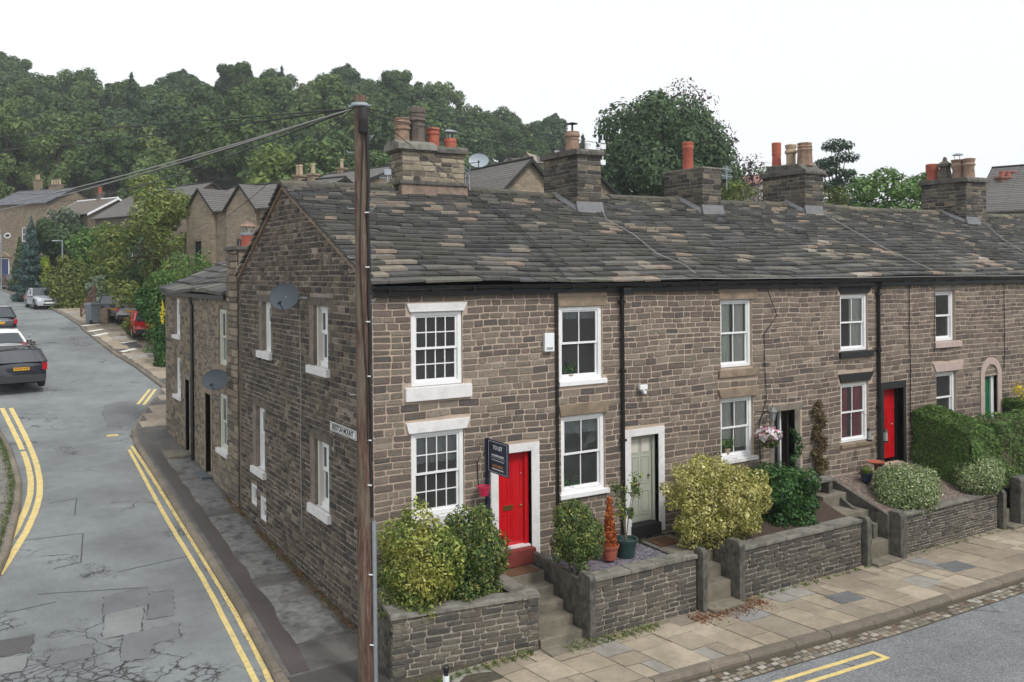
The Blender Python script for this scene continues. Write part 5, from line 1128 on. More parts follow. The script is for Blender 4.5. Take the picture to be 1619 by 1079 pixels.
# hanging basket with bracket
p = onY(1216, 690, -.45); t = thing('hanging_basket', 'hanging basket of white and pink petunias by the dark doorway', 'hanging basket', tuple(p))
m_ = MB(); m_.lathe(tuple(p-Vector((0,0,.16))), [(.04,-.12),(.15,-.02),(.2,.08),(.2,.12)], 14); bw(m_, 'basket', MT['old_stone'], t, smooth=True)
foliage('foliage', 'glossy2', t, [(p.x,p.y,p.z,.28,.26,.14),(p.x,p.y,p.z-.12,.24,.22,.16)], 900, .035, 9); foliage('flowers', 'flower', t, [(p.x,p.y,p.z+.04,.32,.3,.18)], 340, .038, 10, asp=.9, thick=.1, inner=0)
m_ = MB(); q_ = (p.x, -.02, p.z+.55); m_.tube([q_, (p.x,p.y,p.z+.6)], .012, 6); m_.tube([(p.x,-.02,p.z+.2),(p.x,p.y*.7,p.z+.58)], .009, 6)
for k in range(3): a = 2.1*k; m_.tube([(p.x,p.y,p.z+.6),(p.x+.19*cos(a),p.y+.19*sin(a),p.z-.03)], .005, 4)
bw(m_, 'bracket', MT['black'], t)
p = onY(1222, 656, -.3); t = thing('wall_lantern', 'grey glass carriage lantern on the wall above the hanging basket', 'lantern', tuple(p))
m_ = MB(); m_.lathe(tuple(p), [(.05,-.14),(.09,.06),(.10,.08)], 6); bw(m_, 'lantern_glass', MT['curtain_grey'], t); m_ = MB(); m_.lathe(tuple(p), [(.13,.08),(.03,.19),(.02,.24)], 6); m_.tube([(p.x,-.02,p.z-.1),(p.x,p.y*.6,p.z-.22),(p.x,p.y,p.z-.14)], .014, 6)
for k in range(6): a = 2*pi*(k+.5)/6; m_.tube([(p.x+.05*cos(a),p.y+.05*sin(a),p.z-.14),(p.x+.092*cos(a),p.y+.092*sin(a),p.z+.07)], .007, 4)
bw(m_, 'lantern_frame', MT['lead'], t)
for (u, v, lb) in ((1374,688,'clear bird feeder hanging from a wire bracket in front of the red-curtained window'), (1400,690,'clear bird feeder hanging in front of the red door with black surround')):
    p = onY(u, v, -.4); t = thing('bird_feeder', lb, 'bird feeder', tuple(p), 0, 'bird feeders'); m_ = MB(); m_.lathe(tuple(p), [(.055,-.12),(.055,.12)], 10); bw(m_, 'tube', MT['curtain_grey'], t, smooth=True)
    m_ = MB(); m_.lathe(tuple(p), [(.08,-.16),(.08,-.12)], 10); m_.lathe(tuple(p), [(.07,.12),(.01,.2)], 10); m_.tube([(p.x,p.y,p.z+.2),(p.x,p.y,p.z+.5),(p.x-.2,p.y*.6,p.z+.62),(p.x-.28,-.02,p.z+.4)], .006, 5); bw(m_, 'cap', MT['black'], t)
# weeds in the joints
def weeds(name, fn, n, leaf, mat, seed):
    rng = np.random.default_rng(seed); P = np.array([fn(rng) for _ in range(n)]); V = leaves(P, np.tile([0,0,.4], (n, 1))+rng.normal(0, .8, (n, 3)), leaf, rng, .4); o = quads_mesh(name, V, n, MT[mat]); o['kind'] = 'stuff'; return o
def along(x0, x1, y, wdt, hgt, clump_=1.): return lambda g: (lambda x: (x, y+g.normal(0, wdt)-abs(g.normal(0, wdt)), PZ(x, y)+.01+abs(g.normal(0, hgt))))(x0+(x1-x0)*((g.integers(0, 14)+g.normal(0, .18))/14 if clump_ > .5 else g.random()))
weeds('weeds', along(-.2, 2.4, -2.0, .05, .05), 900, .022, 'weeds', 1); weeds('weeds', along(2.9, 5.2, -2.22, .07, .05), 900, .022, 'weeds', 2); weeds('dead_leaves', along(5.9, 7.9, -2.35, .14, .03), 1500, .02, 'deadleaf', 3); weeds('weeds', along(7.6, 12.6, -2.2, .04, .03), 500, .022, 'weeds', 4)
weeds('weeds', along(12.9, 18, -2.2, .04, .03), 300, .022, 'weeds', 14)
weeds('weeds', lambda g: (-.06-abs(g.normal(0, .10)), (lambda y: y)(g.choice([.8,1.9,2.7,3.6,5.2,6.6,7.4,9.5])+g.normal(0,.4)), -1.30), 0 or 1, .02, 'weeds', 5)
def gy(g): y = g.choice([1.2,2.2,3.0,4.2,5.2,6.4,7.4,9.2,10.5])+g.normal(0,.35); x = -.05-abs(g.normal(0,.09)); return (x, y, PZ(x, y)+.01+abs(g.normal(0,.03)))
weeds('dead_leaves', gy, 1500, .02, 'deadleaf', 6); weeds('weeds', gy, 700, .024, 'weeds', 7)
def lv(g): y = g.uniform(3, 26); x = lk(y)-.2-abs(g.normal(0,.10)); return (x, y, PZ(x, y)+.01+abs(g.normal(0,.05)))
weeds('verge_grass', lv, 3000, .03, 'grass', 8)
def kg(g): y = g.uniform(0, 18); x = rk(y)-.03-abs(g.normal(0,.05)); return (x, y, RZ(x, y)+.008)
weeds('dead_leaves', kg, 700, .016, 'deadleaf', 9)

for (lb, u, v, sz) in (('leafy green houseplant on the upstairs sill of the second cottage', 901, 588, .2), ('houseplant behind the lower window of the second cottage', 902, 768, .2), ('spiky houseplant in the lower window of the third cottage', 1150, 706, .15)):
    p = onY(u, v, .14); t = thing('houseplant', lb, 'plant', tuple(p), 0, 'plants on window sills'); foliage('foliage', 'ivy' if sz > .18 else 'laurel', t, [(p.x+.09*k, p.y+.02, p.z+.05*abs(k), .12, .06, sz) for k in (-1.5,-.5,.5,1.5)], 260, .05, int(u), thick=.5, inner=0, cull=.1, asp=.3)
    m_ = MB(); m_.lathe((p.x,p.y+.02,p.z-.2), [(.06,0),(.09,.14)], 10); bw(m_, 'pot', MT['cream_pot'], t)
# ---------------------------------------------------------------- side-street cottages (face x=0, u = y)
def gpx(u0, v0, u1, v1): a, b = onX(u1, v0), onX(u0, v1); c = onX(u0, v0); return (a.y, c.y, b.z, a.z) if False else (onX(u1, (v0+v1)/2).y, onX(u0, (v0+v1)/2).y, (onX(u0, v1).z+onX(u1, v1+0).z)/2, (onX(u0, v0).z+onX(u1, v0).z)/2)
CA = thing('stone_cottage', 'small side-street cottage with cream sash windows and a satellite dish, nearest the dark gable', 'house', (0, 12.8, -1.4), 0, 'side street cottages')
CB = thing('stone_cottage', 'small stone cottage ending the side row, with narrow white windows and dark door', 'house', (0, 18, -1.2), 0, 'side street cottages')
HA = [(11.0,12.15,3.0,4.72), (11.0,12.15,.45,2.15), (13.2,13.95,-.62,1.95)]; HB = [(17.85,18.95,3.55,4.9), (17.85,18.95,1.35,2.75), (16.35,17.0,-.42,2.1)]
for root, (y0, y1), hol, sm_, seed, cm in ((CA, (10.9,15.7), HA, 'cott_stone', 81, (.09,.13)), (CB, (15.7,20.6), HB, 'cott_stone2', 82, (.12,.18))):
    MT['cott_stone'] = MT.get('cott_stone') or MI('cottage_rubble', [(0,(124,114,98)),(.3,(106,98,86)),(.6,(140,128,110)),(.85,(92,86,78))], nv=.35, nscale=12); MT['cott_stone2'] = MT.get('cott_stone2') or MI('cottage_blocks', [(0,(118,108,90)),(.3,(98,91,78)),(.6,(132,120,100)),(.85,(84,79,70))], nv=.35, nscale=10)
    w_ = FM(GA); panel(w_, y0, y1, -1.7, 5.1, hol, rev=.2); w_.quad((5,y0,-1),(5,y1,-1),(5,y1,5.2),(5,y0,5.2))
    for yy in (y0+.02, y1-.02): w_.add([(0.02,yy,-1),(5,yy,-1),(5,yy,5.1),(2.7,yy,6.1),(.02,yy,5.05)], [(0,1,2,3,4)])
    wo = bw(w_, 'wall', MT['gable_mortar'], root); s = FM(GA); dr_ = [(h[0]-.15,h[1]+.15,h[2]-.12,h[2]) for h in hol[:2]]
    stones(s, y0, y1, -1.5, 5.1, hol+dr_, seed=seed, ch=cm, cw=(.16,.36) if seed == 81 else (.25,.5), joint=.016); bw(s, 'masonry', MT[sm_], wo)
    fl = MB(); fl.box(.3, 4.9, y0+.1, y1-.1, 2.4, 2.5); fl.box(3, 3.1, y0+.1, y1-.1, -1, 5); bw(fl, 'floor', MT['room'], root)
    r = random.Random(seed); m_ = MB(); zc = lambda x_, y_: 5.18+.40*(x_+.15)-.05*sin(y_*.8)-.03*sin(x_*2)
    x = -.22; e = .62
    while x < 2.75:
        y = y0-(.0 if root is CA else .0)
        while y < y1+.15:
            wd = r.uniform(.55, 1.1); b = min(y+wd, y1+(.15 if root is CB else 0)); h = r.uniform(.05,.08)
            if b-y > .1:
                j = r.uniform(-.03,.03); A_, B_ = y+.008, b-.008; xt, xh = x+j, x+e+.15
                m_.hexa([(xt,A_,zc(xt,A_)),(xh,A_,zc(xh,A_)-.03),(xh,B_,zc(xh,B_)-.03),(xt,B_,zc(xt,B_)),(xt,A_,zc(xt,A_)+h*1.7),(xh,A_,zc(xh,A_)+h*.5),(xh,B_,zc(xh,B_)+h*.5),(xt,B_,zc(xt,B_)+h*1.7+r.uniform(-.02,.02))])
            y = b if b-y > .1 else y1+1
        x += e; e *= .9
    ro = bw(m_, 'roof', MT['slate'], root); m_ = MB(); m_.quad((2.6,y0,6.28),(2.6,y1,6.28),(5.2,y1,5.2),(5.2,y0,5.2)); m_.quad((-.1,y0,5.12),(-.1,y1,5.12),(2.65,y1,6.22),(2.65,y0,6.22)); bw(m_, 'roof_boarding', MT['black_matt'], ro)
    m_ = MB(); m_.box(-.16, -.04, y0, y1, 5.0, 5.13); bw(m_, 'gutter', MT['black'], root)
window(GA, CA, 11.02, 12.13, 3.02, 4.70, .05, 2, fmat='cream', fw=.1, sash=.05, bar=.03, sill=(10.95,12.3,2.88,3.02,.07,'dressed'), curtain=[('curtain',0,1,0,1)])
window(GA, CA, 11.02, 12.13, .47, 2.13, .05, 2, fmat='cream', fw=.1, sash=.05, bar=.03, sill=(10.95,12.3,.33,.47,.09,'white_dull'), curtain=[('curtain',0,1,0,1)])
window(GA, CB, 17.9, 18.92, 3.57, 4.88, .1, 1, fw=.1, sash=.06, sill=(17.8,19.1,3.42,3.56,.06,'white_dull')); window(GA, CB, 17.9, 18.92, 1.37, 2.73, .1, 1, fw=.1, sash=.06, sill=(17.8,19.1,1.22,1.36,.06,'white_dull'))
surround(GA, CA, 13.02, 14.12, -.62, 2.15, 13.2, 13.95, .2, 'dressed', rev=.2); dc = door(GA, CA, 13.22, 13.93, -.6, 1.95, -.16, 'sage', [(.1,.9,.08,.4),(.1,.9,.5,.92)]); q = FM(GA); q.bx(13.3,13.85,.7,1.75,-.158,-.15); bw(q, 'door_light', MT['curtain_grey'], dc)
surround(GA, CB, 16.2, 17.15, -.42, 2.28, 16.35, 17.0, .18, 'dressed_grey', rev=.3); d_ = door(GA, CB, 16.37, 16.98, -.4, 2.1, -.25, 'black', [(.1,.9,.08,.4),(.1,.9,.5,.9)]); q = FM(GA); q.bx(16.34,16.40,-.4,2.1,-.28,-.04); bw(q, 'door_frame', MT['white'], CB); q = FM(GA); q.bx(16.6,16.75,1.0,1.2,-.25,-.24); bw(q, 'letter_plate', MT['red_step'], d_)
m_ = MB(); m_.tube([(-.09,15.72,5.0),(-.09,15.72,4.85),(-.07,15.6,4.7),(-.07,15.6,-.5)], .055, 8); bw(m_, 'downpipe', MT['black'], CB, smooth=True)
m_ = MB(); m_.box(-.75,-.02,16.1,17.4,-1,-.42); tag(m_.build('doorstep', MT['step'], bevel=.03), 'square worn stone doorstep below the grey door by the black downpipe', 'doorstep')
t = thing('steps', 'two small blue-grey painted steps at the cream door of the side-street cottage', 'steps', (-.3,13.4,-.8)); m_ = MB(); m_.box(-.32,-.02,13.05,14.1,-1.2,-.58); m_.box(-.72,-.32,13.1,14.0,-1.2,-.70)
bw(m_, 'step', M('blue_grey_paint', (84,92,100), .7, .2, 6), t, bevel=.02)
pier = FM(((-.03,0,0),(0,1,0),(-1,0,0))); pb = MB(); pb.box(0, .9, 9.72, 10.88, -1.5, 6.45); pco = bw(pb, 'chimney', MT['gable_mortar'], CA)
stones(pier, 9.72, 10.9, -1.4, 6.45, ch=(.14,.24), cw=(.3,.7), seed=5, proud=(.03,.05)); q = FM(((0,9.71,0),(1,0,0),(0,-1,0))); stones(q, 0, .92, 4.8, 6.45, ch=(.1,.16), cw=(.2,.4), seed=6); pier.add(q.v, q.f); bw(pier, 'masonry', MT['cott_stone'], pco)
m_ = MB(); m_.box(-.12,1.0,9.62,10.98,6.45,6.56); bw(m_, 'cap', MT['old_stone'], pco, bevel=.02)
m_ = MB(); m_.lathe((.42,10.3,6.56), [(.2,0),(.18,.3),(.19,.32)], 14); po = bw(m_, 'chimney_pot', MT['terracotta'], pco, smooth=True); m_ = MB(); m_.lathe((.42,10.3,6.88), [(.19,0),(.2,.04),(.2,.08)], 14)
for k in range(4): m_.tube([(.42+.17*cos(k*1.57),10.3+.17*sin(k*1.57),6.9),(.42+.17*cos(k*1.57),10.3+.17*sin(k*1.57),7.14)], .015, 5)
bw(m_, 'cowl_cage', MT['galv'], pco); m_ = MB(); m_.lathe((.42,10.3,7.13), [(.25,0),(.25,.03),(.06,.15),(.01,.17)], 14); bw(m_, 'cowl_cap', MT['buff'], pco, smooth=True)

# ---------------------------------------------------------------- telegraph pole, wires
PB = Vector((-.69,-1.27,-1.6)); PT = onD(569,152,15.56)
tp = thing('telegraph_pole', 'tall weathered wooden telegraph pole at the street corner with a black box near its top', 'telegraph pole', (PB.x, PB.y, -1.5))
pm_, n_, b_, tc_ = base_mat('pole_wood'); sp = n_.nodes.new('ShaderNodeSeparateXYZ'); n_.links.new(tc_.outputs['Object'], sp.inputs[0])
f1 = noise(n_, tc_, 7, 8, .7, (4,4,.35)); f2 = noise(n_, tc_, 1.6, 4, .6, (3,3,.5)); c_ = ramp(n_, f1, [(.28, lin((40,30,26))), (.5, lin((88,64,54))), (.72, lin((134,114,98)))]); c_ = mixc(n_, ramp(n_, f2, [(.47,G3(0)),(.62,G3(.6))]), c_, lin((112,108,92)))
n_.links.new(c_, b_.inputs['Base Color']); b_.inputs['Roughness'].default_value = .9; bump(n_, b_, f1, .8, .02)
m_ = MB(); m_.tube([PB.lerp(PT, k/10) for k in range(11)], [.142-.0042*k for k in range(11)], 18); bw(m_, 'pole', pm_, tp, smooth=True)
def pp(v): k = (v-152)/(1079-152); return PT.lerp(PB, max(0, min(1, k*.985)))
rt = Vector(tuple(CR)); fw = Vector(tuple(-CF))
m_ = MB(); c = pp(192)+rt*.07+fw*.11; m_.lathe(tuple(c), [(.075,-.22),(.085,-.2),(.085,.0),(.09,.02),(.085,.04),(.08,.2),(.07,.22)], 12); bw(m_, 'cable_box', MT['black_matt'], tp, smooth=True)
m_ = MB(); c = pp(168); m_.lathe(tuple(c), [(.14,-.02),(.155,0),(.155,.03),(.13,.05)], 16)
m_.tube([c+rt*.15, c+rt*.2+Vector((0,0,.02))], .015, 6); m_.tube([c-rt*.15, c-rt*.2], .015, 6); bw(m_, 'collar', MT['galv'], tp)
for i, v in enumerate((215,240,328,328,405,405,472,620,690)):
    s = 1 if i in (0,2,4,6,8) else -1; c = pp(v); m_ = MB(); m_.tube([c+rt*.1*s, c+rt*.22*s, c+rt*.24*s+Vector((0,0,.03))], .009, 6)
    if s > 0: m_.tube([c+rt*.22*s, c+rt*.11*s-Vector((0,0,.1))], .007, 5)
    bw(m_, 'step_iron', MT['galv'], tp)
m_ = MB(); m_.tube([pp(v)+rt*(.135+.01*sin(v*.05))+fw*.06 for v in range(210, 840, 30)], .026, 7)
m_.tube([pp(v)+rt*(.05+.05*sin(v*.012))+fw*.13 for v in range(215, 700, 25)], .012, 5); bw(m_, 'pole_cable', MT['black_matt'], tp, smooth=True)
for v in (335,420,505,590,690,760,900,1010): m_ = MB(); c = pp(v)+rt*.11+fw*.1; m_.tube([c-rt*.03, c+rt*.04+fw*.02], .012, 5); bw(m_, 'cable_clip', MT['plastic_white'], tp)
m_ = MB(); m_.tube([pp(v)+rt*.17+fw*.05 for v in (818, 950, 1079, 1120)], .042, 10); bw(m_, 'conduit', MT['galv'], tp, smooth=True)
m_ = MB(); c = pp(700)+fw*.14; m_.box(c.x-.05,c.x+.05,c.y-.01,c.y+.01,c.z-.1,c.z+.06)
def wire(label, pts, r=.008, sagf=.012, mat='cable', group='overhead wires from the telegraph pole'):
    a, b = Vector(pts[0]), Vector(pts[1]); L = (b-a).length; P = [a.lerp(b, k/24)-Vector((0,0,sagf*L*4*(k/24)*(1-k/24))) for k in range(25)]
    m_ = MB(); m_.tube(P, r, 5); return tag(m_.build('overhead_wire', MT[mat]), label, 'wire', group)
hd = pp(172)-rt*.12
for lb, u, v, D, r, s in (('uppermost overhead wire running left from the pole across the wood', -60, 221, 40, .016, .0), ('second overhead wire from the top running left from the pole', -60, 240, 42, .015, .004),
  ('thick pale overhead cable sweeping down to the left edge', -60, 336, 34, .015, .006), ('thin overhead wire just below the thick pale cable', -60, 344, 38, .013, .006),
  ('overhead wire dropping from the pole to the gabled house roofs', 170, 305, 60, .014, .004), ('overhead wire dropping from the pole towards the far left chimneys', 20, 305, 85, .018, .008),
  ('faint overhead wire reaching the distant stone house', 60, 312, 95, .018, .010), ('steep overhead wire running down behind the gable to the gabled houses', 345, 352, 50, .012, .003)):
    wire(lb, (hd, onD(u, v, D)), r, s, 'cable_pale' if 'pale' in lb else 'cable')
hr = pp(172)+rt*.12
wire('overhead wire from the pole down to the ridge beside the first chimney', (hr, onY(742, 300, 5.2)), .008, .006); wire('overhead wire from the pole across to the second chimney', (hr, onD(900, 240, 23)), .006, .008)
wire('faint overhead wire crossing in front of the big tree', (hr, onD(1300, 262, 70)), .009, .004, group='overhead wires from the telegraph pole'); wire('lower faint overhead wire crossing the big tree to the right', (hr+Vector((0,0,-.1)), onD(1180, 268, 75)), .009, .010)
def roofhit(u, v, up=.14):
    d = ray(u, v); n = np.array([0,-.427,1.]); k = 5.51+.427*.2; t = (k-CAM@n)/(d@n); p = CAM+d*t; return (p[0], p[1], roof_z(p[0], p[1])+up)
for lb, pts in (('pair of thin black cables lying down the roof from the first chimney', ((742,302),(800,350),(850,395),(880,430),(893,447))), ('pale cable wandering down the roof from the second chimney', ((948,328),(958,352),(1004,380),(1040,412),(1080,428),(1100,443))),
  ('pale cable lying down the roof from the fourth chimney', ((1300,346),(1350,372),(1400,400),(1440,420),(1474,437))), ('thin cable down the roof from the fifth chimney', ((1560,362),(1590,385),(1619,402)))):
    m_ = MB(); m_.tube([roofhit(*p) for p in pts], .011, 5)
    if 'pair' in lb: m_.tube([roofhit(p[0]-7+k*2, p[1]+2) for k, p in enumerate(pts)], .009, 5)
    tag(m_.build('roof_cable', MT['cable' if 'black' in lb else 'cable_pale']), lb, 'cable', 'cables lying on the roof')
m_ = MB(); m_.tube([(p[0]-.28, -.30-.002*k, p[1]) for k, p in enumerate(((4.6,5.62),(6,5.56),(8,5.58),(9.5,5.55),(12,5.55),(14,5.53),(17,5.54),(22,5.52)))], .009, 5); tag(m_.build('roof_cable', MT['cable_pale']), 'pale cable strung along the eaves above the gutter', 'cable', 'cables lying on the roof')

# ---------------------------------------------------------------- dishes, aerials, boxes, signs
def dish(label, u, v, y=None, x=None, w_=.5, h_=.4, mat='dish', root_to=None, n=None, D=None):
    c = onX(u, v, x) if x is not None else onY(u, v, y); t = thing('satellite_dish', label, 'satellite dish', tuple(c)); n = Vector(n).normalized(); X = Vector((0,0,1)).cross(n).normalized(); Y = n.cross(X)
    m_ = MB(); R_ = 5; K = 24; vs = []; fs = []
    for i in range(R_+1):
        for k in range(K): a = 2*pi*k/K; rr0 = i/R_; vs.append(c+X*(w_/2*rr0*cos(a))+Y*(h_/2*rr0*sin(a))+n*(.05*rr0*rr0))
    for i in range(R_):
        for k in range(K): fs.append((i*K+k, i*K+(k+1)%K, (i+1)*K+(k+1)%K, (i+1)*K+k))
    m_.add(vs, fs); bw(m_, 'reflector', MT[mat], t, smooth='all', recalc=False)
    m_ = MB(); m_.tube([c+X*(w_/2*cos(2*pi*k/K))+Y*(h_/2*sin(2*pi*k/K))+n*.05 for k in range(K+1)], .008, 5); bw(m_, 'rim', MT['dish'], t)
    m_ = MB(); l = c+n*.24-Y*(h_*.30); m_.tube([c-Y*h_*.5+n*.03, l], .011, 6); bw(m_, 'arm', MT['black_matt'], t); m_ = MB(); m_.tube([l-n*.05+Y*.03, l+n*.04-Y*.03], .028, 8); bw(m_, 'receiver', MT['black_matt'], t)
    m_ = MB(); m_.tube([c-n*.01]+[Vector(q) for q in root_to], .017, 7); bw(m_, 'bracket', MT['galv'], t); return t
c = onX(451, 470, -.42); dish('large dark grey satellite dish high on the dark gable', 451, 470, x=-.42, w_=.72, h_=.60, n=(-.75,-.75,.25), root_to=[(c.x+.15,c.y-.1,c.z+.0),(-.02,c.y-.35,c.z-.02)])
c = onX(342, 601, -.45); dish('dark grey satellite dish on the side-street cottage beside its cream window', 342, 601, x=-.45, w_=.80, h_=.60, n=(-.7,-.75,.3), root_to=[(c.x+.2,c.y+.2,c.z+.15),(-.02,c.y+.4,c.z+.2)])
c = onY(757, 255, 5.1); dish('pale grey satellite dish bracketed to the first chimney', 757, 255, y=5.1, w_=.56, h_=.42, mat='dish_pale', n=(-.5,-.85,.3), root_to=[(c.x-.22,c.y+.05,c.z-.05),(4.95,5.15,c.z-.3),(4.72,5.15,c.z-.1),(4.62,5.15,c.z+.12)])
m_ = MB(); m_.tube([(4.72,5.1,8.9),(4.74,5.08,8.5),(4.90,5.08,8.35),(4.92,5.08,7.95)], .016, 6); m_.tube([(4.80,5.08,8.35),(4.80,5.08,7.9)], .014, 6); tag(m_.build('bracket', MT['galv']), 'cranked galvanised bracket on the side of the first chimney', 'bracket')
def aerial(label, u, v0, v1, y, els, mat='galv'):
    a, b = onY(u, v0, y), onY(u, v1, y); t = thing('tv_aerial', label, 'aerial', tuple(b), 0, 'television aerials'); m_ = MB(); m_.tube([b, a], .016, 6); bw(m_, 'mast', MT[mat], t); m_ = MB()
    for (f, l, k) in els:
        c = b.lerp(a, f)
        if k == 'boom': m_.tube([c-Vector((l,.3*l,0)), c+Vector((l,.3*l,0))], .012, 5); [m_.tube([c+Vector((q*l,.3*q*l,-.09)), c+Vector((q*l,.3*q*l,.09))], .006, 4) for q in (-.8,-.55,-.3,-.05,.2,.45,.7,.95)]
        else: m_.box(c.x-l, c.x+l, c.y-.02, c.y+.02, c.z-l*.8, c.z+l*.8)
    bw(m_, 'element', MT[mat], t); return t
aerial('white television aerial on the right corner of the second chimney', 953, 213, 262, 5.3, [(.62,.1,'box'),(.75,.07,'box'),(.4,.05,'box'),(.1,.09,'box')], 'plastic_white'); aerial('grey many-toothed television aerial beside the third chimney', 1149, 262, 300, 5.0, [(.55,.32,'boom'),(.85,.28,'boom')])
aerial('television aerial on the roof behind the telegraph pole', 613, 268, 296, 12, [(.5,.35,'boom'),(.85,.12,'box')]); aerial('thin television aerial right of the fifth chimney', 1558, 283, 320, 6.0, [(.95,.6,'boom')])
t = thing('alarm_box', 'white alarm box on the wall beside the upper window of the second cottage', 'alarm box', (4.02,-.05,4.3)); a, b = onY(858,527), onY(873,555); m_ = MB(); m_.box(a.x, b.x, -.09, -.015, b.z, a.z); bw(m_, 'cover', MT['plastic_white'], t, bevel=.012); m_ = MB(); m_.box(a.x+.04, b.x-.04, -.097, -.09, b.z+.04, b.z+.09); bw(m_, 'lens', MT['curtain_grey'], t)
c = onY(1018, 612, -.12); t = thing('security_light', 'white twin-headed security light on the wall above the sage green door', 'light', tuple(c)); m_ = MB(); m_.box(c.x-.12,c.x+.10,c.y-.02,c.y+.06,c.z-.06,c.z+.05); m_.box(c.x-.02,c.x+.03,c.y,-.02,c.z-.13,c.z-.03); bw(m_, 'lamp_head', MT['plastic_white'], t, bevel=.015); m_ = MB(); m_.box(c.x-.03,c.x+.04,c.y-.05,c.y+.02,c.z-.15,c.z-.09); bw(m_, 'sensor', MT['plastic_white'], t)
def text(name, s, mat, parent, size, mtx, off=0.):
    cu = bpy.data.curves.new(name, 'FONT'); cu.body = s; cu.size = size; cu.align_x = 'CENTER'; cu.align_y = 'CENTER'; cu.extrude = .0015; cu.offset = off; o = bpy.data.objects.new(name, cu); C.objects.link(o)
    bpy.context.view_layer.update(); me = bpy.data.meshes.new_from_object(o.evaluated_get(bpy.context.evaluated_depsgraph_get())); bpy.data.objects.remove(o); me.transform(mtx); me.materials.clear(); me.materials.append(MT[mat]); q = bpy.data.objects.new(name, me); C.objects.link(q); return setp(q, parent)
def mtx_of(origin, X, Y): X = Vector(X).normalized(); Y = Vector(Y).normalized(); Z = X.cross(Y); return Matrix(((X.x,Y.x,Z.x,origin[0]),(X.y,Y.y,Z.y,origin[1]),(X.z,Y.z,Z.z,origin[2]),(0,0,0,1)))
ya, yb = onX(526,673).y, onX(567,689).y; zt = (onX(526,666).z+onX(567,682).z)/2; zb = (onX(526,680.5).z+onX(567,696).z)/2
t = thing('street_sign', 'white street name plate reading BEESTON MOUNT on the dark gable', 'street sign', (-.05,(ya+yb)/2,zb)); m_ = MB(); m_.box(-.062,-.04,yb,ya,zb,zt); bw(m_, 'plate', MT['white'], t)
m_ = MB()
for (p, q_, r0, r1) in ((yb+.015,ya-.015,zt-.025,zt-.012),(yb+.015,ya-.015,zb+.012,zb+.025),(yb+.015,yb+.028,zb+.025,zt-.025),(ya-.028,ya-.015,zb+.025,zt-.025)): m_.box(-.065,-.062,p,q_,r0,r1)
bw(m_, 'border', MT['black'], t); tx = text('lettering', 'BEESTON MOUNT', 'black', t, (zt-zb)*.80, mtx_of((-.064,(ya+yb)/2,(zt+zb)/2),(0,-1,0),(0,0,1)), .004)
X0 = 2.46; y1_ = onX(804,730,X0).y; y0_ = onX(772,715,X0).y; zt = (onX(771,692,X0).z+onX(804,705,X0).z)/2; zb = (onX(771,743,X0).z+onX(804,758,X0).z)/2
t = thing('letting_board', 'navy TO LET board on a post between white sash window and red door', 'sign', (X0,-.1,0)); m_ = MB(); m_.box(X0-.012,X0+.012,y1_,y0_,zb,zt); bw(m_, 'board', MT['navy'], t)
m_ = MB(); m_.box(X0-.03,X0+.03,y0_,y0_+.07,-.5,zt+.01); bw(m_, 'post', MT['navy'], t)
m_ = MB(); W_ = y0_-y1_; Hh = zt-zb; xs_ = X0-.0145
for (a, b, c, d) in ((.04,.96,.955,.965),(.04,.96,.035,.045),(.04,.05,.045,.955),(.95,.96,.045,.955),(.14,.86,.475,.482),(.2,.8,.40,.42),(.22,.78,.125,.16)): m_.box(xs_, X0-.012, y0_-W_*b, y0_-W_*a, zb+Hh*c, zb+Hh*d)
bw(m_, 'border', MT['white'], t); yc = (y0_+y1_)/2
text('lettering', 'TO LET', 'white', t, Hh*.17, mtx_of((xs_,yc,zb+Hh*.79),(0,-1,0),(0,0,1)), .003); text('lettering', 'HOLMES-NADEN', 'white', t, Hh*.095, mtx_of((xs_,yc,zb+Hh*.55),(0,-1,0),(0,0,1)), .002); MT['orange_ink'] = M('orange_ink', (200,140,80), .5); text('lettering', '01625 560535', 'orange_ink', t, Hh*.105, mtx_of((xs_,yc,zb+Hh*.24),(0,-1,0),(0,0,1)), .001)
text('door_number', '40', 'room', d2, .09, mtx_of((6.64,.178,1.42),(1,0,0),(0,0,1)))
c = onY(765, 776, -.25); t = thing('hanging_pot', 'pink plastic pot hooked on the wall beside the To Let post', 'plant pot', tuple(c)); m_ = MB(); m_.lathe(tuple(c), [(.085,-.1),(.12,.06),(.135,.065),(.135,.095),(.12,.095),(.11,.05)], 16); bw(m_, 'pot', MT['pink'], t, smooth=True)
m_ = MB(); m_.lathe(tuple(c+Vector((0,0,.05))), [(.11,0),(.08,.015)], 14); bw(m_, 'soil', MT['soil'], t); m_ = MB(); m_.tube([c+Vector((0,.13,.08)), c+Vector((0,.23,.08)), c+Vector((-.02,.23,.5)), c+Vector((-.02,.15,.62))], .012, 5); bw(m_, 'bracket', MT['black'], t)
p = Vector((-.2,-3.36,PZ(-.2,-3.3))); t = thing('bollard', 'black round-topped post with white and pink sticker at the kerb below the corner wall', 'bollard', tuple(p)); zt = onD(703,1062,float((np.array(p)-CAM)@CF)).z
m_ = MB(); m_.lathe((p.x,p.y,p.z), [(.055,0),(.05,zt-p.z-.2)], 14); m_.lathe((p.x,p.y,zt-.02), [(.045,-.05),(.03,0),(.045,.01),(.03,.02)], 14); m_.ball((p.x,p.y,zt+.05), .055, 14); bw(m_, 'post', MT['black'], t, smooth=True)
m_ = MB(); m_.lathe((p.x,p.y,zt-.23), [(.052,0),(.052,.17)], 16); bw(m_, 'sticker', MT['plastic_white'], t, smooth=True); m_ = MB(); m_.lathe((p.x,p.y,zt-.34), [(.053,0),(.053,.11)], 16); bw(m_, 'band', MT['pink'], t, smooth=True)
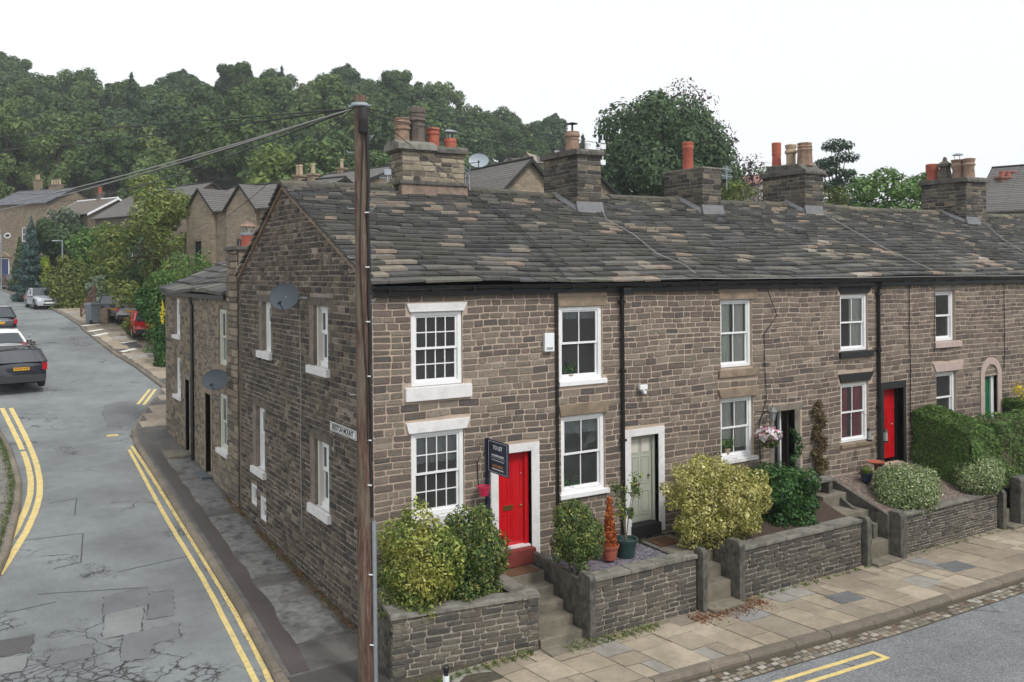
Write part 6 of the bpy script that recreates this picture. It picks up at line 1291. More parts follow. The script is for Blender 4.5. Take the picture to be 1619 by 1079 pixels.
for (u, v0, v1, lb) in ((1171,912,945,'short rusty iron stub post against the dark garden wall'), (1431,820,888,'tall thin rusty iron bar leaning on the thin-coursed garden wall')):
    a, b = onY(u, v0, -2.16), onY(u-3, v1, -2.2); m_ = MB(); m_.tube([b, a], .028, 8); tag(m_.build('iron_post', MT['rust']), lb, 'post')
m_ = MB(); cc = (9.7,-3.1); pts = [(9.15,-2.95),(9.85,-3.0),(9.8,-3.5),(9.1,-3.42)]; m_.hexa([(a,b,PZ(a,b)-.01) for a,b in pts]+[(a,b,PZ(a,b)+.018) for a,b in pts]); tag(m_.build('manhole_cover', MT['lead']), 'square metal inspection cover among the flagstones by the dark garden wall', 'manhole cover')
m_ = MB(); pts = [(13.0,-3.0),(13.75,-3.05),(13.7,-3.6),(12.95,-3.52)]; m_.hexa([(a,b,PZ(a,b)-.01) for a,b in pts]+[(a,b,PZ(a,b)+.018) for a,b in pts]); tag(m_.build('manhole_cover', MT['lead']), 'blue-grey inspection cover in the pavement below the thin-coursed wall', 'manhole cover')
c = onG(177, 688, .0); m_ = MB(); m_.box(c.x-.2,c.x+.2,c.y-.25,c.y+.25,c.z-.02,c.z+.012); structure(m_.build('yellow_marks', MT['yellow']))

# ---------------------------------------------------------------- vehicles
MT['tyre'] = M('tyre', (28,28,29), .85, .2, 20); MT['alloy'] = M('alloy', (150,152,155), .3, metal=.8); MT['car_glass'] = M('car_glass', (34,42,48), .08, spec=.8, coat=.6); MT['red_lamp'] = M('red_lamp', (170,18,28), .15, coat=.6); MT['clear_lamp'] = M('clear_lamp', (214,218,222), .12, coat=.6); MT['plate_y'] = M('plate_yellow', (216,160,40), .5); MT['plate_w'] = M('plate_white', (220,220,214), .5); MT['bumper'] = M('bumper', (44,45,47), .6)
def paint(n, c): MT[n] = M(n, c, .25, .03, 2, coat=.8, metal=.15)
paint('paint_black', (30,34,44)); paint('paint_white', (226,226,224)); paint('paint_silver', (172,176,182)); paint('paint_maroon', (82,22,34)); paint('paint_red', (176,24,30)); paint('paint_grey', (150,150,148)); paint('paint_navy', (24,26,36))
def car(label, pos, head, kind, pmat, sc=1., group='parked cars', plate=None, rack=False, cat='car', H_=None):
    L = {'hatch':4.0,'estate':4.55,'saloon':4.6,'suv':4.4}[kind]; H_ = H_ or {'hatch':1.48,'estate':1.44,'saloon':1.43,'suv':1.62}[kind]; W_ = .88; g = .17 if kind != 'suv' else .22; belt = .90 if kind != 'suv' else 1.0
    t = thing('parked_car', label, cat, tuple(pos), head, group); t.scale = (sc, sc, sc)
    # stations front(+x) -> rear(-x): (x, z_top of body, roof z or None, half width factor)
    xf, xr = L/2, -L/2
    if kind == 'saloon': cab = [(.72,belt+.0,.84),(-.02,H_-.03,.70),(-.5,H_,.69),(-1.0,H_-.05,.69),(-1.72,belt+.06,.80)]
    elif kind == 'hatch': cab = [(1.0,belt+.02,.82),(.25,H_-.03,.70),(-.4,H_,.69),(-1.25,H_-.08,.67),(-1.86,belt+.06,.76)]
    else: cab = [(.95,belt+.02,.82),(.25,H_-.03,.70),(-.5,H_,.69),(-1.75,H_-.05,.67),(-2.12,belt+.06,.78)]
    xs = [xf,xf-.06,xf-.35,cab[0][0]]+[c[0] for c in cab[1:]]+[xr+.06,xr]
    def top(x):
        if x > cab[0][0]: f = (xf-x)/(xf-cab[0][0]); return .62+(belt-.02-.62)*min(1, f*1.1)**.55
        if x < cab[-1][0]: f = (x-xr)/(cab[-1][0]-xr); return .72+(belt+.04-.72)*min(1, max(0, f))**.4
        return belt
    ring = []
    for x in xs:
        e = 1 if xr+.3 < x < xf-.4 else (.93 if xr+.05 < x < xf-.05 else .82); zt = top(x); zb = g+(.06 if abs(x) > L/2-.1 else 0)
        ring.append([(x, .80*W_*e, zb), (x, 1.0*W_*e, zb+.14), (x, 1.0*W_*e, (zb+zt)/2+.05), (x, .955*W_*e, zt-.04), (x, .86*W_*e, zt+.01), (x, .45*W_*e, zt+.035), (x, 0, zt+.045)])
    def loft(m_, ring, mirror=True, mi=0):
        n = len(ring[0])
        for s in (1, -1):
            vs = [(p[0], p[1]*s, p[2]) for r_ in ring for p in r_]; fs = [(i*n+k, i*n+k+1, (i+1)*n+k+1, (i+1)*n+k) for i in range(len(ring)-1) for k in range(n-1)]
            m_.add(vs, fs)
    m_ = MB(); loft(m_, ring)
    for r_ in (ring[0], ring[-1]): m_.add([(p[0],p[1],p[2]) for p in r_]+[(p[0],-p[1],p[2]) for p in r_[::-1]], [tuple(range(2*len(r_)))])
    m_.quad((xf-.1,-.7,g+.02),(xr+.1,-.7,g+.02),(xr+.1,.7,g+.02),(xf-.1,.7,g+.02))
    b = bmesh.new(); body = m_.build('body', MT[pmat], t, recalc=False); me = body.data; b.from_mesh(me); bmesh.ops.remove_doubles(b, verts=b.verts, dist=.004); bmesh.ops.recalc_face_normals(b, faces=b.faces); b.to_mesh(me); b.free(); me.polygons.foreach_set('use_smooth', [True]*len(me.polygons)); me.set_sharp_from_angle(angle=radians(42))
    # greenhouse
    roofm = MB(); gl = MB(); pil = MB(); R_ = []
    for (x, z, hw) in cab: hw2 = hw*1.0; R_.append([(x, .84 if z < belt+.1 else hw2, z), (x, hw2*.6, z+.025 if z > belt+.1 else z), (x, 0, z+.035 if z > belt+.1 else z)])
    B_ = [(x, .845, belt-.02) for (x, z, hw) in cab]
    for s in (1, -1):
        S_ = lambda p: (p[0], p[1]*s, p[2])
        for i in range(len(cab)-1):
            tgt = gl if i in (0, len(cab)-2) else roofm
            for k in range(2): tgt.quad(S_(R_[i][k]), S_(R_[i][k+1]), S_(R_[i+1][k+1]), S_(R_[i+1][k]))
            gl.add([S_(B_[i]), S_(B_[i+1]), S_(R_[i+1][0]), S_(R_[i][0])], [(0,1,2,3)])
        for i in range(len(cab)-1):
            a, c_ = Vector(S_(R_[i][0])), Vector(S_(R_[i+1][0])); pil.tube([a, c_], .035, 6)
        for i in (2, 3): pil.tube([Vector(S_(B_[i])), Vector(S_(R_[i][0]))], .04, 5)
        pil.tube([Vector(S_((cab[-1][0], .84, belt+.05))), Vector(S_(R_[-2][0]))], .06, 6)
    for s in (1,): pil.tube([(R_[-2][0][0], -.66, R_[-2][0][2]), (R_[-2][0][0], .66, R_[-2][0][2]+.01)], .035, 6)
    gl_o = gl.build('window_glass', MT['car_glass'], t); roofm.build('roof', MT[pmat], t, smooth='all'); pil.build('pillars', MT[pmat], t, smooth=True)
    for sx in (1, -1):
        for sy in (1, -1):
            x = sx*(L*.295+(.03 if sx > 0 else 0)); m_ = MB(); m_.tube([(x, sy*(W_-.20), .31), (x, sy*(W_+.005), .31)], .31, 18); wo = m_.build('wheel', MT['tyre'], t, smooth=True); m_ = MB(); m_.tube([(x, sy*(W_-.02), .31), (x, sy*(W_+.016), .31)], .2, 12); o = m_.build('rim', MT['alloy'], None, smooth=True); o.parent = wo
            m_ = MB(); m_.tube([(x, sy*(W_-.18), .33), (x, sy*(W_+.001), .33)], .365, 18); m_.build('wheel_arch', MT['black_matt'], t)
    for sy in (1, -1):
        m_ = MB(); m_.box(xr-.012 if kind != 'suv' else xr-.01, xr+.14, sy*.80-.11 if sy > 0 else -.80-.05, sy*.80+.05 if sy > 0 else -.80+.11, .66, .92 if kind != 'hatch' else .98); m_.build('tail_light', MT['red_lamp'], t, bevel=.02)
        m_ = MB(); m_.box(xf-.28, xf-.03, sy*.62-.17, sy*.62+.12 if sy > 0 else sy*.62+.17, .60, .74); m_.build('headlight', MT['clear_lamp'], t, bevel=.03)
        m_ = MB(); m_.box(.72, .84, sy*.98-.09, sy*.98+.09, belt+.02, belt+.15); m_.tube([(.78, sy*.82, belt+.03), (.78, sy*.94, belt+.06)], .02, 6); m_.build('wing_mirror', MT['black_matt' if pmat in ('paint_black','paint_navy') else pmat], t, bevel=.025)
    m_ = MB(); m_.box(xr-.05, xr+.1, -.78, .78, g+.06, .5); m_.build('rear_bumper', MT['bumper' if kind in ('estate','hatch') and pmat != 'paint_white' else pmat], t, bevel=.03); m_ = MB(); m_.box(xf-.1, xf+.03, -.78, .78, g+.06, .44); m_.build('front_bumper', MT[pmat], t, bevel=.03)
    m_ = MB(); m_.box(xf-.04, xf+.012, -.34, .34, .50, .60); m_.box(xf, xf+.035, -.4, .4, .27, .36); m_.build('grille', MT['black_matt'], t)
    m_ = MB(); m_.box(xr-.022, xr-.005, -.26, .26, .68, .79); pr = m_.build('number_plate', MT['plate_y'], t); m_ = MB(); m_.box(xf+.03, xf+.04, -.26, .26, .38, .49); m_.build('number_plate', MT['plate_w'], t)
    if plate: q = text('plate_lettering', plate, 'black', t, .098, mtx_of((xr-.0225, 0, .735), (0,-1,0), (0,0,1)), .002); q.parent = pr; q.matrix_parent_inverse = Matrix()
    if rack:
        m_ = MB()
        for s in (1, -1): m_.tube([(.1, s*.66, H_+.01), (.0, s*.66, H_+.06), (-1.6, s*.64, H_+.04), (-1.7, s*.64, H_-.03)], .018, 6)
        for x in (-.3, -1.15): m_.box(x-.03, x+.03, -.76, .76, H_+.08, H_+.11); [m_.box(x-.04, x+.04, s*.66-.03, s*.66+.03, H_+.03, H_+.1) for s in (1, -1)]
        m_.build('roof_bars', MT['alloy'], t, bevel=.006)
        m_ = MB(); m_.box(-1.4, -.1, -.56, -.50, H_+.12, H_+.15); m_.box(-.45,-.25,-.62,-.44,H_+.11,H_+.24); m_.box(-1.3,-1.1,-.62,-.42,H_+.11,H_+.22); m_.tube([(-.35,-.53,H_+.14),(-.5,-.53,H_+.42),(-.42,-.62,H_+.46)], .022, 6); m_.build('bike_carrier', MT['chrome'], t)
    return t
def cpos(u, v, fwd, head, sc, L, zoff=0., zf=RZ):
    p = onG(u, v, zoff); d = Vector((cos(head), sin(head), 0)); q = Vector((p.x, p.y, 0))+d*(L/2*sc*fwd); return (q.x, q.y, zf(q.x, q.y))
hd_ = radians(97); t = car('black estate car with roof bars and bike carrier parked at the left kerb', cpos(38, 630, 1, hd_, 1.22, 4.55), hd_, 'estate', 'paint_black', 1.22, plate='WG54 WJP', rack=True)
t.rotation_euler = (0, .0, hd_); t.location.z += .05; t.scale = (1.0,1.2,1.2)
hd_ = radians(96); t = car('white hatchback parked between two black cars at the left kerb', cpos(8, 579, 1, hd_, 1.15, 4.0), hd_, 'hatch', 'paint_white', 1.15); t.rotation_euler = (0, -.05, hd_); t.scale = (1.1,1.15,1.0)
p = onG(-10, 532); t = car('dark saloon car at the left edge of the picture in front of the white hatchback', (p.x, p.y+2, RZ(p.x, p.y+2)), radians(96), 'saloon', 'paint_navy', 1.1); t.rotation_euler = (0, -.1, radians(96))
hd_ = radians(277); t = car('silver family car parked half on the pavement facing the viewer', cpos(78, 490, -1, hd_, 1.08, 4.5), hd_, 'saloon', 'paint_silver', 1.08, H_=1.46)
hd_ = radians(278); t = car('dark maroon car parked beyond the silver one beside the blue conifer', cpos(30, 461, -1, hd_, 1.1, 4.4), hd_, 'suv', 'paint_maroon', 1.1)
hd_ = radians(88); p = onG(240, 541, .12); car('red hatchback half hidden behind the ivy-covered cottage end', (p.x, p.y+2, PZ(p.x,p.y+2)), hd_, 'hatch', 'paint_red', 1.05)
p = onG(206, 516, .12); car('grey car parked nose-in beside the dark car on the forecourt', (p.x+.4, p.y+2, PZ(p.x,p.y+2)), radians(80), 'hatch', 'paint_grey', 1.05); p = onG(186, 509, .12); car('dark car parked nose-in behind the wheelie bin on the forecourt', (p.x+.1, p.y+2, PZ(p.x,p.y+2)), radians(80), 'suv', 'paint_navy', 1.05)
p = onG(147, 512, .12); t = thing('wheelie_bin', 'grey wheelie bin standing on the pavement', 'bin', (p.x, p.y, PZ(p.x,p.y)), radians(200)); t.scale = (1.25,)*3; MT['bin_grey'] = M('bin_grey', (112,120,126), .55, .08, 5)
m_ = MB(); m_.hexa([(-.23,-.27,.06),(.23,-.27,.06),(.23,.27,.06),(-.23,.27,.06),(-.29,-.35,.95),(.29,-.35,.95),(.29,.35,.95),(-.29,.35,.95)]); m_.build('bin_body', MT['bin_grey'], t, bevel=.03)
m_ = MB(); m_.hexa([(-.31,-.38,.95),(.31,-.38,.95),(.31,.38,.95),(-.31,.38,.95),(-.27,-.3,1.06),(.27,-.3,1.06),(.27,.36,1.06),(-.27,.36,1.06)]); m_.build('lid', MT['bin_grey'], t, bevel=.02); m_ = MB(); m_.tube([(-.26,.34,.98),(.26,.34,.98)], .025, 8); m_.build('handle', MT['bin_grey'], t)
for s in (-1, 1): m_ = MB(); m_.tube([(s*.2,.26,.1),(s*.27,.26,.1)], .1, 14); m_.build('wheel', MT['tyre'], t)

# ---------------------------------------------------------------- farther houses
def far_house(label, A, B, ev, rv, d, zb, wall='far_stone', roof='tile', wins=(), gablets=(), chims=(), door_=None, extra=None, group=None, verge='black_matt', wcol='white', gwins=()):
    """A, B = (u, D) ends of the front wall; ev, rv = photo heights of eaves and ridge at A; local x runs A->B, front faces -y"""
    a, b = onD(A[0], ev, A[1]), onD(B[0], ev, B[1]); vx = Vector((b.x-a.x, b.y-a.y, 0)); w_ = vx.length; rz = atan2(vx.y, vx.x); he = a.z-zb; mid = onD(A[0], rv, A[1]+d*.35); hr = mid.z-zb
    t = thing('stone_house', label, 'house', (a.x, a.y, zb), rz, group)
    m_ = MB(); m_.box(0, w_, 0, d, -2, he)
    for x in (0.001, w_-.001): m_.add([(x,0,he),(x,d,he),(x,d/2,hr-.02)], [(0,1,2)])
    for (gx, gw, gh) in gablets: m_.prism([(gx-gw/2,-2),(gx+gw/2,-2),(gx+gw/2,he-.02),(gx,he+gh-.03),(gx-gw/2,he-.02)], 'y', -.32, .1)
    wo = m_.build('wall', MT[wall], t); m_ = MB(); o = .28; th = .09; s = (hr-he)/(d/2)
    for sg in (0, 1):
        y0, y1 = (-o, d/2) if not sg else (d+o, d/2); z0 = he-o*s
        m_.hexa([(-o,y0,z0),(w_+o,y0,z0),(w_+o,y1,hr),(-o,y1,hr),(-o,y0,z0+th),(w_+o,y0,z0+th),(w_+o,y1,hr+th),(-o,y1,hr+th)])
    for (gx, gw, gh) in gablets:
        yy = gh/s+.1; 
        for q in (-1, 1): m_.hexa([(gx+q*(gw/2+.2),-.42,he-.15),(gx,-.42,he+gh),(gx,yy,he+gh),(gx+q*(gw/2+.2),yy*.1+.1,he-.1),(gx+q*(gw/2+.2),-.42,he-.15+th),(gx,-.42,he+gh+th),(gx,yy,he+gh+th),(gx+q*(gw/2+.2),yy*.1+.1,he-.1+th)])
    ro = m_.build('roof', MT[roof], t)
    m_ = MB()
    for x in (-o-.02, w_+o-.03):
        for (y0, y1) in ((-o, d/2), (d+o, d/2)): z0 = he-o*s; m_.hexa([(x,y0,z0-.12),(x+.05,y0,z0-.12),(x+.05,y1,hr-.12),(x,y1,hr-.12),(x,y0,z0+th+.01),(x+.05,y0,z0+th+.01),(x+.05,y1,hr+th+.01),(x,y1,hr+th+.01)])
    m_.tube([(-o,d/2,hr+th),(w_+o,d/2,hr+th)], .09, 6)
    for (gx, gw, gh) in gablets:
        for q in (-1, 1): m_.hexa([(gx+q*(gw/2+.22),-.46,he-.2),(gx,-.46,he+gh-.05),(gx,-.42,he+gh-.05),(gx+q*(gw/2+.22),-.42,he-.2),(gx+q*(gw/2+.22),-.46,he-.08),(gx,-.46,he+gh+th+.02),(gx,-.42,he+gh+th+.02),(gx+q*(gw/2+.22),-.42,he-.08)])
    o2 = m_.build('bargeboard', MT[verge], None); o2.parent = ro
    def win(x, z, ww, hh, frame_y=0, mat=wcol, px=None):
        yo = -.32 if any(abs(x+ww/2-g_[0]) < g_[1]/2 for g_ in gablets) else 0.
        f = MB(); P = (lambda a0,a1,b0,b1,c0,c1: f.box(a0,a1,b0+yo,b1+yo,c0,c1)) if px is None else (lambda a0,a1,b0,b1,c0,c1: f.box(px-b1 if px > 0 else b0, px-b0 if px > 0 else b1, a0, a1, c0, c1))
        for q in ((x,x+.07,-.05,.02,z,z+hh),(x+ww-.07,x+ww,-.05,.02,z,z+hh),(x+.07,x+ww-.07,-.05,.02,z+hh-.07,z+hh),(x+.07,x+ww-.07,-.05,.02,z,z+.07),(x+.07,x+ww-.07,-.045,.02,z+hh*.5,z+hh*.5+.05),(x+ww/2-.02,x+ww/2+.02,-.04,.02,z+.07,z+hh-.07)): P(*q)
        fo = f.build('window', MT[mat], t); f = MB(); P = (lambda a0,a1,b0,b1,c0,c1: f.box(a0,a1,b0+yo,b1+yo,c0,c1)); P(x+.03,x+ww-.03,-.02,-.01,z+.03,z+hh-.03); g_ = f.build('pane', MT['car_glass'], None); g_.parent = fo
        f = MB(); P = (lambda a0,a1,b0,b1,c0,c1: f.box(a0,a1,b0+yo,b1+yo,c0,c1)); P(x-.1,x+ww+.1,-.1,.02,z-.14,z-.01); P(x-.1,x+ww+.1,-.03,.02,z+hh+.01,z+hh+.2); g_ = f.build('sill', MT['dressed'], None); g_.parent = fo
    for q in wins: win(*q)
    if door_:
        x, z, ww, hh, mt = door_; f = MB(); f.box(x,x+ww,-.03,.02,z,z+hh); do = f.build('door', MT[mt], t); f = MB(); [f.box(*q) for q in ((x-.12,x,-.05,.02,z,z+hh+.12),(x+ww,x+ww+.12,-.05,.02,z,z+hh+.12),(x,x+ww,-.05,.02,z+hh,z+hh+.12))]; g_ = f.build('door_frame', MT['white'], None); g_.parent = do
    for (x, y, cw_, cd_, ch_, n, pm, cm) in chims:
        f = MB(); z0 = hr-.6; f.box(x-cw_/2,x+cw_/2,y-cd_/2,y+cd_/2,z0,hr+ch_); f.box(x-cw_/2-.07,x+cw_/2+.07,y-cd_/2-.07,y+cd_/2+.07,hr+ch_,hr+ch_+.12); co_ = f.build('chimney', MT[cm], None); co_.parent = ro
        for k in range(n):
            f = MB(); cx_ = x+(k-(n-1)/2)*cw_/max(1, n)*.9; f.lathe((cx_, y, hr+ch_+.12), [(.13,0),(.12,.5),(.15,.52),(.14,.62)], 10); g_ = f.build('chimney_pot', MT[pm], t, smooth=True)
    return t
# gabled pair behind the side-street cottages
t = far_house('modern stone house with two small gables and narrow black windows above the cottages', (300,55.5), (470,50), 336, 298, 7, 2.2, 'modern_stone', 'tile', gablets=((1.35,2.5,1.3),(5.2,2.5,1.3)), wins=((1.05,4.1,.5,1.5,0,'black'),(4.95,4.1,.5,1.5,0,'black')), door_=(1.75,.3,.5,2.0,'black'), chims=((6.0,3.5,.5,.5,.35,2,'cream_pot','dressed'),(7.2,3.5,.5,.5,.35,1,'cream_pot','dressed')))
m_ = MB(); m_.hexa([(.0,-1.1,2.75),(2.2,-1.1,2.75),(2.2,-.02,3.5),(.0,-.02,3.5),(.0,-1.1,2.85),(2.2,-1.1,2.85),(2.2,-.02,3.6),(.0,-.02,3.6)]); m_.build('porch_roof', MT['tile'], t); m_ = MB(); m_.box(.25,.5,-1.0,-.03,-1,2.75); m_.box(1.7,1.85,-.95,-.05,2.4,2.75); m_.build('porch_post', MT['modern_stone'], t)
far_house('tile-roofed house just behind the main gable with one cream chimney pot', (450,62), (560,57), 305, 277, 8, 3, 'modern_stone', 'tile', chims=((1.2,4,.5,.5,.3,1,'cream_pot','dressed'),))
far_house('low tile-roofed house showing between the telegraph pole and the first chimney', (555,50), (660,47), 312, 290, 7, 3, 'modern_stone', 'tile', chims=((.3,3.5,.9,.6,1.1,1,'cream_pot','chimney_stone_dark'),))
far_house('tiled house with a dark-verged gable just right of the first chimney', (655,50), (757,44), 352, 277, 6.0, 3, 'modern_stone', 'tile')
far_house('low house with a pale grey slate roof left of the second chimney', (815,60), (905,58), 306, 283, 8, 3, 'far_stone', 'tile_slate')
t = far_house('long stone farmhouse high on the hillside above the clipped hedge', (790,168), (868,164), 262, 251, 8, 18.5, 'far_stone', 'tile_stone', gablets=((2.2,3,1.2),(5.5,4,2)), wins=((1.8,1.8,.8,1.2),(5,1.8,.8,1.2),(7.4,1.8,.8,1.2)))
far_house('stone house with a steep grey roof and tall side chimney in front of the wood', (150,86), (262,78), 345, 304, 9, 4.2, 'far_stone_dark', 'tile', wins=((3,3,.8,1.2),(7,3,.8,1.2)), chims=((.2,4.5,.8,.8,.8,1,'cream_pot','far_stone_dark'),))
far_house('low cottage with a rough stone-slate roof and bargeboarded gable', (80,92), (140,88), 342, 320, 6, 4.5, 'far_stone_dark', 'tile_stone', chims=((4.0,3,.5,.5,.6,2,'terracotta','far_stone_dark'),), verge='plastic_white', wins=((1,2,.8,1.0),))
t = far_house('stone house at the left edge with a blue door, oval plaque and grey slate roof', (-14,112), (74,108), 325, 303, 8, 5.2, 'far_stone', 'tile_slate', wins=((5.6,4.8,1.3,1.7),(.6,4.8,1.0,1.6)), door_=(1.9,.3,1.2,2.4,'blue_door'), chims=((3.3,4,.9,.6,1.3,2,'cream_pot','far_stone'),(6.6,4,2.0,.6,.5,4,'cream_pot','far_stone')))
m_ = MB(); m_.add([(3.0+.6*cos(2*pi*k/20),-.06,5.6+.35*sin(2*pi*k/20)) for k in range(20)], [tuple(range(20))]); m_.build('plaque', MT['plastic_white'], t); m_ = MB(); m_.add([(3.0+.42*cos(2*pi*k/20),-.07,5.6+.2*sin(2*pi*k/20)) for k in range(20)], [tuple(range(20))]); m_.build('plaque_centre', MT['bumper'], t)
m_ = MB(); m_.prism([(1.3,2.95),(3.7,2.95),(2.5,3.6)], 'y', -.35, 0); m_.build('porch_hood', MT['dressed'], t)
t = far_house('pale pink rendered house far right behind the third chimney', (1190,115), (1245,112), 300, 284, 7, 8, 'render_pink', 'brick_red', wins=((1,4,1,1.2),), chims=((2.6,3.5,.9,.9,.8,2,'terracotta','brick_red'),))
far_house('orange-tiled bungalow roof behind the garden trees, left of the pink house', (1160,105), (1200,103), 293, 280, 6, 8, 'render_grey', 'brick_red')
t = far_house('grey pebbledashed gable house at the right edge with a brick chimney', (1542,64), (1700,48), 345, 286, 9, 3, 'render_grey', 'tile'); 
# turn its gable to the viewer
t.rotation_euler.z += radians(58); p = onD(1545, 345, 56); t.location = (p.x, p.y, 3)
def stack(label, u, v0, v1, D, w_, n, mat, pm):
    b, a = onD(u, v1, D), onD(u, v0, D); t = thing('chimney_stack', label, 'chimney', (b.x, b.y, b.z), radians(-25)); m_ = MB(); h = a.z-b.z; m_.box(-w_/2,w_/2,-.35,.35,-3,h); m_.box(-w_/2-.08,w_/2+.08,-.43,.43,h,h+.12); m_.build('masonry', MT[mat], t)
    for k in range(n): f = MB(); f.lathe(((k-(n-1)/2)*w_/n,0,h+.12), [(.15,0),(.14,.28),(.17,.3),(.16,.36)], 10); f.build('chimney_pot', MT[pm], t, smooth=True)
stack('red brick chimney with a row of red pots at the right edge', 1604, 283, 300, 58, 2.2, 5, 'brick_red', 'terracotta'); 
# street lamp, posts
p = gxy(99, 75); z0 = S(p[1]); t = thing('street_lamp', 'pale grey street lamp with a short arm above the shrubs', 'street lamp', (p[0], p[1], z0)); zt = onD(99, 381, 75).z; m_ = MB(); m_.tube([(p[0],p[1],z0-.5),(p[0],p[1],z0+1.2),(p[0],p[1],zt)], [.1,.07,.05], 10); bw(m_, 'column', MT['galv'], t, smooth=True)
m_ = MB(); q = Vector((p[0],p[1],zt)); m_.tube([q, q-rt*.35+Vector((0,0,.04))], .03, 6); bw(m_, 'arm', MT['galv'], t); m_ = MB(); q = q-rt*.55; m_.box(q.x-.3,q.x+.3,q.y-.12,q.y+.12,q.z-.04,q.z+.06); bw(m_, 'lamp_head', MT['dish_pale'], t, bevel=.02)
p = gxy(43, 100); zt = onD(43, 342, 100).z; m_ = MB(); m_.tube([(p[0],p[1],4),(p[0],p[1],zt)], [.14,.1], 8); tag(m_.build('utility_post', MT['bark_pale']), 'short wooden pole in front of the house with the blue door', 'pole')
p = gxy(2, 90); zt = onD(2, 372, 90).z; m_ = MB(); m_.tube([(p[0],p[1],3),(p[0],p[1],zt)], .045, 8); tag(m_.build('lamp_post', MT['galv'], smooth=True), 'thin grey post at the left edge beyond the maroon car', 'post')
# fences and low walls by the forecourt
t = thing('garden_fence', 'red-brown timber steps rail beside the wheelie bin', 'fence', tuple(onG(133, 492))); p, q = onD(128,487,62), onD(150,452,60)
for k in range(3): m_ = MB(); o = Vector((0,0,-.35*k)); m_.hexa([tuple(p+o+Vector(d)) for d in ((0,0,-.07),(0,.08,-.07),(0,.08,.07),(0,0,.07))]+[tuple(q+o+Vector(d)) for d in ((0,0,-.07),(0,.08,-.07),(0,.08,.07),(0,0,.07))]); bw(m_, 'rail', M('red_timber', (120,66,52), .8, .2, 6), t)
for k in range(3): c = p.lerp(q, k/2); m_ = MB(); m_.tube([c-Vector((0,0,1.2)), c+Vector((0,0,.1))], .06, 6); bw(m_, 'post', MT['bark'], t)
t = thing('boundary_wall', 'low stone wall at the back of the forecourt between the bin and the parked cars', 'wall', (1.6,48,2.7)); a, b = onG(158, 513, .12), onG(170, 513, .12); a = (a.x,a.y); b=(b.x,b.y)
m_ = MB(); zz = PZ(*a); m_.hexa([(a[0],a[1],zz-.5),(b[0],b[1],zz-.5),(b[0]+.2,b[1]+.5,zz-.5),(a[0]+.2,a[1]+5,zz-.5),(a[0],a[1],zz+.95),(b[0],b[1],zz+.95),(b[0]+.2,b[1]+.5,zz+1.0),(a[0]+.2,a[1]+5,zz+1.2)]); bw(m_, 'masonry', MT['far_stone'], t)

# ---------------------------------------------------------------- trees and shrubs beyond
tr = tree0('tree', 'tall feathery yellow-green tree behind the stone cottages on the side street', 'tree', 'birch', 9.2, 5.6, 21, n=15000, leaf=.085, trunk=.2, kind='airy', bark='bark'); D_ = 47; x_, y_ = gxy(246, D_); z_ = 2.0; tr.location = (x_, y_, z_); 
def sized(t, h0, u, vt, D, zg, sx=None): x, y = gxy(u, D); hgt = onD(u, vt, D).z-zg; s = hgt/h0; t.location = (x, y, zg); t.scale = (sx if sx else s, sx if sx else s, s); return t
sized(tr, 9.6, 247, 282, 56, 2.6, 1.18)
sized(tree0('conifer', 'blue-green conifer overhanging the maroon car', 'conifer', 'bluecon', 8, 5.0, 22, n=9000, leaf=.13, kind='cone'), 8, 50, 346, 80, 3.2, .68)
sized(tree0('tree', 'dark green broadleaf tree behind the street lamp', 'tree', 'forest3', 8, 5.5, 23, n=7000, leaf=.14), 8, 98, 338, 82, 3.5)
sized(tree0('conifer', 'dark conifer by the house with the blue door', 'conifer', 'forest3', 8, 4, 24, n=4000, leaf=.18, kind='cone'), 8, 32, 376, 96, 4.0, .6)
for a in (('bright green laurel bush between the lamp and the feathery tree', 'laurel', 160, 398, 76, 42, 36, 9000, .12, 31, 1), ('olive green spreading shrub right of the street lamp', 'olive', 118, 436, 72, 36, 26, 6500, .10, 32, 1), ('yellow flowering shrub beside the blue-green conifer', 'limeh', 72, 428, 80, 8, 22, 1100, .09, 33, 1),
          ('grey-green shrub behind the wheelie bin', 'greygreen', 160, 462, 64, 16, 24, 3600, .08, 34, 1), ('lime-topped hedge shrub next to the grey-green one', 'limeh', 192, 458, 66, 24, 16, 3500, .075, 35, 1), ('dark green hedge shrub behind the parked cars', 'laurel', 188, 478, 65, 30, 22, 5000, .08, 45, 1), ('straggling olive shrub on the bank behind the silver car', 'olive', 112, 464, 71, 28, 20, 4500, .09, 36, 1),
          ('white-flowered mixed shrub at the foot of the feathery tree', 'laurel', 268, 448, 50, 36, 26, 6000, .07, 37, 1), ('dark ivy mass overhanging the red car', 'ivy', 240, 482, 50, 26, 26, 6500, .06, 38, 0), ('ivy against the end of the side-street cottages', 'ivy', 254, 520, 46, 10, 36, 3000, .055, 46, 1), ('yellow-flowered sprig by the cottage end', 'yflower', 257, 500, 44, 3, 20, 90, .04, 39, 0),
          ('weedy green and yellow clump in front of the red car', 'olive', 212, 518, 54, 15, 19, 2600, .06, 40, 1), ('green bush left of the gabled house porch', 'laurel', 305, 414, 48, 36, 18, 3600, .07, 41, 1), ('dark bush between the conifer and the street', 'forest3', 92, 408, 84, 18, 40, 3600, .13, 42, 1), ('pale green bush below the rough slate roof', 'greygreen', 104, 344, 88, 22, 14, 1700, .12, 43, 0), ('tall dark shrub below the feathery tree', 'forest', 222, 452, 60, 36, 30, 6500, .09, 44, 1), ('broad dark shrub behind the laurel', 'forest3', 215, 400, 72, 40, 34, 7000, .11, 47, 1)):
    lb, mt, u, v, D, ru, rv, n, lf, sd, sk = a; crown_thing('shrub', lb, 'shrub', mt, u, v, D, ru, rv, n, lf, sd, 22, gz=(S(gxy(u, D)[1])-.1) if sk else None, stem=bool(sk))
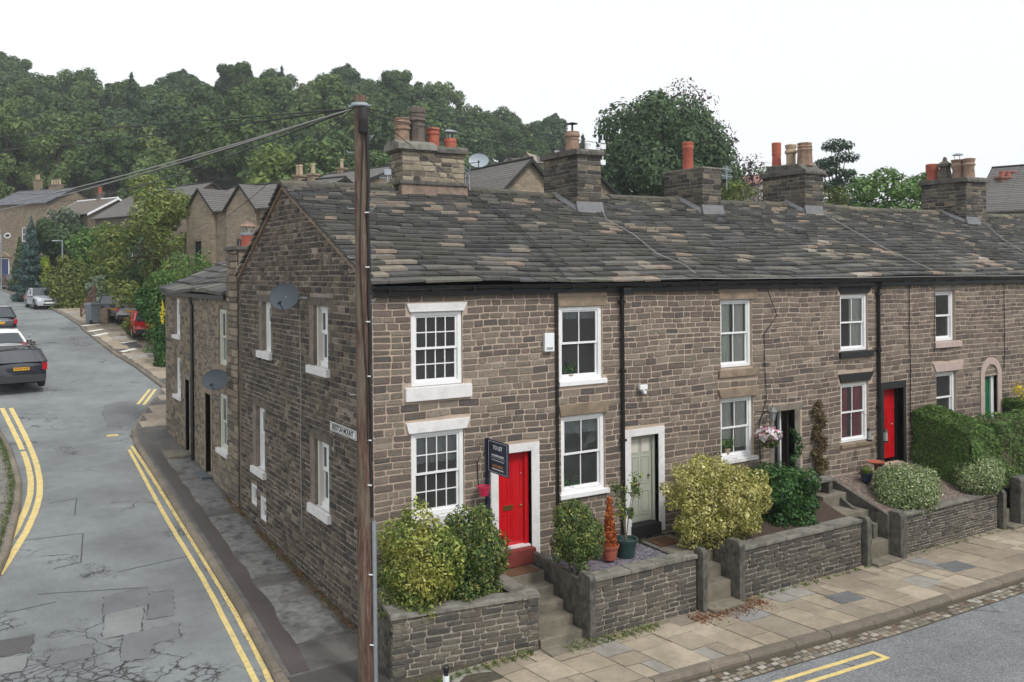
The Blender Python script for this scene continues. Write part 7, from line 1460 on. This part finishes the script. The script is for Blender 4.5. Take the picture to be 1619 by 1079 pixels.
# right background
t = sized(tree0('tree', 'great broad green tree rising behind the roof between second and third chimneys', 'tree', 'forest3', 15, 14.6, 25, n=34000, leaf=.15, trunk=.12), 15.5, 1046, 130, 72, 5.0, 1.0)
t = sized(tree0('tree', 'purple-leaved beech showing above and right of the great green tree', 'tree', 'copper', 16, 13, 26, n=9000, leaf=.13, kind='airy', trunk=.3), 18, 1088, 128, 84, 5.0, 1.0)
sized(tree0('pine_tree', 'dark flat-topped pine behind the fourth chimney', 'tree', 'pine', 12, 7.6, 27, n=7000, leaf=.13, kind='pine'), 12, 1322, 222, 78, 4.8, .75)
for a in (('yellow-green shrub below the pine', 'olive', 1322, 312, 62, 26, 18, 4500, .09, 51), ('rounded bright green tree right of the pine', 'laurel', 1400, 302, 58, 58, 30, 16000, .11, 52), ('green tree behind the fifth chimney', 'laurel', 1462, 300, 62, 34, 22, 8000, .11, 53), ('wispy green tree right of the third chimney', 'olive', 1165, 303, 60, 28, 18, 5000, .09, 54), ('dark distant trees beyond the pink house', 'forest', 1180, 278, 150, 40, 14, 2500, .3, 55)):
    lb, mt, u, v, D, ru, rv, n, lf, sd = a; crown_thing('tree', lb, 'tree', mt, u, v, D, ru, rv, n, lf, sd, 26, gz=S(gxy(u, D)[1]), stem=True)
crown_thing('hedge', 'long clipped bright green hedge below the hillside farmhouse', 'hedge', 'hedge', 832, 271, 155, 46, 8, 5000, .25, 56, 40, dr=2)
for k, (u, v, D, ru, rv) in enumerate(((800, 288, 110, 60, 13), (870, 290, 100, 40, 14), (740, 285, 120, 40, 14))): crown_thing('shrub', ('mixed green shrubbery below the clipped hillside hedge', 'green bushes left of the second chimney', 'bushes behind the roof with yellow lichen')[k], 'shrub', 'laurel' if k < 2 else 'forest4', u, v, D, ru, rv, 3500, .2, 57+k, 24)
# the wooded hillside: six kinds of tree, copied
GR = 'trees of the wood on the hillside'; LBW = 'broadleaf tree in the dense wood covering the hillside'
kinds = []
for k, (mt, h, wd, tk, sd) in enumerate((('forest', 15, 9, .25, 61), ('forest2', 14, 9.5, .2, 62), ('forest3', 16, 8.5, .3, 63), ('forest4', 13, 8.5, .2, 64), ('forest', 17, 8, .38, 65), ('forest3', 15, 10, .22, 66))):
    kinds.append(tree0('woodland_tree', LBW, 'tree', mt, h, wd*1.12, sd, GR, n=9500, leaf=.27, trunk=tk))
kinds.append(tree0('woodland_tree', LBW, 'tree', 'forest2', 16, 9, 67, GR, n=9000, leaf=.24, trunk=.25, kind='airy')); kinds.append(tree0('woodland_tree', LBW, 'tree', 'forest4', 14, 8, 68, GR, n=8000, leaf=.24, trunk=.15, kind='airy')); kinds.append(tree0('woodland_conifer', 'dark conifer standing among the broadleaf trees of the hillside wood', 'tree', 'pine', 17, 6.5, 69, 'conifers in the wood on the hillside', n=7000, leaf=.25, kind='cone'))
r = random.Random(77); first = [True]*9; nT = 0; D = 100.
while D < 212:
    step = 7.6; halfu = 0
    rt0, rt1 = (-75-809)/1419*D, (950-809)/1419*D; x = rt0+r.uniform(0, 6)
    while x < rt1:
        jx, jD = x+r.uniform(-1.6,1.6), D+r.uniform(-3.5,3.5); u = CX+1419*jx/jD; P_ = CAM+CR*jx+CF*jD; gx, gy_ = P_[0], P_[1]
        dk = (125 < u < 235 or 310 < u < 430) and jD < 150; skip = (u > 735 and jD < 176) or (dk and jD < 122) or (u < 140 and jD < 124)
        if not skip:
            k = r.choices(range(9), (3, 3, 3, 2, 1.5, 2.5, 3, 2.2, .8))[0]; z = T(gx, gy_)-(2.2 if u > 690 else 0); k = 4 if dk else k; s = r.uniform(.74, 1.14)*(.85 if jD > 195 else 1)
            if first[k]: o = kinds[k]; first[k] = False; o.location = (gx, gy_, z); o.rotation_euler = (0,0,r.uniform(0, 6.28)); o.scale = (s,s,s)
            else: o = dup(kinds[k], (gx, gy_, z), r.uniform(0, 6.28), s)
            nT += 1
        x += step*r.uniform(.85, 1.15)
    D += 8.2
print('woodland trees', nT)
x, y = gxy(16, 205); o = dup(kinds[4], (x, y, T(x, y)), 0, 1.15, 'lone tall tree standing above the wood at the far left skyline'); del o['group']

# the other side of the front road, met only in the window reflections
t = thing('terraced_house', 'pale rendered house row across the road, seen only as reflections in the windows', 'house', (20,-13.6,-1.4)); m_ = MB(); m_.box(4, 46, -20, -13.6, -1.6, 4.2); bw(m_, 'wall', MT['render_grey'], t)
m_ = MB(); m_.hexa([(3.8,-20.2,4.1),(46.2,-20.2,4.1),(46.2,-13.3,4.1),(3.8,-13.3,4.1),(3.8,-17,6.6),(46.2,-17,6.6),(46.2,-16.8,6.6),(3.8,-16.8,6.6)]); bw(m_, 'roof', MT['tile_slate'], t)
for k in range(9):
    for z in (-.3, 2.3): m_ = MB(); m_.box(6+k*4.6, 7.2+k*4.6, -13.62, -13.55, z, z+1.4); bw(m_, 'window', MT['car_glass'], t)
m_ = MB(); m_.quad((3,-11.2,-1.28),(60,-11.2,-1.28),(60,-13.6,-1.28),(3,-13.6,-1.28)); structure(m_.build('pavement', MT['grit']))
car('white car parked across the front road, outside the picture', (13.5,-10.0,-1.42), 0, 'hatch', 'paint_white', 1.0)
# ---------------------------------------------------------------- haze
hm = bpy.data.materials.new('haze'); hm.use_nodes = True; hn = hm.node_tree; hn.nodes.clear(); ho = hn.nodes.new('ShaderNodeOutputMaterial'); hv = hn.nodes.new('ShaderNodeVolumePrincipled'); hv.inputs['Color'].default_value = (.9,.94,1,1); hv.inputs['Density'].default_value = .00045; hn.links.new(hv.outputs[0], ho.inputs['Volume'])
m_ = MB(); m_.box(-265, 335, -65, 385, -4, 75); o = m_.build('haze', hm); tag(o, 'thin pale air between the viewer and the wooded hill', 'haze', None, 'stuff')
